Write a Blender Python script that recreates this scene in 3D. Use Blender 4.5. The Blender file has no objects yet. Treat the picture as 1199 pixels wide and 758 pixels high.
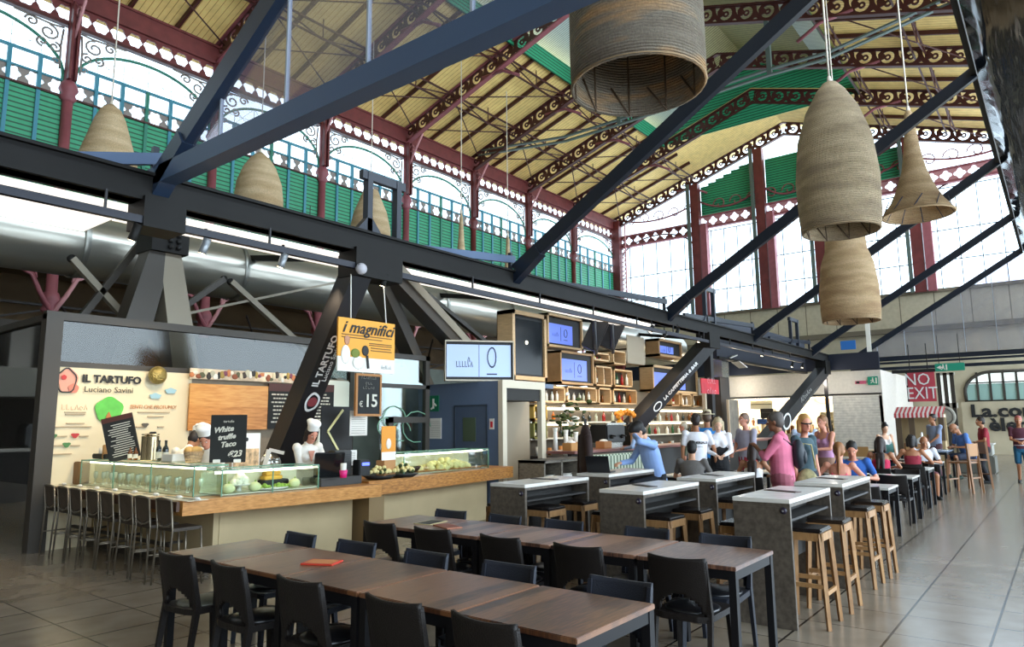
import bpy, bmesh, math, random
from mathutils import Vector, Matrix
random.seed(7)
PI = math.pi
sin, cos, rad = math.sin, math.cos, math.radians
SC = bpy.context.scene
COL = SC.collection
# ------------------------------------------------------------------ camera
CAMZ = 1.7
FPX = 820.0
def cam_axes():
    yaw, pitch, roll = rad(38.05), rad(8.19), rad(-0.581)
    F = Vector((cos(pitch)*cos(yaw), cos(pitch)*sin(yaw), sin(pitch)))
    R0 = Vector((sin(yaw), -cos(yaw), 0)); U0 = R0.cross(F)
    r = R0*cos(roll) + U0*sin(roll); u = -R0*sin(roll) + U0*cos(roll)
    return r, u, F
CR, CU, CF = cam_axes()
CO = Vector((0, 0, CAMZ))
def ray(px, py): return CF*FPX + CR*(px-599.5) - CU*(py-379)
def aY(px, py, v): d = ray(px, py); return CO + d*(v/d.y)      # where a sight line meets the wall plane Y=v
def aX(px, py, v): d = ray(px, py); return CO + d*(v/d.x)
def aZ(px, py, v): d = ray(px, py); return CO + d*((v-CAMZ)/d.z)
def aD(px, py, v): d = ray(px, py); return CO + d*(v/FPX)
# ------------------------------------------------------------------ materials
def lin(h):
    h = h.lstrip('#'); o = []
    for i in (0, 2, 4):
        c = int(h[i:i+2], 16)/255; o.append(c/12.92 if c <= .04045 else ((c+.055)/1.055)**2.4)
    return (o[0], o[1], o[2], 1)
MATS = {}
def mat(name, col, rough=.6, metal=0., noise=0., scale=8., emit=0., bump=0., bscale=60., stretch=None, spec=.5, trans=0., alpha=1., coat=0.):
    if name in MATS: return MATS[name]
    m = bpy.data.materials.new(name); m.use_nodes = True; nt = m.node_tree; b = nt.nodes['Principled BSDF']
    c = lin(col) if isinstance(col, str) else col
    b.inputs['Base Color'].default_value = c; b.inputs['Roughness'].default_value = rough
    b.inputs['Metallic'].default_value = metal; b.inputs['Specular IOR Level'].default_value = spec
    b.inputs['Coat Weight'].default_value = coat
    if trans: b.inputs['Transmission Weight'].default_value = trans
    if alpha < 1: b.inputs['Alpha'].default_value = alpha
    if emit: b.inputs['Emission Color'].default_value = c; b.inputs['Emission Strength'].default_value = emit
    src = None
    if noise or bump:
        tc = nt.nodes.new('ShaderNodeTexCoord'); mp = nt.nodes.new('ShaderNodeMapping')
        nt.links.new(tc.outputs['Object'], mp.inputs[0])
        if stretch: mp.inputs['Scale'].default_value = stretch
        src = mp.outputs[0]
    if noise:
        n = nt.nodes.new('ShaderNodeTexNoise'); n.inputs['Scale'].default_value = scale; n.inputs['Detail'].default_value = 6
        nt.links.new(src, n.inputs['Vector'])
        r = nt.nodes.new('ShaderNodeValToRGB'); r.color_ramp.elements[0].position = .3; r.color_ramp.elements[1].position = .7
        r.color_ramp.elements[0].color = tuple(x*(1-noise) for x in c[:3])+(1,)
        r.color_ramp.elements[1].color = tuple(min(1, x*(1+noise)) for x in c[:3])+(1,)
        nt.links.new(n.outputs['Fac'], r.inputs[0]); nt.links.new(r.outputs[0], b.inputs['Base Color'])
    if bump:
        n2 = nt.nodes.new('ShaderNodeTexNoise'); n2.inputs['Scale'].default_value = bscale; nt.links.new(src, n2.inputs['Vector'])
        bp = nt.nodes.new('ShaderNodeBump'); bp.inputs['Strength'].default_value = bump; bp.inputs['Distance'].default_value = .02
        nt.links.new(n2.outputs['Fac'], bp.inputs['Height']); nt.links.new(bp.outputs[0], b.inputs['Normal'])
    MATS[name] = m; return m
def glass(name, tint=(.9, .95, 1, 1), refl=.12, rough=.03, haze=0., fres=1.):
    if name in MATS: return MATS[name]
    m = bpy.data.materials.new(name); m.use_nodes = True; nt = m.node_tree; nt.nodes.clear()
    o = nt.nodes.new('ShaderNodeOutputMaterial'); t = nt.nodes.new('ShaderNodeBsdfTransparent'); g = nt.nodes.new('ShaderNodeBsdfGlossy')
    t.inputs[0].default_value = tint; g.inputs['Roughness'].default_value = rough
    f = nt.nodes.new('ShaderNodeFresnel'); f.inputs[0].default_value = 1.5
    a = nt.nodes.new('ShaderNodeMath'); a.operation = 'MULTIPLY_ADD'; a.inputs[1].default_value = fres; a.inputs[2].default_value = max(0, refl-.04*fres); a.use_clamp = True
    nt.links.new(f.outputs[0], a.inputs[0])
    mx = nt.nodes.new('ShaderNodeMixShader'); nt.links.new(a.outputs[0], mx.inputs[0]); nt.links.new(t.outputs[0], mx.inputs[1]); nt.links.new(g.outputs[0], mx.inputs[2])
    last = mx
    if haze:
        d = nt.nodes.new('ShaderNodeBsdfDiffuse'); d.inputs[0].default_value = (.75, .8, .88, 1)
        m2 = nt.nodes.new('ShaderNodeMixShader'); m2.inputs[0].default_value = haze
        nt.links.new(mx.outputs[0], m2.inputs[1]); nt.links.new(d.outputs[0], m2.inputs[2]); last = m2
    nt.links.new(last.outputs[0], o.inputs[0]); MATS[name] = m; return m
def banded(name, c1, c2, axis, period, duty=.12, rough=.6, bumpy=False, noise=.15, nscale=5., spec=.5):
    """stripes of c2 on c1 every period metres along an axis vector (object space)"""
    if name in MATS: return MATS[name]
    m = bpy.data.materials.new(name); m.use_nodes = True; nt = m.node_tree; b = nt.nodes['Principled BSDF']; N = nt.nodes.new; L = nt.links.new
    b.inputs['Roughness'].default_value = rough; b.inputs['Specular IOR Level'].default_value = spec
    tc = N('ShaderNodeTexCoord'); dt = N('ShaderNodeVectorMath'); dt.operation = 'DOT_PRODUCT'; dt.inputs[1].default_value = tuple(a/period for a in axis)
    L(tc.outputs['Object'], dt.inputs[0]); fr = N('ShaderNodeMath'); fr.operation = 'FRACT'; L(dt.outputs['Value'], fr.inputs[0])
    lt = N('ShaderNodeMath'); lt.operation = 'LESS_THAN'; lt.inputs[1].default_value = duty; L(fr.outputs[0], lt.inputs[0])
    n = N('ShaderNodeTexNoise'); n.inputs['Scale'].default_value = nscale; n.inputs['Detail'].default_value = 5; L(tc.outputs['Object'], n.inputs['Vector'])
    mr = N('ShaderNodeMapRange'); mr.inputs[1].default_value = .3; mr.inputs[2].default_value = .7; mr.inputs[3].default_value = 1-noise; mr.inputs[4].default_value = 1+noise; L(n.outputs['Fac'], mr.inputs[0])
    mx = N('ShaderNodeMix'); mx.data_type = 'RGBA'; mx.inputs['A'].default_value = lin(c1); mx.inputs['B'].default_value = lin(c2); L(lt.outputs[0], mx.inputs['Factor'])
    vm = N('ShaderNodeVectorMath'); vm.operation = 'SCALE'; L(mx.outputs['Result'], vm.inputs[0]); L(mr.outputs[0], vm.inputs['Scale']); L(vm.outputs[0], b.inputs['Base Color'])
    if bumpy:
        bp = N('ShaderNodeBump'); bp.inputs['Strength'].default_value = .6; bp.inputs['Distance'].default_value = .03; L(fr.outputs[0], bp.inputs['Height']); L(bp.outputs[0], b.inputs['Normal'])
    MATS[name] = m; return m
def planks(name, cols, axis_len, width, rough=.35, grain=(1, 14, 1), rnd=.25, spec=.5, coat=0.):
    """wood: boards of given width, grain running along the other axis"""
    if name in MATS: return MATS[name]
    m = bpy.data.materials.new(name); m.use_nodes = True; nt = m.node_tree; b = nt.nodes['Principled BSDF']; N = nt.nodes.new; L = nt.links.new
    b.inputs['Roughness'].default_value = rough; b.inputs['Specular IOR Level'].default_value = spec; b.inputs['Coat Weight'].default_value = coat; b.inputs['Coat Roughness'].default_value = .31; b.inputs['Coat IOR'].default_value = 1.7
    tc = N('ShaderNodeTexCoord'); sp = N('ShaderNodeSeparateXYZ'); L(tc.outputs['Object'], sp.inputs[0])
    dv = N('ShaderNodeMath'); dv.operation = 'DIVIDE'; dv.inputs[1].default_value = width; L(sp.outputs[axis_len], dv.inputs[0])
    fl = N('ShaderNodeMath'); fl.operation = 'FLOOR'; L(dv.outputs[0], fl.inputs[0])
    oi = N('ShaderNodeObjectInfo'); ad = N('ShaderNodeMath'); ad.operation = 'MULTIPLY_ADD'; ad.inputs[1].default_value = 37.; L(oi.outputs['Random'], ad.inputs[0]); L(fl.outputs[0], ad.inputs[2])
    wn = N('ShaderNodeTexWhiteNoise'); wn.noise_dimensions = '1D'; L(ad.outputs[0], wn.inputs['W'])
    mp = N('ShaderNodeMapping'); mp.inputs['Scale'].default_value = grain; L(tc.outputs['Object'], mp.inputs[0]); L(wn.outputs['Color'], mp.inputs['Location'])
    n = N('ShaderNodeTexNoise'); n.inputs['Scale'].default_value = 4; n.inputs['Detail'].default_value = 8; L(mp.outputs[0], n.inputs['Vector'])
    a2 = N('ShaderNodeMath'); a2.operation = 'MULTIPLY_ADD'; a2.inputs[1].default_value = rnd; L(wn.outputs['Value'], a2.inputs[0]); L(n.outputs['Fac'], a2.inputs[2])
    r = N('ShaderNodeValToRGB'); e = r.color_ramp.elements; e[0].position = .38; e[0].color = lin(cols[0]); e[1].position = .85; e[1].color = lin(cols[-1])
    if len(cols) > 2: q = e.new(.6); q.color = lin(cols[1])
    L(a2.outputs[0], r.inputs[0]); L(r.outputs[0], b.inputs['Base Color'])
    MATS[name] = m; return m
# ------------------------------------------------------------------ mesh collector
class MB:
    def __init__(s): s.v = []; s.f = []; s.sm = []
    def add(s, vs, fs, smooth=False):
        k = len(s.v); s.v += [tuple(v) for v in vs]; s.f += [tuple(i+k for i in f) for f in fs]; s.sm += [smooth]*len(fs); return s
    def box(s, a, b, M=None):
        x0, y0, z0 = (min(a[i], b[i]) for i in range(3)); x1, y1, z1 = (max(a[i], b[i]) for i in range(3))
        vs = [Vector(p) for p in ((x0,y0,z0),(x1,y0,z0),(x1,y1,z0),(x0,y1,z0),(x0,y0,z1),(x1,y0,z1),(x1,y1,z1),(x0,y1,z1))]
        if M: vs = [M @ v for v in vs]
        return s.add(vs, [(0,3,2,1),(4,5,6,7),(0,1,5,4),(1,2,6,5),(2,3,7,6),(3,0,4,7)])
    def bbox(s, a, b, r=.01, M=None):
        """box with chamfered vertical and horizontal edges"""
        bm = bmesh.new(); x0, y0, z0 = (min(a[i], b[i]) for i in range(3)); x1, y1, z1 = (max(a[i], b[i]) for i in range(3))
        bmesh.ops.create_cube(bm, size=1, matrix=Matrix.Translation(((x0+x1)/2, (y0+y1)/2, (z0+z1)/2)) @ Matrix.Diagonal((x1-x0, y1-y0, z1-z0, 1)))
        bmesh.ops.bevel(bm, geom=bm.edges[:], offset=min(r, (x1-x0)/2.1, (y1-y0)/2.1, (z1-z0)/2.1), segments=2, affect='EDGES')
        return s.addbm(bm, M)
    def addbm(s, bm, M=None, smooth=False):
        bm.verts.ensure_lookup_table(); bm.verts.index_update()
        vs = [(M @ v.co if M else v.co.copy()) for v in bm.verts]; fs = [[v.index for v in f.verts] for f in bm.faces]; bm.free()
        return s.add(vs, fs, smooth)
    def bar(s, p, q, w, h=None, up=(0, 0, 1)):
        """square bar from p to q, width w (across), h along up"""
        p, q = Vector(p), Vector(q); h = w if h is None else h; d = (q-p).normalized(); u = Vector(up)
        if abs(d.dot(u)) > .98: u = Vector((1, 0, 0))
        a = d.cross(u).normalized(); u = a.cross(d).normalized()
        vs = [e + a*(i*w/2) + u*(j*h/2) for e in (p, q) for i, j in ((-1,-1),(1,-1),(1,1),(-1,1))]
        return s.add(vs, [(3,2,1,0),(4,5,6,7),(0,1,5,4),(1,2,6,5),(2,3,7,6),(3,0,4,7)])
    def tbar(s, p, q, w0, h0, w1, h1, up=(0, 0, 1)):
        p, q = Vector(p), Vector(q); d = (q-p).normalized(); u = Vector(up); a = d.cross(u).normalized(); u = a.cross(d).normalized()
        vs = [e + a*(i*w/2) + u*(j*h/2) for e, w, h in ((p, w0, h0), (q, w1, h1)) for i, j in ((-1,-1),(1,-1),(1,1),(-1,1))]
        return s.add(vs, [(3,2,1,0),(4,5,6,7),(0,1,5,4),(1,2,6,5),(2,3,7,6),(3,0,4,7)])
    def tube(s, pts, r, n=8, cap=True, smooth=True):
        pts = [Vector(p) for p in pts]; R = r if isinstance(r, (list, tuple)) else [r]*len(pts)
        rings = []; up = None
        for i, p in enumerate(pts):
            d = (pts[min(i+1, len(pts)-1)] - pts[max(i-1, 0)]).normalized()
            if up is None: up = Vector((0, 0, 1)) if abs(d.z) < .9 else Vector((1, 0, 0))
            a = d.cross(up).normalized(); up = a.cross(d).normalized()
            rings.append([p + (a*cos(t)+up*sin(t))*R[i] for t in (2*PI*k/n for k in range(n))])
        vs = [v for g in rings for v in g]; m = len(pts)
        fs = [(i*n+k, i*n+(k+1) % n, (i+1)*n+(k+1) % n, (i+1)*n+k) for i in range(m-1) for k in range(n)]
        if cap: fs += [tuple(range(n))[::-1], tuple((m-1)*n+k for k in range(n))]
        return s.add(vs, fs, smooth)
    def lathe(s, prof, c=(0, 0, 0), n=24, axis='z', smooth=True, cap=False, M=None):
        c = Vector(c); vs = []
        for r, h in prof:
            for k in range(n):
                t = 2*PI*k/n; x, y = r*cos(t), r*sin(t)
                v = Vector((x, y, h)) if axis == 'z' else Vector((h, x, y)) if axis == 'x' else Vector((y, h, x))
                vs.append((M @ v if M else v) + c)
        m = len(prof); fs = [(i*n+k, i*n+(k+1) % n, (i+1)*n+(k+1) % n, (i+1)*n+k) for i in range(m-1) for k in range(n)]
        if cap: fs += [tuple(range(n))[::-1], tuple((m-1)*n+k for k in range(n))]
        return s.add(vs, fs, smooth)
    def prism(s, poly, h0, h1, plane='xy', off=0):
        """extrude a convex-ish outline; plane xy -> z, xz -> y, yz -> x"""
        n = len(poly)
        def P(a, b, h): return (a, b, h) if plane == 'xy' else (a, h, b) if plane == 'xz' else (h, a, b)
        vs = [P(a, b, h) for h in (h0, h1) for a, b in poly]
        return s.add(vs, [tuple(range(n))[::-1], tuple(range(n, 2*n))] + [(k, (k+1) % n, n+(k+1) % n, n+k) for k in range(n)])
    def ell(s, c, r, seg=14, rings=9, M=None):
        bm = bmesh.new(); bmesh.ops.create_uvsphere(bm, u_segments=seg, v_segments=rings, radius=1)
        T = Matrix.Translation(Vector(c)) @ (M or Matrix()) @ Matrix.Diagonal((*r, 1))
        return s.addbm(bm, T, True)
    def loft(s, rings, n=14):
        """rings: (centre, side vector, depth vector) ellipses"""
        vs = []
        for c, a, b in rings:
            c, a, b = Vector(c), Vector(a), Vector(b)
            vs += [c + a*cos(2*PI*k/n) + b*sin(2*PI*k/n) for k in range(n)]
        m = len(rings); fs = [(i*n+k, i*n+(k+1) % n, (i+1)*n+(k+1) % n, (i+1)*n+k) for i in range(m-1) for k in range(n)]
        fs += [tuple(range(n))[::-1], tuple((m-1)*n+k for k in range(n))]
        return s.add(vs, fs, True)
    def cap(s, p, q, r0, r1, n=10):
        """closed capsule"""
        p, q = Vector(p), Vector(q); d = (q-p); L = d.length
        if L < 1e-5: return s.ell(p, (r0, r0, r0))
        d /= L
        pts = []; R = []
        for a in (-80, -50, -20): t = rad(a); pts.append(p + d*(sin(t)*r0)); R.append(cos(t)*r0)
        for a in (20, 50, 80): t = rad(a); pts.append(q + d*(sin(t)*r1)); R.append(cos(t)*r1)
        return s.tube(pts, R, n)
    def build(s, name, m, parent=None, world=False, loc=None):
        me = bpy.data.meshes.new(name)
        off = Vector((0, 0, 0))
        if world and parent is not None: off = Vector(parent.location)
        if loc is not None: off = Vector(loc)
        me.from_pydata([tuple(Vector(v)-off) for v in s.v], [], s.f); me.update()
        if any(s.sm): me.polygons.foreach_set('use_smooth', s.sm)
        if m: me.materials.append(m)
        o = bpy.data.objects.new(name, me); COL.objects.link(o)
        if parent is not None: o.parent = parent
        elif loc is not None: o.location = off
        return o
def thing(name, label, cat, loc=(0, 0, 0), rz=0., group=None, kind=None):
    o = bpy.data.objects.new(name, None); COL.objects.link(o); o.location = loc; o.rotation_euler = (0, 0, rz); o.empty_display_size = .1
    if label: o['label'] = label
    if cat: o['category'] = cat
    if group: o['group'] = group
    if kind: o['kind'] = kind
    return o
def tag(o, label, cat=None, group=None, kind=None):
    if label: o['label'] = label
    if cat: o['category'] = cat
    if group: o['group'] = group
    if kind: o['kind'] = kind
    return o
def struct(name, mb, m, parent=None):
    o = mb.build(name, m, parent)
    if parent is None: o['kind'] = 'structure'
    return o
def children(o): return [c for c in o.children]
def dup(root, loc, rz=None, label=None, group=None):
    r = root.copy(); COL.objects.link(r); r.location = loc
    if rz is not None: r.rotation_euler = (0, 0, rz)
    if label: r['label'] = label
    if group: r['group'] = group
    for ch in KIDS[root.name] if root.name in KIDS else children(root):
        c = ch.copy(); COL.objects.link(c); c.parent = r
        for g in children(ch):
            d = g.copy(); COL.objects.link(d); d.parent = c
    return r
KIDS = {}
def curve2d(name, outer, holes, m, depth=.01, parent=None, M=None, res=2, data=None):
    """flat plate with cut-outs: filled 2D curve, thickened"""
    if data is None:
        cu = bpy.data.curves.new(name, 'CURVE'); cu.dimensions = '2D'; cu.fill_mode = 'BOTH'; cu.extrude = depth; cu.resolution_u = res
        for poly in outer + holes:
            sp = cu.splines.new('POLY'); sp.points.add(len(poly)-1); sp.use_cyclic_u = True
            for i, (x, y) in enumerate(poly): sp.points[i].co = (x, y, 0, 1)
        o = bpy.data.objects.new(name, cu); COL.objects.link(o)
        me = bpy.data.meshes.new_from_object(o.evaluated_get(bpy.context.evaluated_depsgraph_get())); bpy.data.objects.remove(o); me.name = name
        me.materials.clear(); me.materials.append(m); cu = me
    else: cu = data
    o = bpy.data.objects.new(name, cu); COL.objects.link(o)
    if parent is not None: o.parent = parent
    if M is not None: o.matrix_local = M
    return o
def text(s, size, m, parent, M, name='lettering', ext=.004, align='CENTER', shear=0., sx=1., bold=0.):
    cu = bpy.data.curves.new(name, 'FONT'); cu.body = s; cu.size = size; cu.extrude = ext; cu.align_x = align; cu.align_y = 'CENTER'; cu.shear = shear; cu.offset = bold; cu.resolution_u = 2
    o = bpy.data.objects.new(name, cu); COL.objects.link(o)
    me = bpy.data.meshes.new_from_object(o.evaluated_get(bpy.context.evaluated_depsgraph_get())); bpy.data.objects.remove(o); me.name = name
    me.materials.clear(); me.materials.append(m)
    o = bpy.data.objects.new(name, me); COL.objects.link(o); o.parent = parent
    o.matrix_local = M @ Matrix.Diagonal((sx, 1, 1, 1)); return o
def frameM(o, ex, ey):
    """matrix whose x runs along ex, y along ey, placed at o"""
    ex = Vector(ex).normalized(); ey = Vector(ey); ey = (ey - ex*ey.dot(ex)).normalized(); ez = ex.cross(ey)
    M = Matrix((ex, ey, ez)).transposed().to_4x4(); M.translation = Vector(o); return M
FACE_Y = lambda x, y, z: frameM((x, y, z), (1, 0, 0), (0, 0, 1))      # text readable from -Y
FACE_X = lambda x, y, z: frameM((x, y, z), (0, -1, 0), (0, 0, 1))     # readable from -X
def circ(cx, cy, r, n=14, a0=0, a1=2*PI):
    return [(cx+r*cos(a0+(a1-a0)*k/n), cy+r*sin(a0+(a1-a0)*k/n)) for k in range(n)]

def strokes(parent, M, w, h, n, m, seed, name='handwriting'):
    """illegible handwriting: a line of n loops and strokes, w wide and h tall"""
    r = random.Random(seed); mb = MB(); x = -w/2; st = w/n; t = max(.006, h*.09)
    for k in range(n):
        hh = h*(1. if r.random() < .3 else .6); k2 = r.randint(0, 2); x1 = x+st*.75
        if k2 == 0: mb.tube([(x, -h/2, 0), (x+st*.3, -h/2+hh, 0), (x1, -h/2, 0)], t/2, 4)
        elif k2 == 1: mb.tube([(x+st*.35+st*.33*cos(a), -h/2+hh/2+hh*.5*sin(a), 0) for a in (q*.9 for q in range(7))], t/2, 4)
        else: mb.tube([(x+st*.1, -h/2+hh, 0), (x+st*.15, -h/2, 0), (x1, -h/2+hh*.1, 0)], t/2, 4)
        x += st
    o = mb.build(name, m, parent); o.matrix_local = M @ Matrix.Diagonal((1, 1, .5, 1)); return o
# ------------------------------------------------------------------ the hall
S = 1.1
def hz(z): return CAMZ + S*(z-CAMZ)
maroon = mat('maroon iron', '#6a2e2c', .5, noise=.2, scale=3)
rose = mat('faded red iron', '#8f4f55', .55, noise=.15, scale=3)
rosepale = mat('pale pink iron', '#c48a8c', .6)
dkred = mat('dark red iron', '#4a211d', .5)
greenl = banded('green louvre boards', '#2f9a6c', '#0d4a30', (0, 0, 1), .16, .3, .55, True, .08)
teal = mat('blue green window iron', '#3f8597', .5)
tealg = mat('green window iron', '#2f7a64', .5)
greyorn = mat('grey painted tracery', '#8a8078', .6)
roofwood = banded('yellow roof boards', '#ffdc8c', '#c4964a', (1, 0, 0), .21, .12, .7, False, .1, 3.)
roofdark = banded('olive lantern roof sheet', '#a39a6c', '#6e6848', (1, 0, 0), .18, .35, .6, True, .1)
roofpale = banded('translucent corrugated sheet', '#c6d2ce', '#8a9b98', (1, 0, 0), .12, .4, .4, True, .05)
gstone = banded('beige concrete panels', '#b3a78e', '#6f6755', (0, 1, 0), 1.65, .03, .8, False, .08)
sandwall = mat('beige plaster', '#b5a98f', .85, noise=.12, scale=1.2)
brownw = mat('brown aisle plaster', '#6b5840', .9, noise=.25, scale=.8)
paneM = glass('window glass', (.97, .99, 1, 1), .03, fres=.0)
steelg = mat('grey green steel', '#5d6a64', .45, metal=.2)
# floor
fm = bpy.data.materials.new('stone floor tiles'); fm.use_nodes = True; nt = fm.node_tree; b = nt.nodes['Principled BSDF']; N = nt.nodes.new; L = nt.links.new
tc = N('ShaderNodeTexCoord'); sp = N('ShaderNodeSeparateXYZ'); L(tc.outputs['Object'], sp.inputs[0])
def fmask(out, period, off, w):
    a = N('ShaderNodeMath'); a.operation = 'SUBTRACT'; a.inputs[1].default_value = off; L(out, a.inputs[0])
    d = N('ShaderNodeMath'); d.operation = 'DIVIDE'; d.inputs[1].default_value = period; L(a.outputs[0], d.inputs[0])
    f = N('ShaderNodeMath'); f.operation = 'FRACT'; L(d.outputs[0], f.inputs[0])
    l = N('ShaderNodeMath'); l.operation = 'LESS_THAN'; l.inputs[1].default_value = w/period; L(f.outputs[0], l.inputs[0])
    fl = N('ShaderNodeMath'); fl.operation = 'FLOOR'; L(d.outputs[0], fl.inputs[0]); return l.outputs[0], fl.outputs[0]
gx, ix = fmask(sp.outputs[0], .66, 6.55, .011); gy, iy = fmask(sp.outputs[1], .655, .610, .018)
gm = N('ShaderNodeMath'); gm.operation = 'MAXIMUM'; L(gx, gm.inputs[0]); L(gy, gm.inputs[1])
cb = N('ShaderNodeCombineXYZ'); L(ix, cb.inputs[0]); L(iy, cb.inputs[1]); wn = N('ShaderNodeTexWhiteNoise'); L(cb.outputs[0], wn.inputs['Vector'])
nz = N('ShaderNodeTexNoise'); nz.inputs['Scale'].default_value = 3; nz.inputs['Detail'].default_value = 8; L(tc.outputs['Object'], nz.inputs['Vector'])
ad = N('ShaderNodeMath'); ad.operation = 'MULTIPLY_ADD'; ad.inputs[1].default_value = .25; L(wn.outputs['Value'], ad.inputs[0]); L(nz.outputs['Fac'], ad.inputs[2])
rp = N('ShaderNodeValToRGB'); rp.color_ramp.elements[0].position = .3; rp.color_ramp.elements[1].position = .9
rp.color_ramp.elements[0].color = lin('#726657'); rp.color_ramp.elements[1].color = lin('#8d8172'); L(ad.outputs[0], rp.inputs[0])
mx = N('ShaderNodeMix'); mx.data_type = 'RGBA'; mx.inputs['B'].default_value = lin('#161310'); L(gm.outputs[0], mx.inputs['Factor']); L(rp.outputs[0], mx.inputs['A']); L(mx.outputs['Result'], b.inputs['Base Color'])
b.inputs['Roughness'].default_value = .33
L(nz.outputs['Fac'], (rr := N('ShaderNodeMapRange')).inputs[0]); rr.inputs[3].default_value = .215; rr.inputs[4].default_value = .235; b.inputs['Specular IOR Level'].default_value = .75; L(rr.outputs[0], b.inputs['Roughness'])
bp = N('ShaderNodeBump'); bp.inputs['Strength'].default_value = .3; bp.inputs['Distance'].default_value = .004; bp.invert = True; L(gm.outputs[0], bp.inputs['Height']); L(bp.outputs[0], b.inputs['Normal'])
struct('floor', MB().box((-8, -10, -.2), (44.5, 31, 0)), fm)
# --- left wall of the nave
WY = 22*S; XC = [S*(7.2+4.46*k) for k in range(-2, 7)] + [42.9]
Z_LT, Z_BELT, Z_TR, Z_SPR, Z_ARCH = hz(11.27), hz(11.72), hz(12.25), hz(11.9), hz(13.13)
Z_G0, Z_G1, Z_B1 = hz(13.5), hz(14.1), hz(14.68)
wl = thing('wall_left', None, None, kind='structure')
MB().box((-4, WY-.14, Z_G1), (43.2, WY+.14, Z_B1)).box((-4, WY-.2, Z_B1), (43.2, WY+.2, Z_B1+.08)).build('eave_beam', maroon, wl)
MB().box((-4, WY-.1, Z_G0-.1), (43.2, WY+.1, Z_G0)).box((-4, WY-.1, Z_LT-.08), (43.2, WY+.1, Z_LT-.02)).build('girdle_rail', dkred, wl)
MB().box((-4, WY, 7.3), (43, WY+.08, Z_LT-.05)).build('louver', greenl, wl)
MB().box((-4, WY-.25, 6.9), (43, WY+.25, 7.3)).build('lower_beam', maroon, wl)
def flower(cx, cy, r, n=32, lob=8, amp=.14):
    return [(cx+r*(1+amp*cos(lob*t))*cos(t), cy+r*(1+amp*cos(lob*t))*sin(t)) for t in (2*PI*k/n for k in range(n))]
def spiral(cx, cy, r0, r1, a0, a1, n=14):
    return [(cx+(r0+(r1-r0)*k/n)*cos(a0+(a1-a0)*k/n), cy+(r0+(r1-r0)*k/n)*sin(a0+(a1-a0)*k/n)) for k in range(n+1)]
gdat = bdat = spd = None
def plateM(x, y, z): return frameM((x, y, z), (1, 0, 0), (0, 0, 1))
spand_cache = {}
def spandrel_mb(w, h, sx):
    """scroll work filling the corner between a column (x=0) and an arch"""
    mb = MB(); R = .034
    def T(pts): return [(sx*x*w, 0, y*h) for x, y in pts]
    for (cx, cy, r, a0, a1) in ((.30, -.30, .20, PI*.5, PI*3.2), (.62, -.17, .13, 0, PI*2.6), (.17, -.62, .13, PI*.5, PI*3.1), (.40, -.58, .12, -PI*.5, PI*1.9), (.12, -.95, .08, 0, PI*2.2)):
        mb.tube(T(spiral(cx, cy, r, r*.25, a0, a1)), R, 5)
    mb.tube(T([(.02, -.05), (.25, -.08), (.55, -.06), (.95, -.03)]), R, 5)
    mb.tube(T([(.03, -.1), (.06, -.5), (.05, -1.1)]), R, 5)
    return mb
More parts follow.
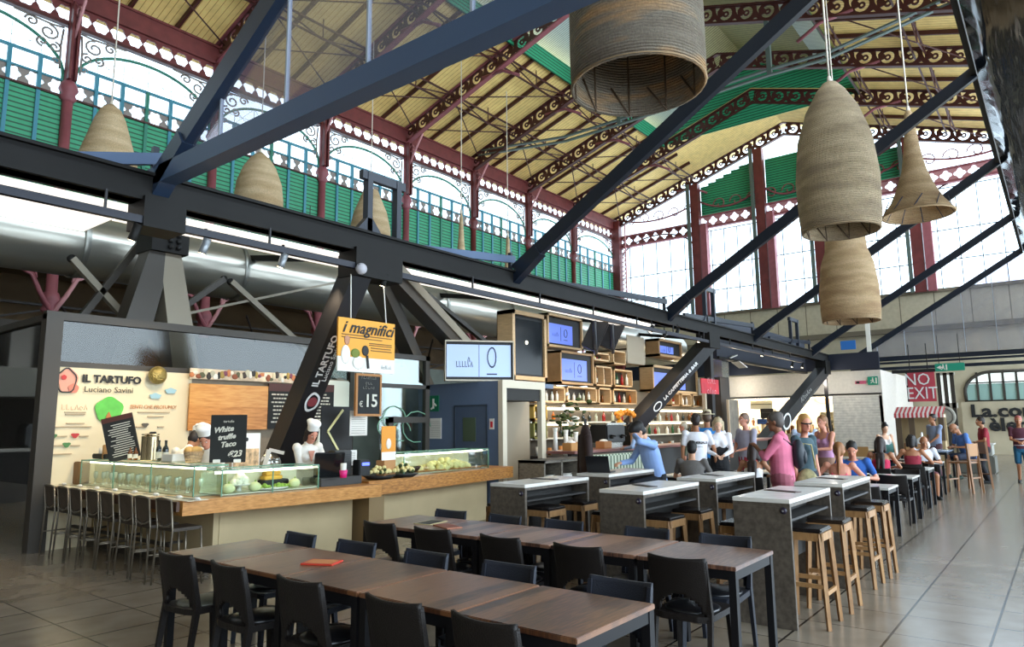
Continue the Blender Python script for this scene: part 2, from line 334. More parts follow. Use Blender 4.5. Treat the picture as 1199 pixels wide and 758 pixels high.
for i in range(len(XC)-1):
    x0, x1 = XC[i], XC[i+1]; w = x1-x0; n = max(1, int(round(w/.545)))
    st = w/n
    # pierced flower girdle
    if i == 0 or i == len(XC)-2:
        holes = [flower((k+.5)*st, (Z_G1-Z_G0)/2, .24, lob=6, amp=.09) for k in range(n)]
        g = curve2d('flower_girdle', [[(0, 0), (w, 0), (w, Z_G1-Z_G0), (0, Z_G1-Z_G0)]], holes, maroon, .03, wl, plateM(x0, WY, Z_G0)); 
        if i == 0: gdat = g.data
        holes = [flower((k+.5)*w/8, .27, .225, lob=6) for k in range(8)]
        g = curve2d('pierced_band', [[(0, 0), (w, 0), (w, .5), (0, .5)]], holes, greyorn, .015, wl, plateM(x0, WY+.02, Z_LT-.04))
        if i == 0: bdat = g.data
    else:
        curve2d('flower_girdle', None, None, None, parent=wl, M=plateM(x0, WY, Z_G0), data=gdat)
        curve2d('pierced_band', None, None, None, parent=wl, M=plateM(x0, WY+.02, Z_LT-.04), data=bdat)
    # window of the bay
    win = thing('window_%d' % (i+1), None, None, (x0, WY, 0), kind='structure')
    f = MB(); a, bb = w/2-.18, Z_ARCH-Z_SPR
    arc = [(w/2+a*cos(t), 0, Z_SPR+bb*sin(t)) for t in (PI*k/22 for k in range(23))]
    f.tube([(w/2+a, 0, Z_LT)]+arc+[(w/2-a, 0, Z_LT)], .05, 6)
    f.build('arch_rim', tealg, win)
    f = MB(); ztop = Z_TR; half = a*math.sqrt(max(0, 1-((ztop-Z_SPR)/bb)**2))
    f.box((w/2-half, -.04, ztop-.045), (w/2+half, .04, ztop+.045)).box((w/2-a, -.04, Z_BELT-.03), (w/2+a, .04, Z_BELT+.03))
    f.build('transom', teal, win)
    for k in range(1, 6):
        xx = w*k/6
        MB().box((xx-.055, -.06, 7.3), (xx+.055, .05, ztop)).build('mullion', teal if k != 3 else tealg, win)
    f = MB()
    for k in range(1, 6):
        xx = w*k/6; zt = Z_SPR + bb*math.sqrt(max(0, 1-((xx-w/2)/a)**2))
        f.box((xx-.008, -.008, ztop), (xx+.008, .008, zt))
        for dx in (-w/6, w/6):
            x2 = xx+dx; z2 = Z_SPR + bb*math.sqrt(max(0, 1-min(1, ((x2-w/2)/a))**2))
            f.bar((xx, 0, ztop), (x2, 0, max(ztop, z2)), .012)
    f.bar((w/2-half*.85, 0, ztop+.35), (w/2+half*.85, 0, ztop+.35), .012)
    f.build('glazing_bar', mat('thin glazing iron', '#9aa4a2', .6), win)
    MB().box((.1, .03, Z_LT), (w-.1, .05, Z_G0-.1)).build('pane', paneM, win)
    for sx, xx in ((1, .22), (-1, w-.22)):
        k_ = (round(w, 2), sx)
        if k_ not in spand_cache: spand_cache[k_] = spandrel_mb(1.5, 1.35, sx).build('spandrel_scroll', greyorn if i < 3 else maroon, win); o = spand_cache[k_]
        else: o = spand_cache[k_].copy(); COL.objects.link(o); o.parent = win
        o.location = (xx, -.02, Z_G0-.12)
def column(x, y, z0, z1, r, m, name='column', cap_z=None, flat=False):
    c = thing(name, None, None, (x, y, 0), kind='structure')
    MB().lathe([(r*1.25, z0), (r*1.25, z0+.3), (r, z0+.4), (r*.92, z1)], n=12, cap=True).build('shaft', m, c)
    if cap_z:
        for cz in cap_z:
            MB().lathe([(r, cz-.35), (r*1.5, cz-.25), (r*1.15, cz-.1), (r*1.7, cz+.05), (r*1.3, cz+.25), (r*1.1, cz+.3)], n=12).build('capital', m, c)
    return c
fork = None
for i, x in enumerate(XC[:-1]):
    c = column(x, WY-.05, 0, Z_G1, .17, rose if i < 6 else maroon, cap_z=[hz(11.6)-.2, hz(5.2)])
    MB().box((-.13, -.3, Z_BELT), (-.05, -.12, Z_G1)).box((.05, -.3, Z_BELT), (.13, -.12, Z_G1)).build('upper_pilaster', maroon, c)
    # roof bracket below the rafter
    MB().tube([(0, -.15, Z_G0-.5), (0, -.5, Z_G0+.05), (0, -1.1, Z_G1+.25)], .05, 6).tube(spiral3 := [(0, -.35-.16*cos(t), Z_G0+.35+.16*sin(t)) for t in (k*.6 for k in range(11))], .03, 5).build('bracket', rosepale, c)
    # fork brackets of the lower arcade
    zt = hz(6.45); zb = hz(5.3)
    for sx in (-1, 1):
        mb = MB()
        mb.tube([(0, -.2, zb-.5), (sx*.35, -.2, zb+.1), (sx*.62, -.2, zb+.65), (sx*1.25, -.2, zb+.95)], .07, 6)
        mb.tube([(sx*1.2, -.2, zb+.95), (sx*.8, -.2, zb+.95), (sx*.55, -.2, zb+.8), (sx*.5, -.2, zb+.55)], .05, 6)
        mb.tube([(sx*p[0]*.7, -.2, zb+.75+p[1]*.7) for p in spiral(.9, .75, .35, .08, -1.2, 5)], .045, 6)
        mb.tube([(sx*p[0]*.7, -.2, zb+.75+p[1]*.7) for p in spiral(1.9, .85, .35, .08, 4.2, -2)], .045, 6)
        mb.build('fork_bracket', rose if sx < 0 else rosepale, c)
# aisle behind the lower arcade
struct('wall_aisle', MB().box((-8, 30.2, 0), (44, 30.5, 7.6)).box((-8, 24.5, 7.4), (44, 30.5, 7.6)), brownw)
mb = MB()
for k in range(14): mb.bar((-6+3.6*k, 26, 6.2), (-3.5+3.6*k, 29, 5.1), .07); mb.bar((-6+3.6*k, 26.5, 4.6), (-2.4+3.6*k, 26.5, 5.6), .06)
for z in (4.2, 5.0, 5.9): mb.box((-8, 27.4, z), (44, 27.5, z+.08))
struct('trim_1', mb, mat('dark aisle ironwork', '#2f2622', .6))
# --- roof
def zr(y): return hz(14.86 + .322*(11 - abs(y/S - 11)))           # underside of the boards
YL0, YL1 = 6.1*S, 15.9*S                                          # lantern opening
ceil_ = thing('ceiling', None, None, kind='structure')
def slope(y0, y1, z0, z1, x0, x1, m, nm, t=.08):
    MB().add([(x0,y0,z0),(x1,y0,z0),(x1,y1,z1),(x0,y1,z1),(x0,y0,z0+t),(x1,y0,z0+t),(x1,y1,z1+t),(x0,y1,z1+t)], [(0,1,2,3),(7,6,5,4),(0,4,5,1),(1,5,6,2),(2,6,7,3),(3,7,4,0)]).build(nm, m, ceil_)
slope(WY+1.2, YL1, zr(WY+1.2), zr(YL1), -9, 43.6, roofwood, 'boarding')
slope(YL0, -1.2, zr(YL0), zr(-1.2), -9, 43.6, roofwood, 'boarding')
lh = 1.15
for y, sg in ((YL1, 1), (YL0, -1)):
    MB().box((-9, y-.03, zr(y)-.25), (37.4, y+.03, zr(y)+lh*.55)).build('lantern_louver', greenl, ceil_)
    slope(y+sg*.6, y-sg*1.6, zr(y)+lh-.2, zr(y)+lh+.5, -9, 37.4, roofpale, 'corrugated_sheet')
    slope(y-sg*1.6, 11*S, zr(y)+lh+.5, zr(11*S)+lh+.5, -9, 37.4, roofdark, 'lantern_roof')
    slope(y, 11*S, zr(y), zr(11*S), 37.3, 43.6, roofwood, 'boarding')
MB().prism([(YL0-.6, zr(YL0)-.1), (YL1+.6, zr(YL1)-.1), (YL1+.6, zr(YL1)+lh-.1), (11*S, zr(11*S)+lh+.6), (YL0-.6, zr(YL0)+lh-.1)], 37.36, 37.42, 'yz').build('lantern_end_board', greenl, ceil_)
# scroll girders (rafters)
def girder_curve(L_, h):
    holes = []; out = [[(0, 0), (L_, 0), (L_, h), (0, h)]]
    n = int(L_/.86); p = L_/n
    for k in range(n):
        cx = (k+.46)*p; r = h*.345; cy = h*.5
        # C shaped scroll cut
        o_ = [(cx+r*cos(t), cy+r*sin(t)) for t in (rad(40+29*j) for j in range(11))]
        i_ = [(cx+r*.5*cos(t), cy+r*.5*sin(t)) for t in (rad(330-29*j) for j in range(11))]
        holes.append(o_+i_)
        holes.append([(cx+p*.36, h*.86), (cx+p*.60, h*.86), (cx+p*.52, h*.6), (cx+p*.40, h*.42), (cx+p*.46, h*.66)])
        holes.append([(cx+p*.38, h*.13), (cx+p*.62, h*.13), (cx+p*.5, h*.24)])
        holes.append(circ(cx, cy, r*.22, 7))
    return out, holes
slope_a = math.atan(.322); GL = (WY-11*S)/cos(slope_a); GH = .78
gc = None
girders = []
for i, x in enumerate(XC):
    g = thing('roof_beam', None, None, (x, 0, 0), kind='structure')
    for sg in (1, -1):
        y0 = WY if sg > 0 else 0.; z0 = zr(y0)-.02-GH
        ex = (0, -sg*cos(slope_a), sin(slope_a)); M = frameM((0, y0, z0), ex, (0, 0, 1))
        if gc is None:
            o, hs = girder_curve(GL, GH); gc = curve2d('scroll_web', o, hs, dkred, .02, g, M).data
        else: curve2d('scroll_web', None, None, None, parent=g, M=M, data=gc)
        ym = 11*S
        MB().bar((0, y0, z0), (0, ym, zr(ym)-GH-.02), .24, .07).bar((0, y0, z0+GH), (0, ym, zr(ym)-.02), .24, .07).build('flange', rose if i in (2, 3, 4, 5) else dkred, g)
        # curved red strut towards the lantern
        yb = YL1+.6 if sg > 0 else YL0-.6
        MB().tube([(0, yb+sg*1.2, zr(yb)-.95), (0, yb, zr(yb)-1.0), (0, yb-sg*.9, zr(yb)-1.5)], .07, 6).build('curved_strut', rose, g)
# rafters between girders, running with the slope
for i in range(len(XC)-1):
    for q in (1, 2):
        x = XC[i]+(XC[i+1]-XC[i])*q/3
        g = thing('rafter_beam', None, None, (x, 0, 0), kind='structure')
        MB().bar((0, WY, zr(WY)-.09), (0, YL1, zr(YL1)-.09), .1, .18).build('rib', dkred, g)
        MB().bar((0, 0, zr(0)-.09), (0, YL0, zr(YL0)-.09), .1, .18).build('rib', dkred, g)
# long purlin trusses, diagonal rods
mb = MB(); m2 = MB()
for y in (19.1*S, 16.4*S, 2.9*S, 5.6*S):
    for j in (0, .42): mb.bar((-4, y+j, zr(y+j)-.3-j*.2), (43, y+j, zr(y+j)-.3-j*.2), .07)
    for i in range(len(XC)-1):
        a, c = XC[i], XC[i+1]; mb.bar((a, y, zr(y)-.3), ((a+c)/2, y, zr(y)-.85), .045); mb.bar(((a+c)/2, y, zr(y)-.85), (c, y, zr(y)-.3), .045)
        mb.bar(((a+c)/2, y, zr(y)-.85), ((a+c)/2, y, zr(y)), .035)
mb.build('purlin_truss', dkred, ceil_)
for i in range(len(XC)-1):
    a, c = XC[i], XC[i+1]
    m2.tube([(a, WY-.5, zr(WY-.5)-.35), (c, 19.1*S, zr(19.1*S)-.5)], .03, 5); m2.tube([(c, WY-.5, zr(WY-.5)-.35), (a, 19.1*S, zr(19.1*S)-.5)], .03, 5)
    m2.tube([(a, 19.1*S, zr(19.1*S)-.4), (c, 16.2*S, zr(16.2*S)-.5)], .03, 5)
    m2.tube([(a, 5.6*S, zr(5.6*S)-.5), (c, 1.5*S, zr(1.5*S)-.6)], .03, 5)
m2.build('diagonal_rod', dkred, ceil_)
# grey tie frames spanning the nave
for i in (2, 6):
    x = XC[i]; g = thing('tie_beam', None, None, (x, 0, 0), kind='structure')
    pts = [(0, 21.6*S, hz(14.85)), (0, 16.5*S, hz(14.22)), (0, 13.7*S, hz(14.23)), (0, 7.4*S, hz(14.37)), (0, 5.4*S, hz(14.31)), (0, .4, hz(15.1))]
    for j in (0, .24):
        mb = MB()
        for k in range(5): mb.bar((0, pts[k][1], pts[k][2]+j), (0, pts[k+1][1], pts[k+1][2]+j), .16, .07)
        mb.build('tie_flange', steelg, g)
    MB().bar(pts[2], (0, 13.7*S, zr(13.7*S)-GH), .18).bar(pts[3], (0, 7.4*S, zr(7.4*S)-GH), .18).build('hanger_post', steelg, g)
# --- far gable wall
XF = 39.3*S
wf = thing('wall_far', None, None, (XF, 0, 0), kind='structure')
YC = [22*S, 16.4*S, 12.5*S, 9.5*S, 5.0*S, -.3]
MB().box((0, -9, 0), (.4, 27, hz(6.12))).build('lower_wall', sandwall, wf)
MB().box((-.15, -9, hz(6.2)), (.4, 27, hz(7.85))).build('parapet', gstone, wf)
MB().box((-.3, -9, hz(6.0)), (.4, 27, hz(6.25))).box((-.35, -9, hz(7.85)), (.4, 27, hz(8.0))).build('ledge', mat('dark ledge', '#6b6150', .8), wf)
for k in range(5):
    a, c = YC[k+1], YC[k]; w = c-a
    zt = hz(14.2) if k < 1 else hz(14.8)
    win = thing('window_%d' % (20+k), None, None, (XF, a, 0), kind='structure')
    mb = MB(); n = max(3, int(round(w/.95)))
    for j in range(1, n): mb.box((-.03, w*j/n-.022, hz(8.0)), (.03, w*j/n+.022, hz(13.0)))
    for z in (hz(10.9), hz(9.4), hz(13.0)): mb.box((-.03, 0, z-.025), (.03, w, z+.025))
    mb.build('glazing_bar', mat('dark glazing iron', '#4b5c66', .5), win)
    MB().box((.05, 0, hz(8.0)), (.07, w, zt+2.4)).build('pane', paneM, win)
    if k in (0, 4):
        arc = [(0, w/2+(w/2-.3)*cos(t), hz(12.0)+1.5*sin(t)) for t in (PI*j/20 for j in range(21))]
        MB().tube(arc, .05, 6).build('arch_rim', dkred, win)
    hg = .62
    for jz in ((hz(13.3),) if k else (hz(13.0),)):
        nn = int(w/.62)
        holes = [flower(w*(j+.5)/nn, hg/2, .24, lob=4, amp=.2) for j in range(nn)]
        curve2d('flower_girdle', [[(0, 0), (w, 0), (w, hg), (0, hg)]], holes, rosepale if k else maroon, .02, win, frameM((-.1, w, jz), (0, -1, 0), (0, 0, 1)))
        MB().box((-.25, 0, jz-.14), (.05, w, jz)).box((-.25, 0, jz+hg), (.05, w, jz+hg+.1)).build('girdle_rail', rose, win)
    # scroll brace above the girdle
    mb = MB()
    for j in range(int(w/1.1)):
        mb.tube([(-.12, 1.1*j+.5+p[0], hz(13.3)+1.35+p[1]) for p in spiral(0, 0, .45, .1, 0, 6.5)], .035, 5)
    mb.tube([(-.12, w*q/10, hz(13.3)+.75+(1.25-w*.1)*(abs(q/5-1))**2+.35) for q in range(11)], .06, 6)
    mb.build('scroll_brace', rose, win)
for k in (1, 2, 3):
    a, c = YC[k+1], YC[k]
    mb = MB(); nst = 7
    for j in range(nst):
        y0, y1 = a+.3+(c-a-.6)*j/nst, a+.3+(c-a-.6)*(j+1)/nst; ymid = (y0+y1)/2
        mb.box((-.02, y0, hz(13.3)+.8), (.02, y1, min(hz(16.6), zr(ymid)-GH-.35)))
    mb.build('gable_louver', greenl, wf)
for y in YC[1:5]:
    c = thing('column', None, None, (XF-.3, y, 0), kind='structure')
    MB().box((-.2, -.28, hz(7.9)), (.25, .28, zr(y)-GH)).build('shaft', maroon, c)
    MB().box((-.25, -.75, hz(7.9)), (.2, -.34, hz(13.4) if y > 6 else hz(12.9))).build('rear_shaft', rose, c)
    MB().box((-.4, .3, hz(7.9)), (-.2, .48, zr(y)-GH)).build('drain_pipe', steelg, c)
c = thing('column', None, None, (42.9, WY-.3, 0), kind='structure')
MB().box((-.35, -.25, 0), (.1, .35, hz(14.6))).build('shaft', maroon, c)
mb = MB()
for k in range(24): mb.bar((.0, -.55, 7+k*.32), (.0, -.3, 7.16+k*.32), .05); mb.bar((.0, -.3, 7.16+k*.32), (.0, -.55, 7.32+k*.32), .05)
mb.box((-.05, -.6, 6), (.05, -.53, hz(14.4))).build('lattice_strip', rosepale, c)
struct('wall_near_blocker', MB().box((-9.3, -10, 0), (-9, 31, 20)), mat('light blocking near wall', '#6d6252', .9))  # unseen wall added to hold back daylight from behind the camera
# right eave so the roof rests on something
struct('wall_right', MB().box((-9, -1.3, hz(13.9)), (43.4, -1.0, hz(14.7))), maroon)
# ------------------------------------------------------------------ the steel canopy over the food hall
blueS = mat('blue black painted steel', '#141d2b', .32, spec=.6)
blueLit = mat('blue steel paled by light', '#465a78', .45)  # lighter copy of the blue black steel, daylight put into its colour
blackS = mat('black painted steel', '#141210', .6, noise=.2, scale=2, spec=.25)
charS = mat('charcoal painted steel', '#1c1b1e', .5)
whiteT_ = mat('white lettering', '#e8e8e6', .6)
clearG = glass('canopy glass', (.80, .80, .86, 1), .06, .03, haze=.09, fres=.2)
YB, ZB = 8.5, 4.5
can = thing('steel_canopy', 'long dark steel canopy frame with sloping struts spanning over the stalls and tables', 'canopy', (3.8, YB, 0))
X0c, X1c = -3.5, 38.9
mb = MB(); mb.box((X0c, YB-.16, 4.38), (X1c, YB+.16, 4.42)).box((X0c, YB-.16, 4.70), (X1c, YB+.16, 4.74)).box((X0c, YB-.10, 4.38), (X1c, YB+.10, 4.74))
mb.build('lower_chord', blackS, can, True)
SX = [3.83, 10.89, 17.82, 24.63, 31.9, 38.8]
ZR, YR = 9.3, .89
def nodeq(x): return 4.72
for i, x in enumerate(SX):
    mb = MB(); mb.bar((x, YB-.1, 4.75), (x, YR, ZR), .13, .26)
    mb.bar((x, YB+.05, 4.5), (x, YB-.7, 5.05), .2, .2)
    mb.build('strut', blueS if i else mat('strut steel paled by light', '#2a384d', .4), can, True)  # first strut gets a paler blue, the light on it mixed into the colour
for x in (3.83, 38.8):
    MB().bar((x, YB+.3, 4.72), (x, -3.5, 4.72), .2, .22).build('end_tie', blueLit if x < 5 else blueS, can, True)
    d = 1 if x < 5 else -1
    MB().add([(x+.03, YB-.1, 4.85), (x+.03, .6, 4.85), (x+.03, .6, ZR-.2), (x+.03, YR, ZR-.15), (x+.045, YB-.1, 4.85), (x+.045, .6, 4.85), (x+.045, .6, ZR-.2), (x+.045, YR, ZR-.15)],
             [(0,1,2,3),(7,6,5,4),(0,4,5,1),(1,5,6,2),(2,6,7,3),(3,7,4,0)]).build('gable_glass', clearG, can, True)
    for k in range(1, 6):
        yy = YB-.1-(YB-.1-YR)*k/6; zt = 4.85+(ZR-4.95)*k/6
        MB().box((x+.02, yy-.012, 4.85), (x+.06, yy+.012, zt)).build('glazing_joint', mat('pale glazing joint', '#aab2bd', .4), can, True)
MB().box((X0c, YR-.05, ZR-.08), (X1c, YR+.05, ZR+.08)).build('ridge_chord', blackS, can, True)
MB().box((X0c, YR-.1, ZR-.12), (X1c, YR-.07, ZR+.02)).build('ridge_gutter', mat('pale gutter edge', '#c9cdd6', .3, metal=.6), can, True)
# crinkled black membrane on the far slope
memb = mat('crinkled black membrane', '#08090c', .12, spec=.6, bump=1., bscale=2.2, stretch=(.25, 2.5, 2.5))
ys = [YR-.1-k*.32 for k in range(14)]; vs = []; fs = []
nx = 60
for a in range(nx+1):
    for bq, y in enumerate(ys):
        x = X0c+(X1c-X0c)*a/nx
        vs.append((x, y, ZR-.1-(YR-y)*.62 + .05*sin(x*1.7+bq*1.9)+.04*sin(bq*2.7+x*.6)))
for a in range(nx):
    for bq in range(len(ys)-1): fs.append((a*len(ys)+bq, a*len(ys)+bq+1, (a+1)*len(ys)+bq+1, (a+1)*len(ys)+bq))
mo = MB().add(vs, fs, True).build('black_membrane', memb, can, True); md = mo.modifiers.new('s', 'SOLIDIFY'); md.thickness = .02
# hinged side arms and little gate frames on the chord
for (xa, za, xb, zb) in ((2.72, 4.66, 3.9, 5.0), (7.85, 4.66, 10.95, 5.0), (12.2, 4.72, 17.85, 5.05), (19.0, 4.8, 24.85, 5.1), (26.5, 4.8, 31.9, 5.1)):
    MB().bar((xa, YB, za), (xb, YB, zb), .08, .14).build('side_arm', blueLit if xa < 12 else blueS, can, True)
    MB().bar((xb-.12, YB, 4.7), (xb-.12, YB, zb+.12), .07).build('arm_post', blueS, can, True)
for (pa, pb) in (((430, 285), (464, 297)), ((826, 375), (836, 378)), ((926, 395), (934, 398))):
    a, c = aY(*pa, YB), aY(*pb, YB); h = 5.75 if pa[0] < 500 else 5.9
    MB().bar((a.x, YB, 4.7), (a.x, YB, h), .12, .1).bar((c.x, YB, 4.7), (c.x, YB, h), .12, .1).bar((a.x-.15, YB, h-.06), (c.x+.15, YB, h-.06), .1, .14)\
        .prism([(a.x-.28, 4.72), (a.x+.28, 4.72), (a.x+.06, 4.98), (a.x-.06, 4.98)], YB-.06, YB+.06, 'xz').build('gate_frame', mat('dark slate steel', '#262b36', .4), can, True)
# inclined legs
def leg(p, q, w0, h0, w1, h1, m, name='inclined_leg', up=(0, -1, 0)):
    return MB().tbar(p, q, w0, h0, w1, h1, up).build(name, m, can, True)
for a_, b_, zz in ((6.75, 7.7, 3.98), (3.6, 4.1, 4.05), (20.3, 21.1, 3.95), (33.4, 34.2, 3.8)): MB().box((a_, YB-.22, zz), (b_, YB+.22, 4.42)).build('node_plate', blackS, can, True)
brownS = mat('brown grey steel', '#3a342c', .5); paleS = mat('pale grey brown steel', '#8d8473', .6)
def legto(top, px, py, floor_y, w0, w1, d0, m, zend=.0, yq=None):
    """leg from a node through the line of sight (px,py) in the plane of the canopy edge, down to zend"""
    a = Vector(top); c = aY(px, py, yq or top[1]); d = c-a; e = a + d*((zend-a.z)/d.z); return leg(a, e, w0, d0, w1, d0, m), a, e
L1, a1_, e1_ = legto((6.95, YB, 4.1), 347, 490, 0, .36, .42, .34, charS, 0, 9.8)
q_ = aY(486, 425, 11.6); p_ = Vector((7.4, YB+.1, 4.1)); leg(p_, p_+(q_-p_)*((0-p_.z)/(q_.z-p_.z)), .3, .3, .34, .34, brownS)
q_ = aY(560, 432, 12.0); p_ = Vector((7.5, YB, 4.2)); leg(p_, q_, .22, .3, .3, .34, brownS); leg(p_+Vector((.1, .0, .12)), q_+Vector((.12, 0, .18)), .16, .3, .2, .34, paleS, 'leg_top_face')  # paler bar laid along the leg as its top face
L2, a2_, e2_ = legto((20.75, YB, 4.15), 752, 487, 0, .42, .46, .4, charS, 1.55, 9.9)
MB().box((e2_.x-.3, e2_.y-.25, 0), (e2_.x+.25, e2_.y+.25, 1.62)).build('footing_pillar', blackS, can, True)
leg((20.9, YB+.1, 4.1), (21.6, YB+.4, 0), .22, .22, .22, .22, charS)
L3, a3_, e3_ = legto((33.8, YB, 4.0), 885, 530, 0, .5, .55, .4, charS, 0, 9.3)
leg((34.0, YB, 4.0), (34.2, YB, 0), .14, .14, .14, .14, charS)
def along(a, e, s, off, side=.19, nrm=(0, -1, 0)):
    d = (a-e).normalized(); p = a - d*s; n_ = Vector((0, -1, 0)); n_ = (n_-d*n_.dot(d)).normalized(); perp = n_.cross(d)
    return frameM(p + perp*off + n_*side - Vector(can.location), d, perp)
text('IL TARTUFO', .165, whiteT_, can, along(a1_, e1_, 1.5, .05), bold=.004)
text('Luciano Savini', .115, whiteT_, can, along(a1_, e1_, 1.52, -.07))
d_ = (a1_-e1_).normalized()
lg = along(a1_, e1_, 2.22, -.02)
curve2d('truffle_emblem', [[(.17*cos(t)*(1+.08*sin(3*t)), .13*sin(t)) for t in (2*PI*k/20 for k in range(20))]], [[(.13*cos(t)*(1+.08*sin(3*t)), .095*sin(t)) for t in (2*PI*k/20 for k in range(20))]], whiteT_, .003, can, lg)
curve2d('truffle_emblem', [circ(0, 0, .085)], [], mat('emblem red', '#8c3b40', .6), .003, can, lg)
text('LA CAFFETTERIA & BAR', .165, whiteT_, can, along(a2_, e2_, 1.65, .0, .215), bold=.006, sx=.93)
curve2d('egg_emblem', [[(.18*cos(t), .14*sin(t)) for t in (2*PI*k/20 for k in range(20))]], [[(.14*cos(t), .10*sin(t)) for t in (2*PI*k/20 for k in range(20))]], whiteT_, .003, can, along(a2_, e2_, 2.75, 0, .215))
strokes(can, along(a3_, e3_, 2.9, .12, .23), 1.3, .22, 7, whiteT_, 1); strokes(can, along(a3_, e3_, 2.5, -.14, .23), 2.2, .07, 16, whiteT_, 2)
curve2d('egg_emblem', [[(.42*cos(t), .32*sin(t)) for t in (2*PI*k/20 for k in range(20))]], [[(.33*cos(t), .24*sin(t)) for t in (2*PI*k/20 for k in range(20))]], whiteT_, .003, can, along(a3_, e3_, 5.3, 0, .23))
# second line of supports behind the stall
b2 = MB(); PX = aY(190, 272, 12.4)
can2 = thing('rear_canopy_support', 'pale grey A shaped steel support rising behind the truffle stall wall', 'support', (PX.x, 12.4, 0))
pt = Vector((PX.x, 12.4, 5.15)); lo = aY(150, 400, 12.4); ro = aY(207, 400, 12.4)
for q, m, nm in ((lo, brownS, 'leg'), (ro, paleS, 'leg')):
    d = (q-pt); e = pt + d*((0-pt.z)/d.z); MB().tbar(pt, e, .36, .4, .62, .45, (0, -1, 0)).build(nm, m, can2, True)
MB().box((pt.x-.3, 12.1, 4.75), (pt.x+.35, 12.7, 5.3)).build('head_plate', blackS, can2, True)
mb = MB()
for i in range(2):
    for j in range(4): mb.lathe([(.045, 12.06), (.045, 12.1)], (pt.x+.02+i*.14, 0, 4.85+j*.11), 8, 'y', cap=True)
mb.build('bolt_pattern', mat('bolt hole dark', '#0b0b0b', .7), can2, True)
# X braces behind
bb = MB()
for (p, q, m) in (((172, 275), (95, 372), 0), ((84, 303), (150, 376), 1), ((270, 330), (345, 398), 1), ((262, 327), (210, 363), 0), ((412, 327), (211, 369), 1), ((500, 345), (580, 410), 0)):
    A_, B_ = aY(*p, 13.2), aY(*q, 13.2); d = (B_-A_)
    if 1:
        t = thing('diagonal_brace', {172: 'brown flat bar brace slanting down from the rear support head', 84: 'pale grey bar brace crossing the brown one over the stall wall', 270: 'pale grey bar brace sloping down behind the menu boards', 262: 'short dark brace rising to the right from the rear support', 412: 'long thin pale rod between rear support and central node', 500: 'dark brace rising behind the wide kiosk screen'}[p[0]], 'brace', tuple(A_))
        e = A_ + d*((0-A_.z)/d.z) if p[0] in (84, 270, 500) else A_+d*(1.25 if p[0] == 172 else 1)
        MB().bar(A_, e, .05 if p[0] == 412 else .13, .05 if p[0] == 412 else .11).build('bar', paleS if m else brownS, t, True)
        MB().lathe([(.001, -.03), (.07, -.03), (.07, .03), (.001, .03)], tuple(A_), 10, 'y').build('end_pin', blackS, t, True)
# lit soffit, light track
sof = thing('light_soffit', 'white lit ceiling strip running under the dark canopy chord', 'ceiling light', (4, 9.2, 4.36))
lite = mat('lit white soffit', '#fff8ee', .6, emit=1.1)
MB().box((-3.5, 8.75, 4.36), (3.7, 10.3, 4.40)).build('diffuser', lite, sof, True)
MB().box((3.7, 8.7, 4.34), (17.5, 9.4, 4.38)).build('diffuser', lite, sof, True)
trk = thing('light_track', 'dark navy light track rail with spotlights under the white soffit', 'light track', (6, 8.35, 4.0))
MB().box((-3.5, 8.3, 4.08), (30, 8.38, 4.17)).build('rail', mat('navy track', '#1b1c28', .4), trk, True)
mb = MB()
for x in [k*2.1-1 for k in range(15)]: mb.box((x-.012, 8.33, 4.17), (x+.012, 8.36, 4.4))
mb.build('suspension_wire', charS, trk, True)
lampE = mat('lit lamp lens', '#ffe9bd', .5, emit=14.)
spotmb = None
def spot(px, py, label, y=8.35, m=None, pitch=-70, rz=-60, r=.05, L_=.2):
    p = aY(px, py, y); t = thing('spotlight', label, 'spotlight', tuple(p), rad(rz), 'spotlights under the canopy')
    R = Matrix.Rotation(rad(90+pitch), 4, 'Y')
    ho = MB().lathe([(r*.9, -L_/2), (r, -L_/2+.01), (r, L_/2)], n=12, cap=True, M=R).build('housing', m or blackS, t)
    MB().lathe([(0.001, -L_/2-.006), (r*.85, -L_/2-.004)], n=12, M=R).build('lens', lampE, ho)
    MB().box((-.015, -.015, 0), (.015, .015, .22)).build('bracket', blackS, t); return p
SPOTS = [(158, 272, 'small black box spotlight beside the rear support head'), (240, 288, 'grey cylinder spotlight in front of the silver duct'), (331, 305, 'grey spotlight with a lit lens above the stall glass'), (450, 328, 'twin lens spotlight clamped at the central canopy node'),
         (763, 385, 'lit spotlight above the wooden boxes beside the screens'), (778, 392, 'lit spotlight hanging low over the upper blue screen'), (793, 389, 'lit spotlight right above the upper blue screen'), (819, 397, 'lit spotlight at the top of the bar leg'), (893, 414, 'tiny lit spotlight below the dark fascia'), (940, 428, 'lit spotlight between dark fascia and white stall'), (928, 427, 'small lit spotlight next to another over the white stall')]
for px, py, l in SPOTS: spot(px, py, l, m=mat('grey lamp body', '#8b8f93', .35, metal=.5) if px in (240, 331) else None)
gp = aY(423, 315, 8.25)
gl = thing('globe_light', 'unlit pale globe lamp on the central canopy node', 'lamp', tuple(gp))
MB().ell((0, 0, 0), (.09, .09, .09)).build('globe', mat('pale globe', '#b9b7bd', .3), gl); MB().box((-.02, .0, .05), (.02, .3, .09)).build('bracket', blackS, gl)
# speakers hanging right of the screens
for px, l in ((697, 'black hanging loudspeaker left of its twin beside the screens'), (717, 'black hanging loudspeaker right of its twin beside the screens')):
    p = aY(px, 392, 9.6); t = thing('loudspeaker', l, 'loudspeaker', tuple(p), rad(30)); 
    MB().bbox((-.2, -.22, -.42), (.2, .22, .42), .03, Matrix.Rotation(rad(25), 4, 'X')).build('cabinet', mat('speaker black', '#17161a', .5), t)
    MB().tube([(-.35, 0, .8), (-.42, 0, .2), (-.3, 0, -.3), (0, 0, -.5)], .05, 6).build('yoke', mat('speaker yoke', '#33363d', .4), t)
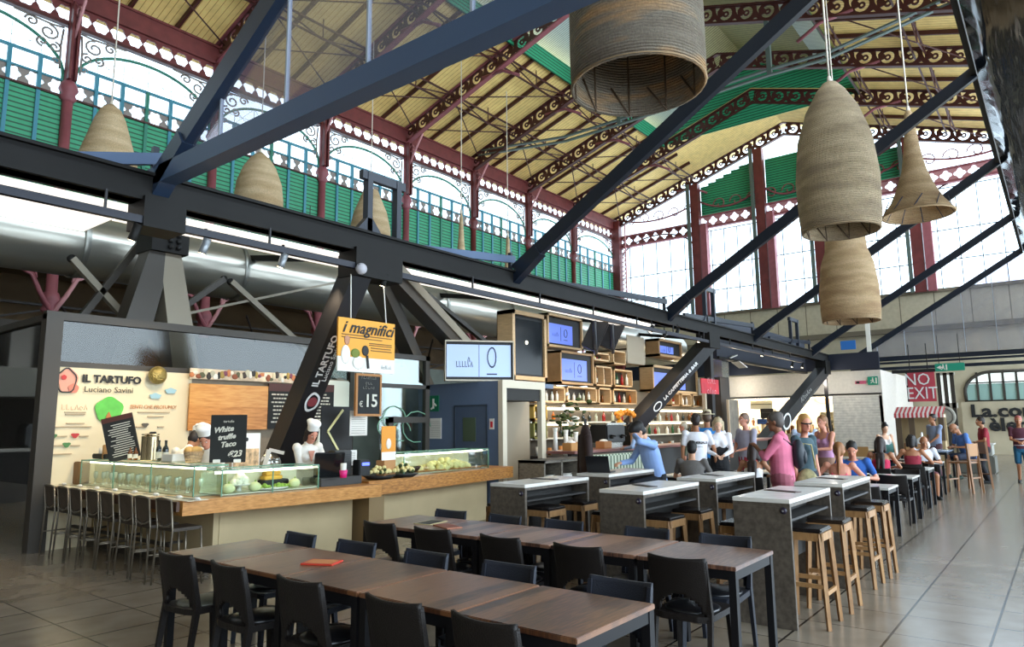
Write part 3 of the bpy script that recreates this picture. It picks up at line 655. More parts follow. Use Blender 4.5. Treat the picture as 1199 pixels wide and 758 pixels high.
# --- ducts
silver = mat('reflective silver foil duct', '#aba89d', .28, metal=.8, bump=.9, bscale=1.6, stretch=(.3, 2, 2))
dk = thing('silver_duct', 'large crinkled silver foil duct running behind the canopy legs', 'duct', (6, 14.4, 5.1))
mb = MB(); pr_ = []
for k in range(46):
    x = -5+k*.8; mb_r = .62+.012*sin(k*1.3)
    pr_.append((mb_r, x))
MB().lathe(pr_, (0, 14.4, 5.15), 28, 'x').build('foil_skin', silver, dk, True)
for k in range(11): MB().lathe([(.645, -4.6+k*3.2), (.66, -4.57+k*3.2), (.645, -4.5+k*3.2)], (0, 14.4, 5.15), 28, 'x').build('clamp_band', mat('duct band', '#8f8f88', .35, metal=.8), dk, True)
dk2 = thing('slim_duct', 'slimmer bluish metal duct below the silver foil duct', 'duct', (6, 15.6, 4.8))
MB().lathe([(.17, -5), (.17, 31)], (0, 15.4, 4.88), 20, 'x').build('tube_skin', mat('bluish duct metal', '#93a5bd', .3, metal=.75, bump=.4, bscale=1.5, stretch=(.3, 2, 2)), dk2, True)
for xj in (1, 9, 17): MB().lathe([(.18, xj), (.18, xj+.12)], (0, 15.4, 4.88), 20, 'x').build('joint_ring', mat('duct band', '#8f8f88'), dk2, True)
# deck behind the canopy that carries the ducts
for xk in (-3, 2.4, 8.4, 14.4, 20.4, 26.4): (MB().bar((xk, 8.6, 4.58), (xk, 24, 6.98), .12).bar((xk, 14.4, 4.7), (xk, 14.4, 5.2), .04).bar((xk, 15.4, 4.9), (xk, 15.4, 5.2), .04)).build('rear_outrigger', blackS, can, True)
# dark fascia hanging below the chord at the far end
fa = thing('dark_fascia', 'dark blue grey fascia panel hanging below the canopy over the far stalls', 'fascia', (26, 9.2, 3.3))
p0, p1 = aY(852, 405, 9.4), aY(1040, 432, 9.4)
MB().box((23.6, 9.4, 3.9), (34.4, 9.55, 5.4)).box((34.4, 6.3, 4.0), (34.5, 19, 4.75)).build('panel', mat('dark fascia paint', '#1a2030', .6), fa, True)
MB().box((23.6, 9.32, 3.9), (34.3, 9.4, 3.98)).build('edge_trim', blackS, fa, True)
# --- woven lamps
def wicker(name, c1, c2, c3):
    m = bpy.data.materials.new(name); m.use_nodes = True; nt = m.node_tree; b = nt.nodes['Principled BSDF']; N = nt.nodes.new; L = nt.links.new
    b.inputs['Roughness'].default_value = .85
    tc = N('ShaderNodeTexCoord'); mp = N('ShaderNodeMapping'); mp.inputs['Scale'].default_value = (.6, .6, 3.0); L(tc.outputs['Object'], mp.inputs[0])
    n = N('ShaderNodeTexNoise'); n.inputs['Scale'].default_value = 1.2; n.inputs['Detail'].default_value = 3; L(mp.outputs[0], n.inputs['Vector'])
    r = N('ShaderNodeValToRGB'); e = r.color_ramp.elements; e[0].position = .35; e[0].color = lin(c1); e[1].position = .62; e[1].color = lin(c3); q = e.new(.5); q.color = lin(c2)
    L(n.outputs['Fac'], r.inputs[0])
    n2 = N('ShaderNodeTexNoise'); n2.inputs['Scale'].default_value = 60; mp2 = N('ShaderNodeMapping'); mp2.inputs['Scale'].default_value = (1, 1, .5); L(tc.outputs['Object'], mp2.inputs[0]); L(mp2.outputs[0], n2.inputs['Vector'])
    mr = N('ShaderNodeMapRange'); mr.inputs[3].default_value = .55; mr.inputs[4].default_value = 1.4; L(n2.outputs['Fac'], mr.inputs[0])
    vm = N('ShaderNodeVectorMath'); vm.operation = 'SCALE'; L(r.outputs[0], vm.inputs[0]); L(mr.outputs[0], vm.inputs['Scale']); L(vm.outputs[0], b.inputs['Base Color'])
    w = N('ShaderNodeTexWave'); w.bands_direction = 'Z'; w.inputs['Scale'].default_value = 9; w.inputs['Distortion'].default_value = 1.5; L(tc.outputs['Object'], w.inputs['Vector'])
    ad = N('ShaderNodeMath'); ad.operation = 'ADD'; L(w.outputs['Fac'], ad.inputs[0]); L(n2.outputs['Fac'], ad.inputs[1])
    bp = N('ShaderNodeBump'); bp.inputs['Strength'].default_value = .7; bp.inputs['Distance'].default_value = .03; L(ad.outputs[0], bp.inputs['Height']); L(bp.outputs[0], b.inputs['Normal'])
    return m
wk1 = wicker('grey brown woven straw', '#857868', '#8f8474', '#c0986c'); wk2 = wicker('honey woven straw', '#b3916a', '#c7a67c', '#d9ba90'); wk3b = wicker('pale brown woven straw', '#a08c72', '#b9a383', '#cbb594'); wk3 = wicker('light woven straw', '#c4a57c', '#d2b68d', '#e0c7a0')
ropeM = mat('pale rope', '#d8cdbd', .8)
bulbs = []
def lamp(label, cx, cy, zb, zt, prof, m, ztop, rfin=False, seg=32, cagem=None):
    """prof: (t from bottom, radius)"""
    t = thing('woven_pendant_lamp', label, 'pendant lamp', (cx, cy, zb), 0, 'woven pendant lamps hanging from the roof')
    H = zt-zb; o = MB().lathe([(r, a*H) for a, r in prof], n=seg).build('shade', m, t)
    md = o.modifiers.new('t', 'SOLIDIFY'); md.thickness = .025
    r0 = prof[0][1]
    mb = MB()
    for k in range(10):
        a = 2*PI*k/10; mb.tube([((r-.03)*cos(a), (r-.03)*sin(a), q*H) for q, r in prof[:max(3, len(prof)-2)]], .012, 5)
        a2 = a+PI/10; mb.tube([((r0-.03)*cos(a), (r0-.03)*sin(a), .01), ((prof[1][1]-.04)*cos(a2), (prof[1][1]-.04)*sin(a2), min(.35, H*.15))], .012, 5)
    mb.build('wire_cage', cagem or mat('brown cage wire', '#5a4632', .6), t)
    MB().lathe([(r0-.02, .0), (r0+.012, .02), (r0-.02, .04)], n=seg).build('rim', mat('lamp rim', '#a48763', .7), t)
    MB().tube([(0, 0, H-.02), (0, 0, H+.5), (0, 0, ztop-zb)], .02, 5).build('rope', ropeM, t)
    MB().lathe([(.04, H-.1), (.05, H+.02), (.03, H+.12)], n=8, cap=True).build('rope_knot', ropeM, t)
    return t
def bot(px, py, d): return aD(px, py, d)
b_ = bot(747, 103, 8.0); lamp('huge grey brown woven drum lamp with a honey coloured band, the largest one hanging', b_.x, b_.y, b_.z, b_.z+2.6, [(0, .76), (.12, .765), (.35, .765), (.6, .72), (.8, .58), (.95, .3), (1, .06)], wk1, zr(b_.y))
b_ = bot(985, 272, 14.0); t_ = bot(968, 83, 14.0); lamp('tall bullet shaped woven lamp hanging right of the big drum lamp', b_.x, b_.y, b_.z, b_.z+(t_.z-b_.z), [(0, .72), (.1, .76), (.35, .78), (.6, .70), (.8, .5), (.93, .28), (.985, .14), (1, .05)], wk3b, zr(b_.y))
b_ = bot(997, 377, 20.0); t_ = bot(988, 262, 20.0); lamp('woven lamp with a flared shoulder seen under the tall bullet lamp', b_.x, b_.y, b_.z, t_.z+.6, [(0, .76), (.1, .79), (.3, .78), (.5, .70), (.62, .56), (.8, .52), (.95, .35), (1, .08)], wk2, zr(b_.y))
b_ = bot(1075, 252, 17.0); t_ = bot(1056, 122, 17.0); lamp('slim necked bell lamp with a wide open cage brim', b_.x, b_.y, b_.z, t_.z, [(0, .80), (.06, .70), (.12, .58), (.25, .42), (.42, .27), (.6, .19), (.85, .12), (.97, .10), (1, .05)], wk2, zr(b_.y), cagem=mat('dark cage wire', '#2d3a55', .5))
b_ = bot(124, 212, 18.0); t_ = bot(128, 117, 18.0); lamp('cone shaped woven lamp nearest the green louvred wall corner', b_.x, b_.y, b_.z, t_.z, [(0, .80), (.3, .66), (.6, .48), (.8, .36), (.93, .24), (1, .08)], wk3, hz(14.6))
b_ = bot(302, 252, 22.0); t_ = bot(304, 175, 22.0); lamp('pale dome shaped woven lamp above the dark canopy chord', b_.x, b_.y, b_.z, t_.z, [(0, .75), (.25, .74), (.5, .68), (.75, .5), (.9, .3), (1, .08)], wk3, hz(14.6))
b_ = bot(433, 290, 25.0); t_ = bot(437, 218, 25.0); lamp('flat topped woven lamp framed by the little steel gate', b_.x, b_.y, b_.z, t_.z, [(0, .74), (.3, .72), (.6, .58), (.85, .36), (.97, .26), (1, .1)], wk3, hz(14.6))
b_ = bot(540, 312, 26.0); t_ = bot(536, 246, 26.0); lamp('very thin spire shaped woven lamp before the green wall', b_.x, b_.y, b_.z, t_.z, [(0, .34), (.06, .26), (.15, .17), (.5, .11), (.9, .07), (1, .03)], wk3, hz(14.6))
b_ = bot(595, 318, 29.0); t_ = bot(592, 275, 29.0); lamp('smallest thin woven lamp beside the steep blue strut', b_.x, b_.y, b_.z, t_.z, [(0, .2), (.1, .15), (.5, .1), (.9, .07), (1, .03)], wk3, hz(14.6))
# ------------------------------------------------------------------ truffle stall
beige = mat('beige counter panel', '#bba780', .7, noise=.05, scale=3)
oak = planks('oak counter edge', ('#8d5a26', '#b67a38', '#cf9450'), 2, .5, .4, (2.5, 14, 14))
oakboard = planks('warm oak board', ('#b9752f', '#cf8a3f', '#dca055'), 2, .4, .5, (1.2, 10, 10))
zinc = mat('white counter paper', '#d8cfbb', .6)
clg = glass('clear case glass', (.95, .99, .96, 1), .04, fres=.2)
glassedge = mat('green glass edge', '#6f9c86', .2)
chalk = mat('blackboard', '#171816', .75); white = mat('matte white', '#e6e2d8', .7); cream = mat('cream panel', '#e3d3b0', .75)
black = mat('matte black', '#141414', .6); darkfr = mat('dark bronze frame', '#39332b', .55)
CT = .9
cn = thing('stall_counter', 'long L shaped counter with beige panels and thick oak edge at the truffle stall', 'counter', (4.1, 8.5, 0))
# stool side and front side
MB().box((3.90, 7.72, CT-.11), (3.935, 12.0, CT-.005)).build('side_edge', mat('dark oak edge', '#4b2f1c', .5), cn, True)
MB().bbox((3.935, 7.80, CT-.1), (4.62, 12.0, CT), .012).build('side_top', mat('counter top oak light', '#b79b72', .45, noise=.12, scale=4, stretch=(6, 1, 1)), cn, True)
fa_, fb_ = Vector((3.96, 7.70, 0)), Vector((6.6, 7.46, 0)); ga_, gb_ = Vector((6.6, 7.72, 0)), Vector((10.4, 8.15, 0))
MB().prism([(fa_.x, fa_.y), (fb_.x, fb_.y), (fb_.x, 8.5), (fa_.x, 8.5)], CT-.16, CT+.002).build('front_top', oak, cn, True)
MB().prism([(ga_.x, ga_.y), (gb_.x, gb_.y), (gb_.x, 8.9), (ga_.x, 8.7)], CT-.17, CT+.03).build('front_top', oak, cn, True)
MB().box((4.621, 8.09, 0), (6.62, 8.2, CT-.16)).box((4.55, 8.1, 0), (4.62, 12, CT-.1)).build('beige_panel', beige, cn, True)
MB().prism([(6.75, 8.2), (10.0, 8.45), (10.0, 8.55), (6.75, 8.35)], 0, CT-.17).build('beige_panel', beige, cn, True)
MB().box((6.72, 7.85, 0), (7.0, 8.3, CT-.15)).build('post', mat('taupe post', '#8d7550', .7), cn, True)
MB().box((4.50, 8.15, 0), (4.55, 12, .09)).build('skirting', darkfr, cn, True)
mb = MB(); mb.bar((4.3, 8.6, .3), (4.3, 11.9, .3), .04); 
for y in (8.8, 9.9, 11.0): mb.bar((4.3, y, .3), (4.55, y, .3), .03)
mb.build('foot_rail', darkfr, cn, True)
# glass display case: side run and front run
def case(name, label, pts, z0, z1, depth, foodn=0, sections=3):
    """pts: two floor points of the outer edge; depth vector"""
    a, c = Vector(pts[0]), Vector(pts[1]); dv = Vector(depth); t = thing(name, label, 'display case', ((a.x+c.x)/2, (a.y+c.y)/2, z0))
    d = (c-a)
    def quad(p, q, r_, s_, th, m, nm):
        nrm = (q-p).cross(s_-p).normalized()*th
        return MB().add([p, q, r_, s_, p+nrm, q+nrm, r_+nrm, s_+nrm], [(0,1,2,3),(7,6,5,4),(0,4,5,1),(1,5,6,2),(2,6,7,3),(3,7,4,0)]).build(nm, m, t, True)
    u0, u1 = Vector((0, 0, z0)), Vector((0, 0, z1))
    quad(a+u0, c+u0, c+u1, a+u1, .008, clg, 'front_pane'); quad(a+u0, a+dv+u0, a+dv+u1, a+u1, .008, clg, 'end_pane'); quad(c+u0, c+dv+u0, c+dv+u1, c+u1, .008, clg, 'end_pane')
    quad(a+u1, c+u1, c+dv+u1, a+dv+u1, .012, glassedge if 0 else clg, 'top_pane')
    mb = MB(); e = .006
    for p, q in ((a+u1, c+u1), (a+u1, a+dv+u1), (c+u1, c+dv+u1), (a+dv+u1, c+dv+u1)): mb.bar(p, q, .016)
    for k in range(sections+1): p = a+d*k/sections; mb.bar(p+u0, p+u1, .012)
    mb.build('glass_edge', glassedge, t, True)
    quad(a+dv*.97+u0, c+dv*.97+u0, c+dv*.97+u1-Vector((0, 0, .04)), a+dv*.97+u1-Vector((0, 0, .04)), .01, mat('case back panel', '#d9d3b4', .5), 'back_panel')
    q = MB().bar(a+dv*.3+u1-Vector((0, 0, .03)), c+dv*.3+u1-Vector((0, 0, .03)), .03); q.build('light_strip', mat('case light strip', '#fff6d8', .5, emit=6.), t, True)
    quad(a+dv*.05+u0+Vector((0, 0, .012)), c+dv*.05+u0+Vector((0, 0, .012)), c+dv*.95+u0+Vector((0, 0, .012)), a+dv*.95+u0+Vector((0, 0, .012)), .012, mat('steel tray', '#c9c6b2', .3, metal=.3), 'tray')
    return t
case('display_case', 'glass display case of glasses on the stool side of the truffle counter', ((4.24, 8.0), (4.24, 11.2)) and ((4.24, 8.02, 0), (4.24, 11.2, 0)), CT, 1.25, (.42, 0, 0), sections=3)
case('display_case', 'glass display case of food on the front of the truffle counter', ((4.45, 7.78, 0), (5.75, 7.72, 0)), CT, 1.2, (0, .5, 0), sections=2)
ga2, gb2 = Vector((7.5, 7.98, 0)), Vector((9.75, 8.2, 0))
case('display_case', 'long glass display case of salads near the blue kiosk', (ga2, gb2), CT+.03, 1.27, (0, .5, 0), sections=1)
# food & goods
def small(name, label, cat, p, parts, group=None, rz=0):
    t = thing(name, label, cat, p, rz, group)
    for nm, mb, m in parts: mb.build(nm, m, t)
    return t
cauli = mat('cauliflower white', '#ece6cf', .8, bump=.8, bscale=30); leafy = mat('salad leaves', '#8fae4a', .7, noise=.4, scale=30, bump=.8, bscale=40); yel = mat('yellow cheese', '#d9a53a', .6)
def blob(r, n, spread, seed):
    rnd = random.Random(seed); mb = MB()
    for k in range(n):
        a = rnd.random()*2*PI; q = rnd.random()**.5; mb.ell((spread[0]*q*cos(a), spread[1]*q*sin(a), spread[2]*(1-q)+r*.5), (r*rnd.uniform(.7, 1.2),)*3, 8, 6)
    return mb
small('cauliflower', 'whole white cauliflower on a stand inside the front case', 'vegetable', (4.8, 8.0, CT+.1), [('floret', blob(.06, 14, (.08, .08, .1), 1), cauli), ('plate', MB().lathe([(.03, -.07), (.03, -.01), (.13, 0), (.14, .015), (.001, .01)], n=16), white)])
small('salad_platter', 'low platter of green salad along the front case', 'food', (5.2, 7.98, CT+.03), [('leaf_heap', blob(.03, 26, (.28, .08, .04), 2), leafy), ('platter', MB().lathe([(.001, 0), (.2, 0), (.24, .015), (.001, .012)], n=20), white)])
small('cheese_stack', 'stacked orange yellow cheese wedges on a dark block', 'food', (5.35, 8.12, CT+.03), [('wedge', MB().bbox((-.16, -.06, .1), (.1, .06, .15)).bbox((-.14, -.05, .155), (.08, .05, .2)), yel), ('block', MB().bbox((-.18, -.08, 0), (.18, .08, .1)), black)])
for k, (x, y) in enumerate(((4.62, 7.93), (4.95, 7.9), (5.55, 7.95))):
    small('melon', ('pale round melon beside the cauliflower', 'pale green melon in the middle of the front case', 'small white melon near the till end of the case')[k], 'fruit', (x, y, CT+.075), [('rind', MB().ell((0, 0, 0), (.075, .075, .06), 12, 8), mat('pale melon rind', '#dfe0ad', .6)), ('stem', MB().tube([(0, 0, .05), (.01, 0, .08)], .008, 5), leafy)])
p_ = (8.75, 8.35, CT+.05)
small('cheese_flower_heap', 'big heap of creamy yellow cheese pieces on a wooden board in the long case', 'food', p_, [('cheese_piece', blob(.06, 60, (.62, .12, .14), 5), mat('creamy cheese', '#eadf9f', .6, noise=.2, scale=12)), ('board', MB().bbox((-.75, -.17, 0), (.8, .17, .025)), oak)])
small('dark_bowl', 'small dark bowl in the long salad case', 'bowl', (8.0, 8.3, CT+.05), [('bowl', MB().lathe([(.04, 0), (.1, .05), (.13, .1), (.12, .1), (.09, .05), (.001, .02)], n=16), mat('dark bowl', '#3a211b', .4)), ('filling', MB().ell((0, 0, .07), (.1, .1, .03), 12, 6), leafy)])
small('salad_heap', 'green salad heap at the till end of the long case', 'food', (7.7, 8.2, CT+.05), [('leaf_heap', blob(.05, 24, (.14, .1, .12), 6), leafy), ('bowl', MB().lathe([(.08, 0), (.15, .05), (.001, .03)], n=16), white)])
def bottle(m, h=.3, r=.037, cap='#222222', lbl=None):
    parts = [('bottle_body', MB().lathe([(.001, 0), (r, 0), (r, h*.55), (r*.85, h*.65), (r*.35, h*.75), (r*.33, h*.97), (.001, h*.97)], n=10), m), ('bottle_cap', MB().lathe([(r*.4, h*.93), (r*.4, h), (.001, h)], n=8), mat('cap '+cap, cap, .5))]
    if lbl: parts.append(('paper_label', MB().lathe([(r*1.03, h*.15), (r*1.03, h*.45)], n=10), mat('bottle label '+lbl, lbl, .7)))
    return parts
gdark = mat('dark bottle glass', '#16201a', .1, coat=.5); gamber = mat('amber bottle glass', '#6b3d12', .12); gclear = mat('pale spirit glass', '#b8bda8', .08); ggreen = mat('green bottle glass', '#23512e', .1)
z_ = 1.27
for k, (x, y) in enumerate(((4.45, 9.35), (4.47, 9.22), (4.43, 9.12))): small('oil_bottle', ('dark oil bottle by the steel canisters, first of three', 'dark oil bottle between two others on the glass top', 'dark oil bottle closest to the stacked napkins')[k], 'bottle', (x, y, z_), bottle(gdark, .27, .035, '#111111', '#d8d4c0'), 'dark oil bottles on the side case')
for k, (x, y) in enumerate(((4.42, 10.1), (4.44, 9.98))): small('sauce_jar', ('small dark sauce jar beside the slanted menu board', 'small sauce jar next to the steel canisters')[k], 'jar', (x, y, z_), bottle(gamber, .18, .03, '#222222', '#e8e3cf'))
for k, y in enumerate((9.72, 9.58)): small('steel_canister', ('ribbed steel canister on the left of its pair', 'ribbed steel canister nearer the oil bottles')[k], 'canister', (4.47, y, z_), [('body', MB().lathe([(.001, 0), (.075, 0)]+[(.075+.003*(j % 2), .01+j*.012) for j in range(27)]+[(.001, .335)], n=20), mat('brushed steel gold', '#b5a483', .25, metal=.9)), ('lid', MB().lathe([(.078, .335), (.078, .35), (.001, .355)], n=20), mat('brushed steel gold', '#b5a483'))])
small('napkin_stack', 'flat stack of white napkins on the side case top', 'napkins', (4.46, 8.9, z_), [('napkin', MB().bbox((-.12, -.14, 0), (.12, .14, .1), .006), white), ('tray', MB().bbox((-.14, -.16, -.0), (.14, .16, .02)), mat('steel tray', '#c9c6b2'))])
small('bread_basket', 'wicker basket of bread next to the tall blackboard', 'basket', (4.5, 8.55, z_), [('basket', MB().lathe([(.09, 0), (.12, .14), (.11, .14), (.001, .02)], n=14), wk2), ('bread_roll', MB().ell((.03, 0, .15), (.08, .05, .05), 10, 6).ell((-.04, .03, .15), (.07, .05, .05), 10, 6), mat('bread crust', '#d9a85e', .7))])
small('gift_box_stack', 'dark gift box with jars at the far end of the glass top', 'gift box', (4.45, 10.95, z_), [('box', MB().bbox((-.1, -.22, 0), (.1, .2, .07)), black), ('jar_lid', MB().lathe([(.05, .07), (.05, .15), (.001, .15)], (0, .1, 0), 10).lathe([(.05, .07), (.05, .17), (.001, .17)], (0, -.03, 0), 10), white), ('ribbon', MB().bbox((-.105, -.18, .0), (.105, -.14, .2)), mat('ribbon wood', '#c2925a'))])
small('wood_block', 'small brown wooden knife block at the wall end of the counter', 'block', (4.33, 11.45, CT), [('block', MB().bbox((-.08, -.12, 0), (.08, .12, .32), .01), mat('brown block', '#7c5a34', .6)), ('slot', MB().box((-.05, -.1, .32), (-.03, .1, .322)), black)])
for k in range(22):
    small('stemmed_glass', 'clear glass stored in the side display case, %s part' % ['wall end', 'middle', 'corner end'][min(2, k//8)], 'glass', (4.36+.1*(k % 2), 11.0-.13*k, CT+.02), [('bowl', MB().lathe([(.025, 0), (.026, .01), (.005, .016), (.005, .07), (.026, .09), (.03, .14), (.026, .17)], n=10), mat('stored glass', '#dfe6d2', .08, metal=.1)), ('rim', MB().lathe([(.026, .17), (.028, .172), (.024, .172)], n=10), glassedge)], 'glasses stored in the side display case')
# slanted menu & tall blackboard
t = thing('slanted_menu_board', 'slanted black menu board leaning on the glass case top', 'menu board', (4.5, 10.42, z_), rad(50))
R_ = Matrix.Rotation(rad(-14), 4, 'X')
MB().box((-.02, -.2, 0), (.02, .2, .62), R_).build('board', chalk, t); MB().box((-.022, -.2, .55), (-.019, .2, .62), R_).build('header', mat('brown header', '#4a2218', .6), t)
mb = MB()
for k in range(15): mb.box((-.0225, -.17+random.random()*.06, .06+k*.031), (-.0205, .15-random.random()*.1, .07+k*.031), R_)
mb.build('chalk_writing', mat('chalk', '#cfcabb', .8), t)
t = thing('tall_blackboard', 'upright blackboard with a white handwritten offer standing on the glass case', 'blackboard', (4.72, 8.15, z_), rad(48))
MB().bbox((-.015, -.21, 0), (.015, .21, .58), .004).build('board', chalk, t)
for j, (s_, zz, sz, yy) in enumerate((('White', .40, .09, .06), ('truffle', .31, .085, .02), ('Taco', .22, .09, .0), ('\u20ac23', .10, .10, -.08))):
    text(s_, sz, mat('chalk', '#cfcabb'), t, frameM((-.017, yy, zz), (0, -1, .12), (0, .1, 1)), shear=.35, bold=.003)
text('tartufo', .045, mat('chalk', '#cfcabb'), t, frameM((-.017, 0, .5), (0, -1, 0), (0, 0, 1)))
for y in (-.12, .12): MB().bbox((-.05, y-.04, -.0), (.03, y+.04, .04), .004).build('holder', white, t)
# till group
t = thing('cash_register', 'black touch screen till on a dark drawer at the truffle counter', 'till', (6.15, 8.05, CT+.002), rad(0))
MB().bbox((-.28, -.22, 0), (.42, .2, .11)).build('cash_drawer', mat('till grey', '#2c2a26', .45), t)
MB().bbox((-.2, -.2, -.18), (.2, -.17, .18), .01, Matrix.Translation((.02, .05, .33)) @ Matrix.Rotation(rad(-28), 4, 'Z') @ Matrix.Rotation(rad(18), 4, 'X')).build('screen', mat('till screen', '#18191b', .15), t)
MB().bbox((.1, -.02, .11), (.4, .16, .46), .015).build('housing', mat('till grey', '#2c2a26'), t)
MB().box((.12, -.021, .2), (.36, -.019, .4)).build('vent_grille', banded('till grille', '#333230', '#111111', (0, 0, 1), .03, .4), t)
MB().bbox((.42, -.16, .1), (.62, .0, .32), .012).box((.46, -.165, .24), (.58, -.16, .28)).build('card_terminal', black, t)
MB().box((.46, -.17, .24), (.59, -.163, .28)).build('display', mat('blue display', '#5566ff', .4, emit=2.5), t)
small('pink_cup', 'bright pink cup in front of the till', 'cup', (6.12, 7.68, CT+.115), [('cup', MB().lathe([(.001, 0), (.045, 0), (.055, .1), (.05, .1), (.04, .01)], n=14), mat('hot pink', '#d81c74', .4)), ('paper_roll', MB().lathe([(.04, .1), (.04, .19), (.001, .19)], n=12), white)])
small('black_clipboard', 'black clipboard lying on the counter in front of the cook', 'clipboard', (5.85, 7.95, CT+.002), [('board', MB().bbox((-.12, -.1, 0), (.15, .1, .015)), black), ('paper', MB().box((-.1, -.08, .015), (.1, .08, .018)), white)])
for k, (x, l) in enumerate(((6.98, 'black tray of dried flowers and jars right of the till'), (7.45, 'black tray of mixed flowers beside the cardboard box'))):
    rnd = random.Random(k); fl = MB(); f2 = MB()
    for j in range(30):
        a = rnd.random()*2*PI; q = rnd.random()**.5; fl.ell((.2*q*cos(a), .1*q*sin(a), .08+.16*(1-q)*rnd.random()+.02), (.03, .03, .03), 7, 5)
        if j % 2: f2.ell((.2*q*cos(a+1), .1*q*sin(a+1), .08+.2*(1-q)*rnd.random()), (.026, .03, .03), 7, 5)
    small('flower_tray', l, 'flowers', (x, 7.95, CT+.032), [('tray', MB().lathe([(.001, 0), (.16, 0), (.24, .05), (.23, .055), (.001, .02)], n=18), black), ('pale_blossom', fl, mat('pale blossom', '#e0cf8e', .8)), ('leaf', f2, mat('dark leaf', '#3f4b22', .8))])
t = thing('flyer_stand', 'orange flyer on a cardboard box beside the flower trays', 'flyer', (7.2, 8.05, CT+.03), rad(8))
MB().bbox((-.13, -.08, 0), (.13, .08, .26), .004).build('box', mat('cardboard', '#b58454', .8), t); MB().box((-.16, -.05, .26), (.16, -.04, .76)).build('flyer', mat('orange print', '#e0922c', .6), t)
MB().box((-.16, -.055, .26), (.16, -.05, .38)).build('flyer_footer', white, t); MB().ell((-.01, -.055, .5), (.06, .01, .08), 10, 6).build('printed_figure', mat('printed figure', '#e8dcc8', .7), t)
for k, (x, y, z, w, h, l) in enumerate(((6.68, 8.25, 1.13, .26, .22, 'white notice sheet beside the till'), (7.12, 8.6, 1.55, .34, .38, 'printed allergen sheet hanging under the chalkboard'))):
    t = thing('paper_notice', l, 'notice', (x, y, z)); MB().box((-w/2, -.005, 0), (w/2, 0, h)).build('sheet', white, t)
    mb = MB()
    for j in range(9): mb.box((-w*.4, -.007, h*(.1+j*.09)), (w*.38, -.005, h*(.1+j*.09)+.006))
    mb.build('printed_line', mat('grey print', '#8a8478', .7), t)
    if z < 1.5: MB().bar((0, .02, -.2), (0, .02, .05), .02).build('stand', black, t)
    else: MB().bar((-.1, .01, h), (-.1, .01, h+.0), .01).bar((0, .01, h), (0, .01, 1.86-z), .012).build('cord', black, t)
t = thing('arrow_board', 'black board with a pale arrow outline behind the till', 'sign', (6.95, 8.9, 1.2)); MB().bbox((-.3, 0, 0), (.3, .03, .8)).build('board', black, t)
MB().bar((.1, -.01, .75), (-.18, -.01, .42), .035, .01, (0, -1, 0)).bar((-.18, -.01, .42), (.08, -.01, .05), .035, .01, (0, -1, 0)).build('arrow_mark', mat('pale yellow mark', '#d8d39a', .6), t)
MB().bar((-.25, .02, -.3), (-.25, .02, 0), .03).bar((.25, .02, -.3), (.25, .02, 0), .03).bar((-.25, .05, -1.2), (-.25, .05, 0), .03).bar((.25, .05, -1.2), (.25, .05, 0), .03).build('leg', black, t)
# placemats with cutlery along the stool counter
for k, y in enumerate((11.5, 10.95, 10.4, 9.85, 9.3, 8.75, 8.2, 7.8)):
    t = thing('placemat', ('folded napkin place setting, %s of the row on the stool counter' % ('first from the wall', 'second from the wall', 'third from the wall', 'fourth from the wall', 'fourth from the corner', 'third from the corner', 'second from the corner', 'last at the corner')[k]), 'place setting', (4.08, y, CT+.001), 0, 'place settings on the stool counter')
    MB().box((-.12, -.2, 0), (.12, .2, .004)).build('paper_mat', mat('paper mat', '#e9dfc4', .8), t)
    MB().ell((0, -.17, .02), (.03, .06, .02), 8, 5).build('napkin', white, t)
    MB().bar((.0, -.1, .012), (.0, .14, .012), .02, .006).build('fork', mat('cutlery steel', '#9b968a', .3, metal=.8), t)
# stall walls
sw = thing('stall_wall', 'cream painted stall wall with a green tree drawing and black lettering', 'stall wall', (6, 11.52, 0))
MB().box((3.93, 11.5, 0), (5.95, 11.6, 2.62)).build('panel', cream, sw, True)
lx = lambda px, py: aY(px, py, 11.49)
def onwall(px, py, y=11.47): p = aY(px, py, y); return frameM(p - sw.location, (1, 0, 0), (0, 0, 1))
text('IL TARTUFO', .155, black, sw, onwall(132, 445), bold=.006); text('Luciano Savini', .125, mat('grey print2', '#5a5348', .7), sw, onwall(128, 457))
def blobo(px, py, rx, rz, m, nm, n=26, amp=.06, lob=5, ph=0, hole=0, y=11.47, ext=.004):
    o = [[(rx*(1+amp*sin(lob*t+ph))*cos(t), rz*(1+amp*sin(lob*t+ph))*sin(t)) for t in (2*PI*k/n for k in range(n))]]
    h = [[(x*(1-hole), z*(1-hole)) for x, z in o[0]]] if hole else []
    return curve2d(nm, o, h, m, ext, sw, onwall(px, py, y))
blobo(128, 480, .2, .19, mat('tree green', '#5fb84d', .7, noise=.15, scale=8), 'tree_drawing'); blobo(127, 491, .035, .1, mat('trunk brown', '#b8743f', .7), 'trunk_drawing', amp=.1, y=11.455)
blobo(80, 446, .13, .18, mat('ham pink', '#dd9c86', .7), 'ham_drawing'); blobo(78, 446, .135, .185, black, 'ham_outline', hole=.1, y=11.455)
blobo(75, 442, .035, .035, mat('red print', '#c43a3a', .7), 'ham_spot', y=11.45); blobo(86, 455, .07, .07, mat('ham pink2', '#cf7f6a', .7), 'ham_spot', y=11.46)
for px, py in ((182, 464), (200, 458)): blobo(px, py, .09, .045, mat('cloud blue', '#9dc0c9', .7), 'cloud_drawing', amp=.12)
text('SENTI CHE PROFUMO!', .085, mat('orange print2', '#c98a5c', .7), sw, onwall(180, 477), sx=.85, shear=.1)
strokes(sw, onwall(88, 477), .36, .08, 6, mat('orange print2', '#c98a5c'), 3)
mb = MB()
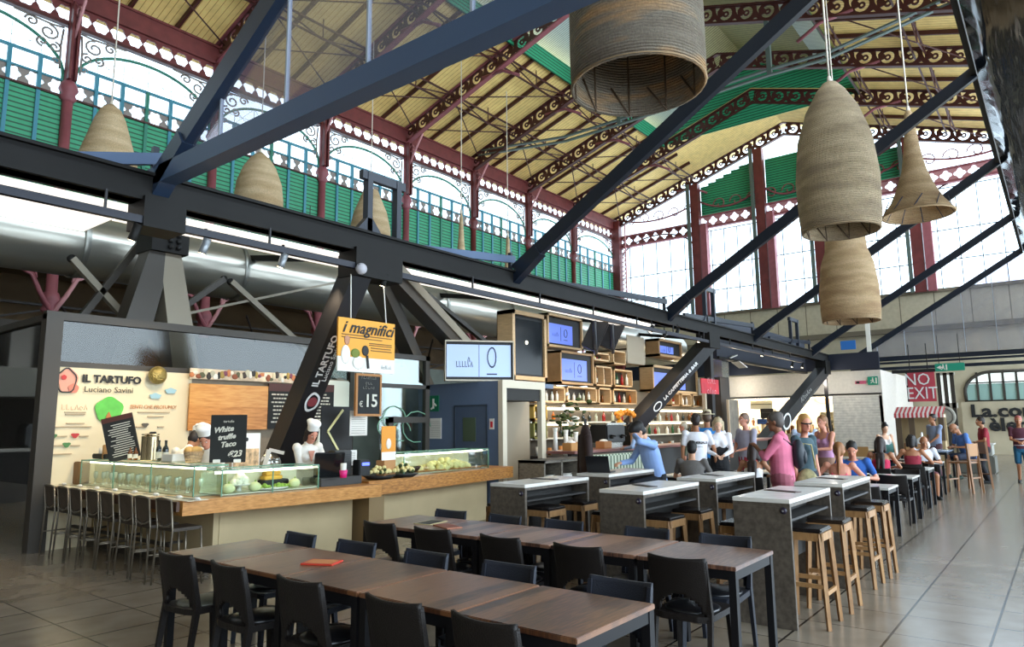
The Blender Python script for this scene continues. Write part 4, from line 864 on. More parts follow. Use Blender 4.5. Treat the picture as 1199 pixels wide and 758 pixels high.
for (px, py, w) in ((88, 483, .28), (88, 485.5, .26), (88, 496, .24), (85, 500, .5), (180, 483, .5), (182, 488, .25), (72, 511, .14), (98, 511, .12), (66, 522, .16), (88, 522, .12), (70, 532, .3), (165, 500, .15), (188, 500, .1)):
    p = lx(px, py); mb.box((p.x-w/2, 11.47, p.z-.008), (p.x+w/2, 11.5, p.z+.006))
mb.build('small_print', mat('faint print', '#b39c7c', .8), sw, True)
for px, py, c in ((62, 511, '#4d7d4a'), (88, 510, '#b83a3a'), (78, 521, '#4d7d4a'), (146, 497, '#c43a3a'), (170, 498, '#5a5348'), (179, 508, '#222222'), (53, 521, '#8d9a7a')): blobo(px, py, .05, .035, mat('print '+c, c, .7), 'food_drawing', lob=3, amp=.2)
p = lx(181, 440); ww = thing('gilded_wall_clock', 'round gilt wicker ornament hanging high on the cream wall', 'ornament', (p.x, 11.36, p.z), 0)
MB().lathe([(.0, -.06), (.08, -.055), (.125, -.02), (.13, 0)], n=20, axis='y').build('dome', mat('gilt weave', '#a38f52', .35, metal=.6, bump=1, bscale=40), ww); MB().lathe([(.12, -.01), (.145, .01), (.14, .04)], n=20, axis='y').build('rim', mat('gilt rim', '#b7a46a', .35, metal=.6), ww)
# upper glass frame and posts
sf = thing('stall_surround', 'dark bronze frame with reflecting upper glass around the truffle stall', 'frame', (3.85, 11.5, 0))
MB().box((3.72, 11.42, 0), (3.94, 11.62, 3.36)).build('corner_post', darkfr, sf, True)
MB().box((3.72, 11.44, 3.28), (9.3, 11.58, 3.40)).build('top_rail', darkfr, sf, True); MB().box((3.78, 11.5, 3.28), (3.9, 20, 3.38)).build('side_rail', darkfr, sf, True)
MB().box((3.94, 11.5, 2.66), (9.3, 11.515, 3.28)).build('upper_pane', glass('stall upper glass', (.60, .60, .57, 1), .05, .12, fres=.12), sf, True)
MB().box((3.84, 11.62, .9), (3.85, 20, 3.28)).build('side_pane', glass('stall side glass', (.6, .6, .6, 1), .06, .05, fres=.3), sf, True)
MB().box((3.94, 11.49, 2.6), (5.95, 11.6, 2.68)).build('middle_rail', darkfr, sf, True)
mb = MB(); mb.box((9.24, 11.44, 0), (9.34, 11.56, 3.36)); mb.build('end_post', darkfr, sf, True)
def board(name, label, pa, pb, y, m, frame=None, cat='board', th=.03, lines=0, head=None, ln='#d7d2c2'):
    a, c = aY(*pa, y), aY(*pb, y); t = thing(name, label, cat, ((a.x+c.x)/2, y, c.z))
    MB().box((a.x, y, c.z), (c.x, y+th, a.z)).build('panel', m, t, True)
    if frame:
        w = .035; mb = MB(); mb.box((a.x-w, y-.01, c.z-w), (a.x, y+th, a.z+w)).box((c.x, y-.01, c.z-w), (c.x+w, y+th, a.z+w)).box((a.x, y-.01, c.z-w), (c.x, y+th, c.z)).box((a.x, y-.01, a.z), (c.x, y+th, a.z+w)); mb.build('frame', frame, t, True)
    if head: MB().box((a.x, y-.004, a.z-.14), (c.x, y, a.z)).build('header', head, t, True)
    if lines:
        rnd = random.Random(len(label)); mb = MB(); H = a.z-c.z; W = c.x-a.x
        for k in range(lines):
            z = a.z-.2-(H-.25)*k/lines; x0 = a.x+W*(.1+.12*rnd.random()); x1 = c.x-W*(.08+.3*rnd.random()); x = x0
            while x < x1: w = rnd.uniform(.03, .09); mb.box((x, y-.006, z-.012), (min(x+w, x1), y, z+.014)); x += w+.018
        mb.build('chalk_writing', mat('chalk', '#cfcabb'), t, True)
    return t, a, c
board('oak_wall_board', 'large plain warm oak board on the stall back wall', (223, 449), (313, 503), 11.4, oakboard)
t, a, c = board('food_photo_strip', 'strip of food photographs above the oak board', (223, 431), (345, 449), 11.38, mat('photo strip base', '#cdb79a', .5, noise=.6, scale=4), cat='picture strip')
rnd = random.Random(3); cols = ['#c77a4a', '#e9dcc8', '#8d4a2a', '#5b5a3f', '#d7c9a8', '#3a2f28', '#b9b39a', '#e6e0d4', '#22201e', '#a2863e', '#7a3d52']
for k in range(34):
    x = a.x+(c.x-a.x)*(k+.5)/34; z = c.z+(a.z-c.z)*rnd.uniform(.25, .8)
    MB().ell((x, 11.375, z), (rnd.uniform(.03, .06), .006, rnd.uniform(.03, .07)), 8, 5).build('photo_motif', mat('motif%d' % (k % 11), cols[k % 11], .6), t, True)
brn = mat('brown header', '#4a2218')
board('chalk_menu', 'chalk menu board with a brown header left of the leaning canopy leg', (315, 449), (345, 502), 11.39, chalk, lines=8, head=brn, cat='menu board')
board('chalk_menu', 'chalk menu board with a brown header right of the leaning canopy leg', (366, 450), (390, 502), 11.39, chalk, lines=10, head=brn, cat='menu board')
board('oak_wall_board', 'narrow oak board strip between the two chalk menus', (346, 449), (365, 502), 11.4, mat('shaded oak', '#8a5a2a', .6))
wf_ = thing('white_fridge', 'tall white refrigerated cabinet at the end of the stall wall', 'fridge', (8.95, 11.6, 0)); MB().bbox((8.45, 11.42, 0), (9.22, 12.0, 2.6), .02).build('body', mat('fridge white', '#dcdccb', .4), wf_, True); MB().box((9.14, 11.38, 1.0), (9.17, 11.42, 1.6)).build('handle', mat('cutlery steel', '#9b968a'), wf_, True)
MB().ell((8.9, 11.4, 1.85), (.06, .02, .09), 8, 5).build('santa_sticker', mat('sticker dark', '#3a2320', .6), wf_, True); MB().ell((8.95, 11.4, 1.74), (.09, .02, .05), 8, 5).build('red_sticker', mat('sticker red', '#cc2433', .6), wf_, True)
# kitchen back wall below the boards
kb = thing('kitchen_backboard', 'grey brown back board below the oak boards of the stall', 'wall panel', (7.2, 11.55, 0)); MB().box((5.95, 11.5, 0), (9.24, 11.6, 2.62)).build('panel', mat('kitchen taupe', '#8c7c66', .7, noise=.1), kb, True)
MB().box((5.95, 10.9, 0), (9.2, 11.5, .88)).build('work_cabinet', mat('dark cabinet', '#3c342c', .6), kb, True)
t = thing('photo_poster', 'food poster standing behind the glass case between blackboard and slicer', 'poster', (5.55, 9.1, .95), rad(-15)); t.scale = (.62, 1, .72); MB().box((-.3, 0, .1), (.3, .02, .92)).build('sheet', white, t)
MB().box((-.28, -.005, .28), (.28, 0, .62)).build('photo', mat('food photo', '#c9a578', .6, noise=.7, scale=9), t); MB().ell((0, -.005, .8), (.035, .004, .04), 8, 5).build('emblem', black, t)
MB().bar((0, .08, -1.3), (0, .02, .5), .04).build('stand', black, t)
t = thing('meat_slicer', 'white kitchen slicer behind the glass case', 'slicer', (6.35, 9.75, .85), rad(-20))
MB().bbox((-.3, -.2, 0), (.35, .2, .14), .03).build('base', mat('slicer enamel', '#d9d8cf', .3), t)
MB().lathe([(.001, -.03), (.17, -.02), (.17, .02), (.001, .03)], (0, 0, .28), 24, 'y').build('blade', mat('slicer steel', '#b8b8b0', .2, metal=.9), t)
MB().bbox((-.3, -.3, .14), (.1, -.06, .18), .01).bar((-.1, 0, .18), (-.02, .0, .5), .07).bar((-.02, 0, .5), (.2, -.05, .44), .05).build('carriage', mat('slicer enamel', '#d9d8cf'), t)
MB().box((-.32, -.25, -.85), (.36, .3, 0)).build('stand_cabinet', mat('steel cabinet', '#76736a', .35, metal=.5), t)
# hanging poster and chalkboard above the till
t = thing('orange_hanging_poster', 'orange and white poster with handwritten title hanging over the till', 'poster', (7.0, 8.3, 2.52))
MB().box((6.46, 8.3, 2.72), (7.57, 8.33, 3.3)).build('orange_sheet', mat('poster orange', '#e6a033', .6), t, True); MB().box((6.46, 8.3, 2.5), (7.57, 8.33, 2.72)).build('white_footer', white, t, True)
MB().bar((6.7, 8.32, 3.3), (6.75, 8.4, 4.0), .012).bar((7.4, 8.32, 3.3), (7.4, 8.4, 4.0), .012).build('cord', white, t, True)
PL = t.location
text('i magnifici', .25, black, t, frameM(Vector((7.02, 8.29, 3.16))-PL, (1, 0, 0), (0, 0, 1)), shear=.4, bold=.003)
mb = MB()
for z, x0, x1 in ((3.05, 6.52, 7.5), (3.01, 6.52, 7.3), (2.95, 7.05, 7.5), (2.92, 7.05, 7.5), (2.88, 7.08, 7.48), (2.84, 7.08, 7.5)): mb.box((x0, 8.29, z-.006), (x1, 8.3, z+.006))
mb.build('printed_line', mat('dark print', '#6b4a22', .7), t, True)
MB().ell((6.62, 8.295, 2.96), (.05, .008, .07), 10, 7).ell((6.62, 8.294, 2.99), (.055, .009, .045), 10, 7).build('printed_head', mat('skin print', '#b98263', .6), t, True)
MB().ell((6.6, 8.295, 2.75), (.09, .008, .14), 10, 7).ell((6.84, 8.295, 2.64), (.12, .008, .1), 10, 7).build('printed_chef', white, t, True); MB().ell((6.78, 8.292, 2.78), (.09, .008, .07), 10, 7).build('printed_salad', mat('salad print', '#6f7a2c', .7), t, True)
MB().ell((6.97, 8.292, 2.83), (.07, .008, .08), 10, 7).bar((7.0, 8.29, 2.76), (7.03, 8.29, 2.56), .03).build('printed_pan', black, t, True)
strokes(t, frameM(Vector((7.4, 8.29, 2.6))-PL, (1, 0, 0), (0, 0, 1)), .22, .06, 6, mat('blue print', '#33506e', .7), 4)
t, a, c = board('price_chalkboard', 'framed chalkboard with a big 15 euro price under the orange poster', (419, 440), (444, 485), 8.3, chalk, mat('board frame oak', '#a8713a', .6), cat='chalkboard')
text('15', .27, mat('chalk', '#cfcabb'), t, frameM(((a.x+c.x)/2+.04-t.location.x, -.01, .19), (1, 0, 0), (0, 0, 1)), bold=.004); text('\u20ac', .12, mat('chalk', '#cfcabb'), t, frameM((-.15, -.01, .14), (1, 0, 0), (0, 0, 1)))
for w_, z in ((.3, .55), (.14, .47), (.24, .40)): strokes(t, frameM((0, -.01, z), (1, 0, 0), (0, 0, 1)), w_, .05, int(w_*24), mat('chalk dim', '#98948a', .8), int(z*100))
MB().bar((a.x+.1, 8.31, a.z), (a.x+.1, 8.31, 2.52), .01).bar((c.x-.1, 8.31, a.z), (c.x-.1, 8.31, 2.52), .01).build('cord', white, t, True)
# dark area beyond the stall corner: shelves and stove
t = thing('dark_back_counter', 'dim back counter with metal pans behind the corner post', 'counter', (3.0, 15.5, 0)); MB().box((.5, 15, 0), (3.5, 16, 1.3)).build('body', mat('dim cabinet', '#241f1b', .6), t, True); MB().box((.5, 14.9, 1.3), (3.5, 16, 1.36)).build('steel_top', mat('dim steel', '#8a8378', .3, metal=.7), t, True)
MB().bbox((1.6, 15.2, 1.36), (2.9, 15.8, 1.8), .05).lathe([(.2, 1.36), (.25, 1.6), (.001, 1.6)], (1.3, 15.4, 0), 16).build('pan', mat('pan steel', '#4b4a48', .3, metal=.8), t, True)
struct('trim_2', MB().box((-6, 19.6, 0), (14, 19.8, 4.3)), mat('dark partition', '#3a342d', .8, noise=.3, scale=1.5))
t = thing('white_hood', 'pale square kitchen hood seen through the side glass', 'hood', (3.0, 17, 2.4)); MB().bbox((1.9, 16.6, 2.35), (3.3, 17.4, 2.95), .03).build('canopy', mat('hood white', '#cfc9b6', .5), t, True); MB().box((2.4, 16.9, 2.95), (2.8, 17.2, 4.1)).build('flue', mat('dim steel', '#8a8378'), t, True)
# bar stools with metal frames at the stall
stf = mat('brushed stool steel', '#7f7668', .35, metal=.7); stb = mat('brown stool shell', '#3f352a', .5)
def metal_stool(label, loc, rz):
    t = thing('metal_bar_stool', label, 'bar stool', loc, rz, 'metal framed stools at the truffle counter')
    w = .17
    for sy in (-1, 1):
        MB().tube([(-.2, sy*w*1.05, 0), (-.17, sy*w, .6), (-.2, sy*w, .92)], .011, 7).build('leg', stf, t)
        MB().tube([(.18, sy*w*1.05, 0), (.15, sy*w, .6)], .011, 7).build('leg', stf, t)
    MB().tube([(-.2, -w, .92), (-.215, -w*.5, .935), (-.22, 0, .94), (-.215, w*.5, .935), (-.2, w, .92)], .011, 7).build('back_rail', stf, t); MB().tube([(-.17, -w, .68), (-.185, -w*.5, .64), (-.19, 0, .63), (-.185, w*.5, .64), (-.17, w, .68)], .011, 7).build('back_frame', stf, t)
    MB().add([(-.2, -w, .92), (-.2, w, .92), (-.18, w, .7), (-.19, 0, .64), (-.18, -w, .7), (-.19, -w, .92), (-.19, w, .92), (-.17, w, .7), (-.18, 0, .64), (-.17, -w, .7)], [(0,1,2,3,4),(9,8,7,6,5),(0,5,6,1),(1,6,7,2),(2,7,8,3),(3,8,9,4),(4,9,5,0)]).build('backrest', stb, t)
    MB().bbox((-.17, -w, .585), (.17, w, .62), .012).build('seat', stb, t)
    MB().tube([(.175, -w*1.03, .22), (.175, w*1.03, .22)], .01, 6).tube([(-.185, -w*1.03, .3), (.17, -w*1.03, .3)], .009, 6).tube([(-.185, w*1.03, .3), (.17, w*1.03, .3)], .009, 6).build('footrest', stf, t)
    return t
sl = ['metal framed bar stool %s at the truffle counter' % s for s in ('against the wall post', 'second from the wall post', 'third from the wall post', 'fourth from the wall post', 'fourth from the counter corner', 'third from the counter corner', 'second from the counter corner', 'at the counter corner')]
ms = metal_stool(sl[0], (4.02, 11.1, 0), 0)
for k in range(1, 8): dup(ms, (4.0+.02*(k % 2), 11.1-.465*k, 0), 0, sl[k])
# ------------------------------------------------------------------ blue grey kiosk, screens, bar wall
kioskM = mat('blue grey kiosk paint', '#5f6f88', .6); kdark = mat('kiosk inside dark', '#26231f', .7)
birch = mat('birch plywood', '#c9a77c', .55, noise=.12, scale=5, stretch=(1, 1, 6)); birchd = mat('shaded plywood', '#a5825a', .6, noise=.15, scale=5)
scrM = mat('lit blue screen', '#7186e2', .5, emit=.35, spec=.1); scrW = mat('lit pale screen', '#b9cdf0', .5, emit=.30, spec=.1); ink = mat('screen ink', '#22324e', .4)
KX = 11.3; kc = aX(588, 447.6, KX); kl = aX(503, 450, KX)
kk = thing('kiosk', 'blue grey box kiosk with a door and a white framed opening on its side', 'kiosk', (KX, kc.y, 0))
y0, y1 = kc.y, kl.y+.35
MB().box((KX, y0+.1, 0), (KX+.1, y1, 2.6)).box((KX+.1, y1-.1, 0), (KX+3, y1, 2.6)).box((KX+.1, y0+.1, 2.5), (KX+2.0, y1-.1, 2.598)).build('wall_panel', kioskM, kk, True)
kd = MB().box((KX-.03, y0+.4, 0), (KX, y0+1.3, 2.08)).build('door', mat('kiosk door paint', '#4b586d', .5), kk, True); MB().box((KX-.08-kk.location.x, .5, 1.0), (KX-.03-kk.location.x, .53, 1.14)).build('door_handle', mat('machine steel', '#a9a8a2', .25, metal=.9), kd)
MB().box((KX-.04, y0+.38, 0), (KX-.02, y0+.42, 2.1)).box((KX-.04, y0+1.28, 0), (KX-.02, y0+1.32, 2.1)).box((KX-.04, y0+.38, 2.08), (KX-.02, y0+1.32, 2.12)).build('door_frame', mat('kiosk trim', '#38424f', .5), kk, True)
MB().box((KX-.045, y0+.7, 1.35), (KX-.03, y0+1.05, 1.85)).build('door_window', mat('dusky green glass', '#4f5c48', .15), kk, True)
MB().box((KX-.015, y0-.02, 0), (KX+.12, y0+.1, 2.615)).box((KX+1.35, y0-.02, 0), (KX+1.5, y0+.1, 2.615)).box((KX+.12, y0-.02, 2.45), (KX+1.35, y0+.1, 2.615)).build('opening_frame', mat('pale birch frame', '#d8cbb3', .6), kk, True)
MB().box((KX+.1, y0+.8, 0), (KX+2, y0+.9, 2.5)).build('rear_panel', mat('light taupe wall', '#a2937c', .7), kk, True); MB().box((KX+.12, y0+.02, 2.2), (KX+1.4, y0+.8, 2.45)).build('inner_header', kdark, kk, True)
t = thing('exit_pictogram', 'green running man pictogram on the kiosk', 'sign', (KX-.02, kl.y+.02, 2.05)); MB().box((KX-.02, kl.y-.3, 2.0), (KX, kl.y, 2.35)).build('plate', mat('sign green', '#0f6f4c', .5), t, True)
MB().box((KX-.03, kl.y-.17, 2.06), (KX-.02, kl.y-.12, 2.28)).bar((KX-.025, kl.y-.14, 2.2), (KX-.025, kl.y-.24, 2.12), .03).bar((KX-.025, kl.y-.15, 2.1), (KX-.025, kl.y-.08, 2.05), .03).build('pictogram', white, t, True)
t = thing('notice_sheet', 'printed white sheet in a sleeve left of the kiosk door', 'notice', (KX-.02, kl.y, 1.4)); MB().box((KX-.015, kl.y-.38, 1.4), (KX, kl.y, 1.85)).build('sheet', white, t, True)
mb = MB()
for k in range(9): mb.box((KX-.018, kl.y-.34, 1.45+k*.04), (KX-.015, kl.y-.05, 1.456+k*.04))
mb.build('printed_line', mat('grey print', '#8a8478'), t, True)
t = thing('notice_sticker', 'small red and white sticker right of the kiosk door', 'sticker', (KX-.02, y0+.28, 1.6)); MB().box((KX-.015, y0+.22, 1.6), (KX, y0+.34, 1.82)).build('sheet', white, t, True); MB().box((KX-.02, y0+.25, 1.64), (KX-.015, y0+.31, 1.76)).build('red_mark', mat('sticker red', '#cc2433'), t, True)
# glazed screen between stall and kiosk, with green painting
gs = thing('glazed_partition', 'black framed glass partition between the fridge and the kiosk', 'partition', (9.8, 11.0, 0))
a, c = aY(463, 415, 10.6), aY(502, 420, 10.6)
MB().box((9.3, 10.56, 3.05), (c.x, 10.66, 3.15)).box((c.x-.12, 10.56, 0), (c.x, 10.66, 3.15)).box((9.3, 10.56, 2.45), (c.x, 10.66, 2.53)).box((9.5, 10.55, 1.75), (c.x, 10.65, 1.87)).box((9.5, 10.55, 0), (9.62, 10.65, 1.87)).build('frame', darkfr, gs, True)
MB().box((9.3, 10.60, 0), (c.x-.1, 10.61, 3.05)).build('pane', glass('partition glass', (.75, .82, .78, 1), .07, .05, fres=.25), gs, True)
mb = MB()
for (px, py, r) in ((462, 490, .3), (452, 500, .22), (470, 505, .25), (488, 500, .4)): p = aY(px, py, 10.58); mb.tube([(p.x+r*cos(q*.5), 10.58, p.z+r*.8*sin(q*.5)) for q in range(11)], .011, 5)
mb.build('painted_loop', mat('pale green paint line', '#7fb092', .7), gs, True)
struct('wall_service', MB().box((9.4, 13.4, 0), (16, 13.5, 3.2)), mat('pale service wall', '#757c74', .8, noise=.2, scale=2))
# tilted screen on the kiosk
def screen_thing(name, label, pa, pb, y, frame, scr, depth=.25, fw=.07, margin=(.18, .1), rz=0., logo=1, cat='screen'):
    a, c = aY(*pa, y), aY(*pb, y); w, h = c.x-a.x, a.z-c.z; t = thing(name, label, cat, ((a.x+c.x)/2, y, c.z), rz)
    mb = MB(); mb.box((-w/2, 0, 0), (-w/2+fw, depth, h)).box((w/2-fw, 0, 0), (w/2, depth, h)).box((-w/2, 0, 0), (w/2, depth, fw)).box((-w/2, 0, h-fw), (w/2, depth, h)).box((-w/2, depth-.02, 0), (w/2, depth, h)); mb.build('frame', frame, t)
    MB().box((-w/2+fw, .06, fw), (w/2-fw, .1, h-fw)).build('bezel', black, t)
    mx, mz = margin; x0, x1 = -w/2+fw+.03, w/2-fw-.03-mx; z0, z1 = fw+.05, h-fw-.05-mz
    MB().box((x0, .045, z0), (x1, .06, z1)).build('display', scr, t)
    xm, zm = (x0+x1)/2, (z0+z1)/2; s = (x1-x0)/1.5
    if logo:
        strokes(t, frameM((xm-.33*s, .04, zm-.02*s), (1, 0, 0), (0, 0, 1)), .4*s, .14*s, 6, ink, 5, 'screen_logo')
        MB().tube([(xm+.3*s+.1*s*cos(q*.42), .04, zm+.05*s+.14*s*sin(q*.42)*(1+.1*cos(q*.42))) for q in range(16)], .012*s, 5).box((xm-.005*s, .038, zm-.25*s), (xm+.005*s, .045, zm+.25*s)).box((xm+.18*s, .038, zm-.2*s), (xm+.42*s, .045, zm-.18*s)).build('screen_emblem', ink, t)
    return t
t = screen_thing('wall_screen', 'wide pale lit screen standing on the blue grey kiosk', (524, 397), (600, 446), 9.3, mat('pale screen frame', '#cfc3ae', .5), scrW, .16, .025, (.03, .0), rad(-38)); 
pc_ = aY(562, 421, 9.75); t.location = (pc_.x, pc_.y, 2.62); t.scale = (.74, 1, 1.2)
WYb = 10.5
screen_thing('wall_screen', 'blue lit screen in a plywood box, upper one beside the loudspeakers', (641, 366), (683, 411), WYb, birch, scrM, .5, .06, (.38, .14))
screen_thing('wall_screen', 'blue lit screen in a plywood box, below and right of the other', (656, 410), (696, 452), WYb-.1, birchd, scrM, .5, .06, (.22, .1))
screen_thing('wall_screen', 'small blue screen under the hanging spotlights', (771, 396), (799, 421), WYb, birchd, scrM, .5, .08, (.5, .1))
screen_thing('wall_screen', 'wide blue screen crossed by the bar leg', (764, 427), (818, 462), WYb, birch, scrM, .5, .08, (.9, .1))
t = screen_thing('tall_cabinet_box', 'tall plywood box with a dark glass front left of the upper screen', (600, 362), (641, 447), WYb, birch, mat('dark glass front', '#15191c', .25, spec=.3), .5, .1, (.05, .05), logo=0, cat='cabinet')
MB().ell((-.1, .04, .95), (.05, .02, .05), 8, 6).build('glowing_bright_spot', mat('case light strip', '#fff6d8'), t)  # glowing ball makes a bright spot on the dark glass front
# shelf boxes with bottles
bcols = [gdark, gamber, gclear, ggreen, mat('orange liqueur', '#c96a1e', .2), mat('red bitter', '#9c1f1c', .2), mat('pale gin', '#cfd6d0', .1), mat('white jug', '#e9e5da', .4)]
nb = [0]
box_labels = iter(['wooden shelf box with white jugs, lowest left of the bar wall', 'wooden shelf box with silver shakers, left in the middle row', 'wooden shelf box of amber bottles under the second screen', 'wide wooden shelf box with a pale rim right of the amber bottles', 'wooden shelf box of bright bottles under the loudspeakers', 'tall wooden shelf box of red bottles beside the second screen', 'wooden shelf box with tall bottles below the pale panels', 'yellow lit shelf box beside the kiosk opening', 'green lit shelf box low beside the kiosk opening', 'wooden shelf box left under the wide crossed screen', 'wooden shelf box in the middle under the wide crossed screen', 'wooden shelf box right under the wide crossed screen', 'plywood cube box turned beside the loudspeakers', 'grey plywood block above the red poster side'])
def shelfbox(pa, pb, y, nbott, m=None, depth=.38, split=0, hb=.28, back=None, cols=None):
    a, c = aY(*pa, y), aY(*pb, y); w, h = c.x-a.x, a.z-c.z; lab = next(box_labels); t = thing('shelf_box', lab, 'shelf', ((a.x+c.x)/2, y, c.z), 0, 'plywood boxes on the bar wall')
    mm = m or birch; f = .045
    MB().box((-w/2, 0, 0), (-w/2+f, depth, h)).box((w/2-f, 0, 0), (w/2, depth, h)).box((-w/2, 0, 0), (w/2, depth, f)).box((-w/2, 0, h-f), (w/2, depth, h)).build('box_frame', mm, t)
    MB().box((-w/2, depth-.02, 0), (w/2, depth, h)).build('back_board', back or mat('dark shelf back', '#3a3128', .7), t)
    if split: MB().box((-.02, 0, f), (.02, depth, h-f)).build('divider', mm, t)
    rnd = random.Random(int(pa[0]*7+pa[1]))
    for k in range(nbott):
        x = -w/2+f+.08+(w-2*f-.16)*(k/(max(1, nbott-1))); m2 = rnd.choice(cols or bcols); hh = min(h-2*f-.04, hb*rnd.uniform(.8, 1.15))
        root = thing('bar_bottle', None, 'bottle', (t.location.x+x, y+.14+.1*rnd.random(), c.z+f), 0, 'bottles in the shelf boxes of the bar')
        root['label'] = ('bottle %s in the %s' % (['at the left end', 'near the left end', 'just left of the middle', 'in the middle', 'just right of the middle', 'near the right end', 'at the right end', 'in the far corner'][min(7, int(k*6/max(1, nbott-1)))], lab[:90].replace('wooden ', '').replace(' of the bar wall', '')))
        lw = root['label'].split(); root['label'] = ' '.join(lw[:16]); nb[0] += 1
        for nm, q, mq in bottle(m2, hh, .045, lbl='#d8d4c0' if k % 2 else None): q.build(nm, mq, root)
    return t
shelfbox((625, 451), (662, 472), WYb, 6, hb=.3, cols=[bcols[7], bcols[6]])
shelfbox((664, 452), (699, 472), WYb, 6, hb=.3, cols=[bcols[6], bcols[2], bcols[7]])
shelfbox((701, 454), (716, 474), WYb, 3, hb=.32, cols=[bcols[1], bcols[4]])
shelfbox((718, 455), (746, 474), WYb, 5, hb=.32)
shelfbox((695, 412), (714, 424), WYb, 5, hb=.3, cols=[bcols[4], bcols[5], mat('bright yellow label', '#d8c32a', .4), ggreen])
shelfbox((697, 428), (717, 453), WYb, 4, split=1, hb=.4, cols=[bcols[5], bcols[1], gdark])
shelfbox((719, 432), (741, 454), WYb, 4, hb=.45)
shelfbox((625, 474), (641, 492), WYb, 3, m=mat('yellow plywood', '#c9a34a', .6), hb=.3, cols=[bcols[7], bcols[4]])
shelfbox((625, 494), (641, 514), WYb, 3, m=mat('olive plywood', '#8d8a4a', .6), hb=.3, cols=[bcols[7], gdark])
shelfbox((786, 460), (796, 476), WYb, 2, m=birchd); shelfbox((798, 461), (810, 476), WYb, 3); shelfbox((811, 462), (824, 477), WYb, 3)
t = shelfbox((718, 410), (733, 428), WYb, 0, depth=.8); t2 = shelfbox((733, 408), (756, 428), WYb+.2, 0, m=mat('grey plywood', '#a89a84', .6)); MB().box((-.6, -.02, .0), (.55, 0, .9)).build('front_board', mat('grey plywood', '#a89a84'), t2)
# open back bar: shelves with bottles
bb_ = thing('back_bar', 'long dark back bar with open shelves and a mirror strip', 'back bar', (19, 11.0, 0))
MB().box((14.4, 10.95, 0), (28, 11.1, 2.7)).build('back_panel', mat('back bar wall', '#6d5f4c', .7, noise=.3, scale=1.5), bb_, True)
MB().box((14.4, 10.4, 0), (28, 10.95, .9)).build('work_cabinet', mat('dark cabinet', '#3c342c'), bb_, True)
for z in (1.30, 1.72): MB().box((14.2, 10.55, z), (28, 10.95, z+.035)).build('shelf', mat('lit shelf glass', '#d9d2bf', .4), bb_, True)
MB().box((14.2, 10.9, 2.08), (28, 10.94, 2.14)).box((14.2, 10.9, 1.66), (28, 10.94, 1.7)).build('light_strip', mat('case light strip', '#fff6d8'), bb_, True)
rnd = random.Random(11)
for z, zn in ((1.335, 'lower'), (1.755, 'upper')):
    for k in range(30):
        x = 14.5+k*.45
        root = thing('bar_bottle', 'bottle %s on the %s shelf of the back bar' % (['at the kiosk end', 'between kiosk and leg', 'behind the leaning leg', 'beyond the leaning leg', 'under the red poster end'][min(4, k//6)], zn), 'bottle', (x+rnd.uniform(-.1, .1), 10.65+rnd.random()*.15, z), 0, 'bottles on the open back bar shelves')
        for nm, q, mq in bottle(rnd.choice(bcols), .3*rnd.uniform(.8, 1.1), .05): q.build(nm, mq, root)
for k in range(26):
    x = 14.6+k*.5
    root = thing('glass_tumbler', 'clear glassware on the back bar worktop, %s' % ['kiosk end', 'middle left', 'middle', 'far end'][min(3, k//7)], 'glass', (x, 10.55+rnd.random()*.2, .9), 0, 'glassware along the back bar worktop')
    MB().lathe([(.001, 0), (.045, 0), (.055, .18*rnd.uniform(.7, 1.3)), (.05, .17)], n=10).build('bowl', rnd.choice([bcols[6], bcols[7], mat('orange crate', '#b97a3e', .5)]), root)
# bar counter
bc = thing('bar_counter', 'long bar counter with a dark front and reddish top', 'counter', (19, 8.7, 0))
MB().box((12.9, 8.5, 0), (27, 8.6, 1.05)).build('front_panel', mat('bar front dark', '#2b2825', .5), bc, True); MB().bbox((12.8, 8.35, 1.05), (27.1, 9.2, 1.11)).build('bar_top', mat('bar top', '#8c5a52', .3), bc, True)
for k, (x, y, c_) in enumerate(((13.2, 8.7, '#c08a4a'), (13.7, 8.75, '#cf6b4a'), (14.6, 8.7, '#b57a46'))):
    small('wooden_crate', ('wooden crate of napkins at the kiosk end of the bar', 'reddish crate of straws on the bar', 'wooden crate beside the coffee machine')[k], 'crate', (x, y, 1.11), [('crate', MB().bbox((-.18, -.12, 0), (.18, .12, .17)), mat('crate '+c_, c_, .6)), ('content', blob(.04, 10, (.12, .07, .05), k).__class__() if 0 else MB().ell((0, 0, .17), (.14, .09, .05), 10, 6), white)])
for k in range(4): small('paper_cup_stack', ('tall stack of white cups %s of the bar' % ('at the kiosk end', 'second along', 'third along', 'by the coffee machine')[k]), 'cups', (12.95+k*.42, 8.95, 1.11), [('cup', MB().lathe([(.001, 0), (.05, 0), (.045, .42-.05*k), (.001, .42-.05*k)], n=12), white), ('top_cup', MB().lathe([(.04, .4-.05*k), (.06, .5-.05*k), (.055, .5-.05*k)], n=12), white)], 'paper cup stacks on the bar')
t = thing('coffee_machine', 'black and steel coffee machine on the bar', 'coffee machine', (15.3, 9.0, 1.11)); MB().bbox((-.45, -.25, .12), (.45, .25, .55), .03).build('body', mat('machine black', '#1b1a1a', .3), t); MB().bbox((-.47, -.27, .55), (.47, .27, .6)).bbox((-.4, -.2, 0), (.4, .2, .12)).build('steel_top', mat('machine steel', '#a9a8a2', .25, metal=.9), t)
for x in (-.25, .25): MB().tube([(x, -.25, .3), (x, -.38, .28)], .02, 6).lathe([(.035, .22), (.035, .28)], (x, -.28, 0), 10, cap=True).build('filter_handle', black, t)
t = thing('orange_fruit_arch', 'bunch of orange fruit and flowers above the bar guest', 'fruit', (16.6, 9.2, 1.11)); fr = MB()
for k in range(26): a = PI*k/25; fr.ell((.42*cos(a), .05*sin(k*2.), .78+.1*sin(a)+.03*sin(k*1.7)), (.06, .06, .06), 8, 6)
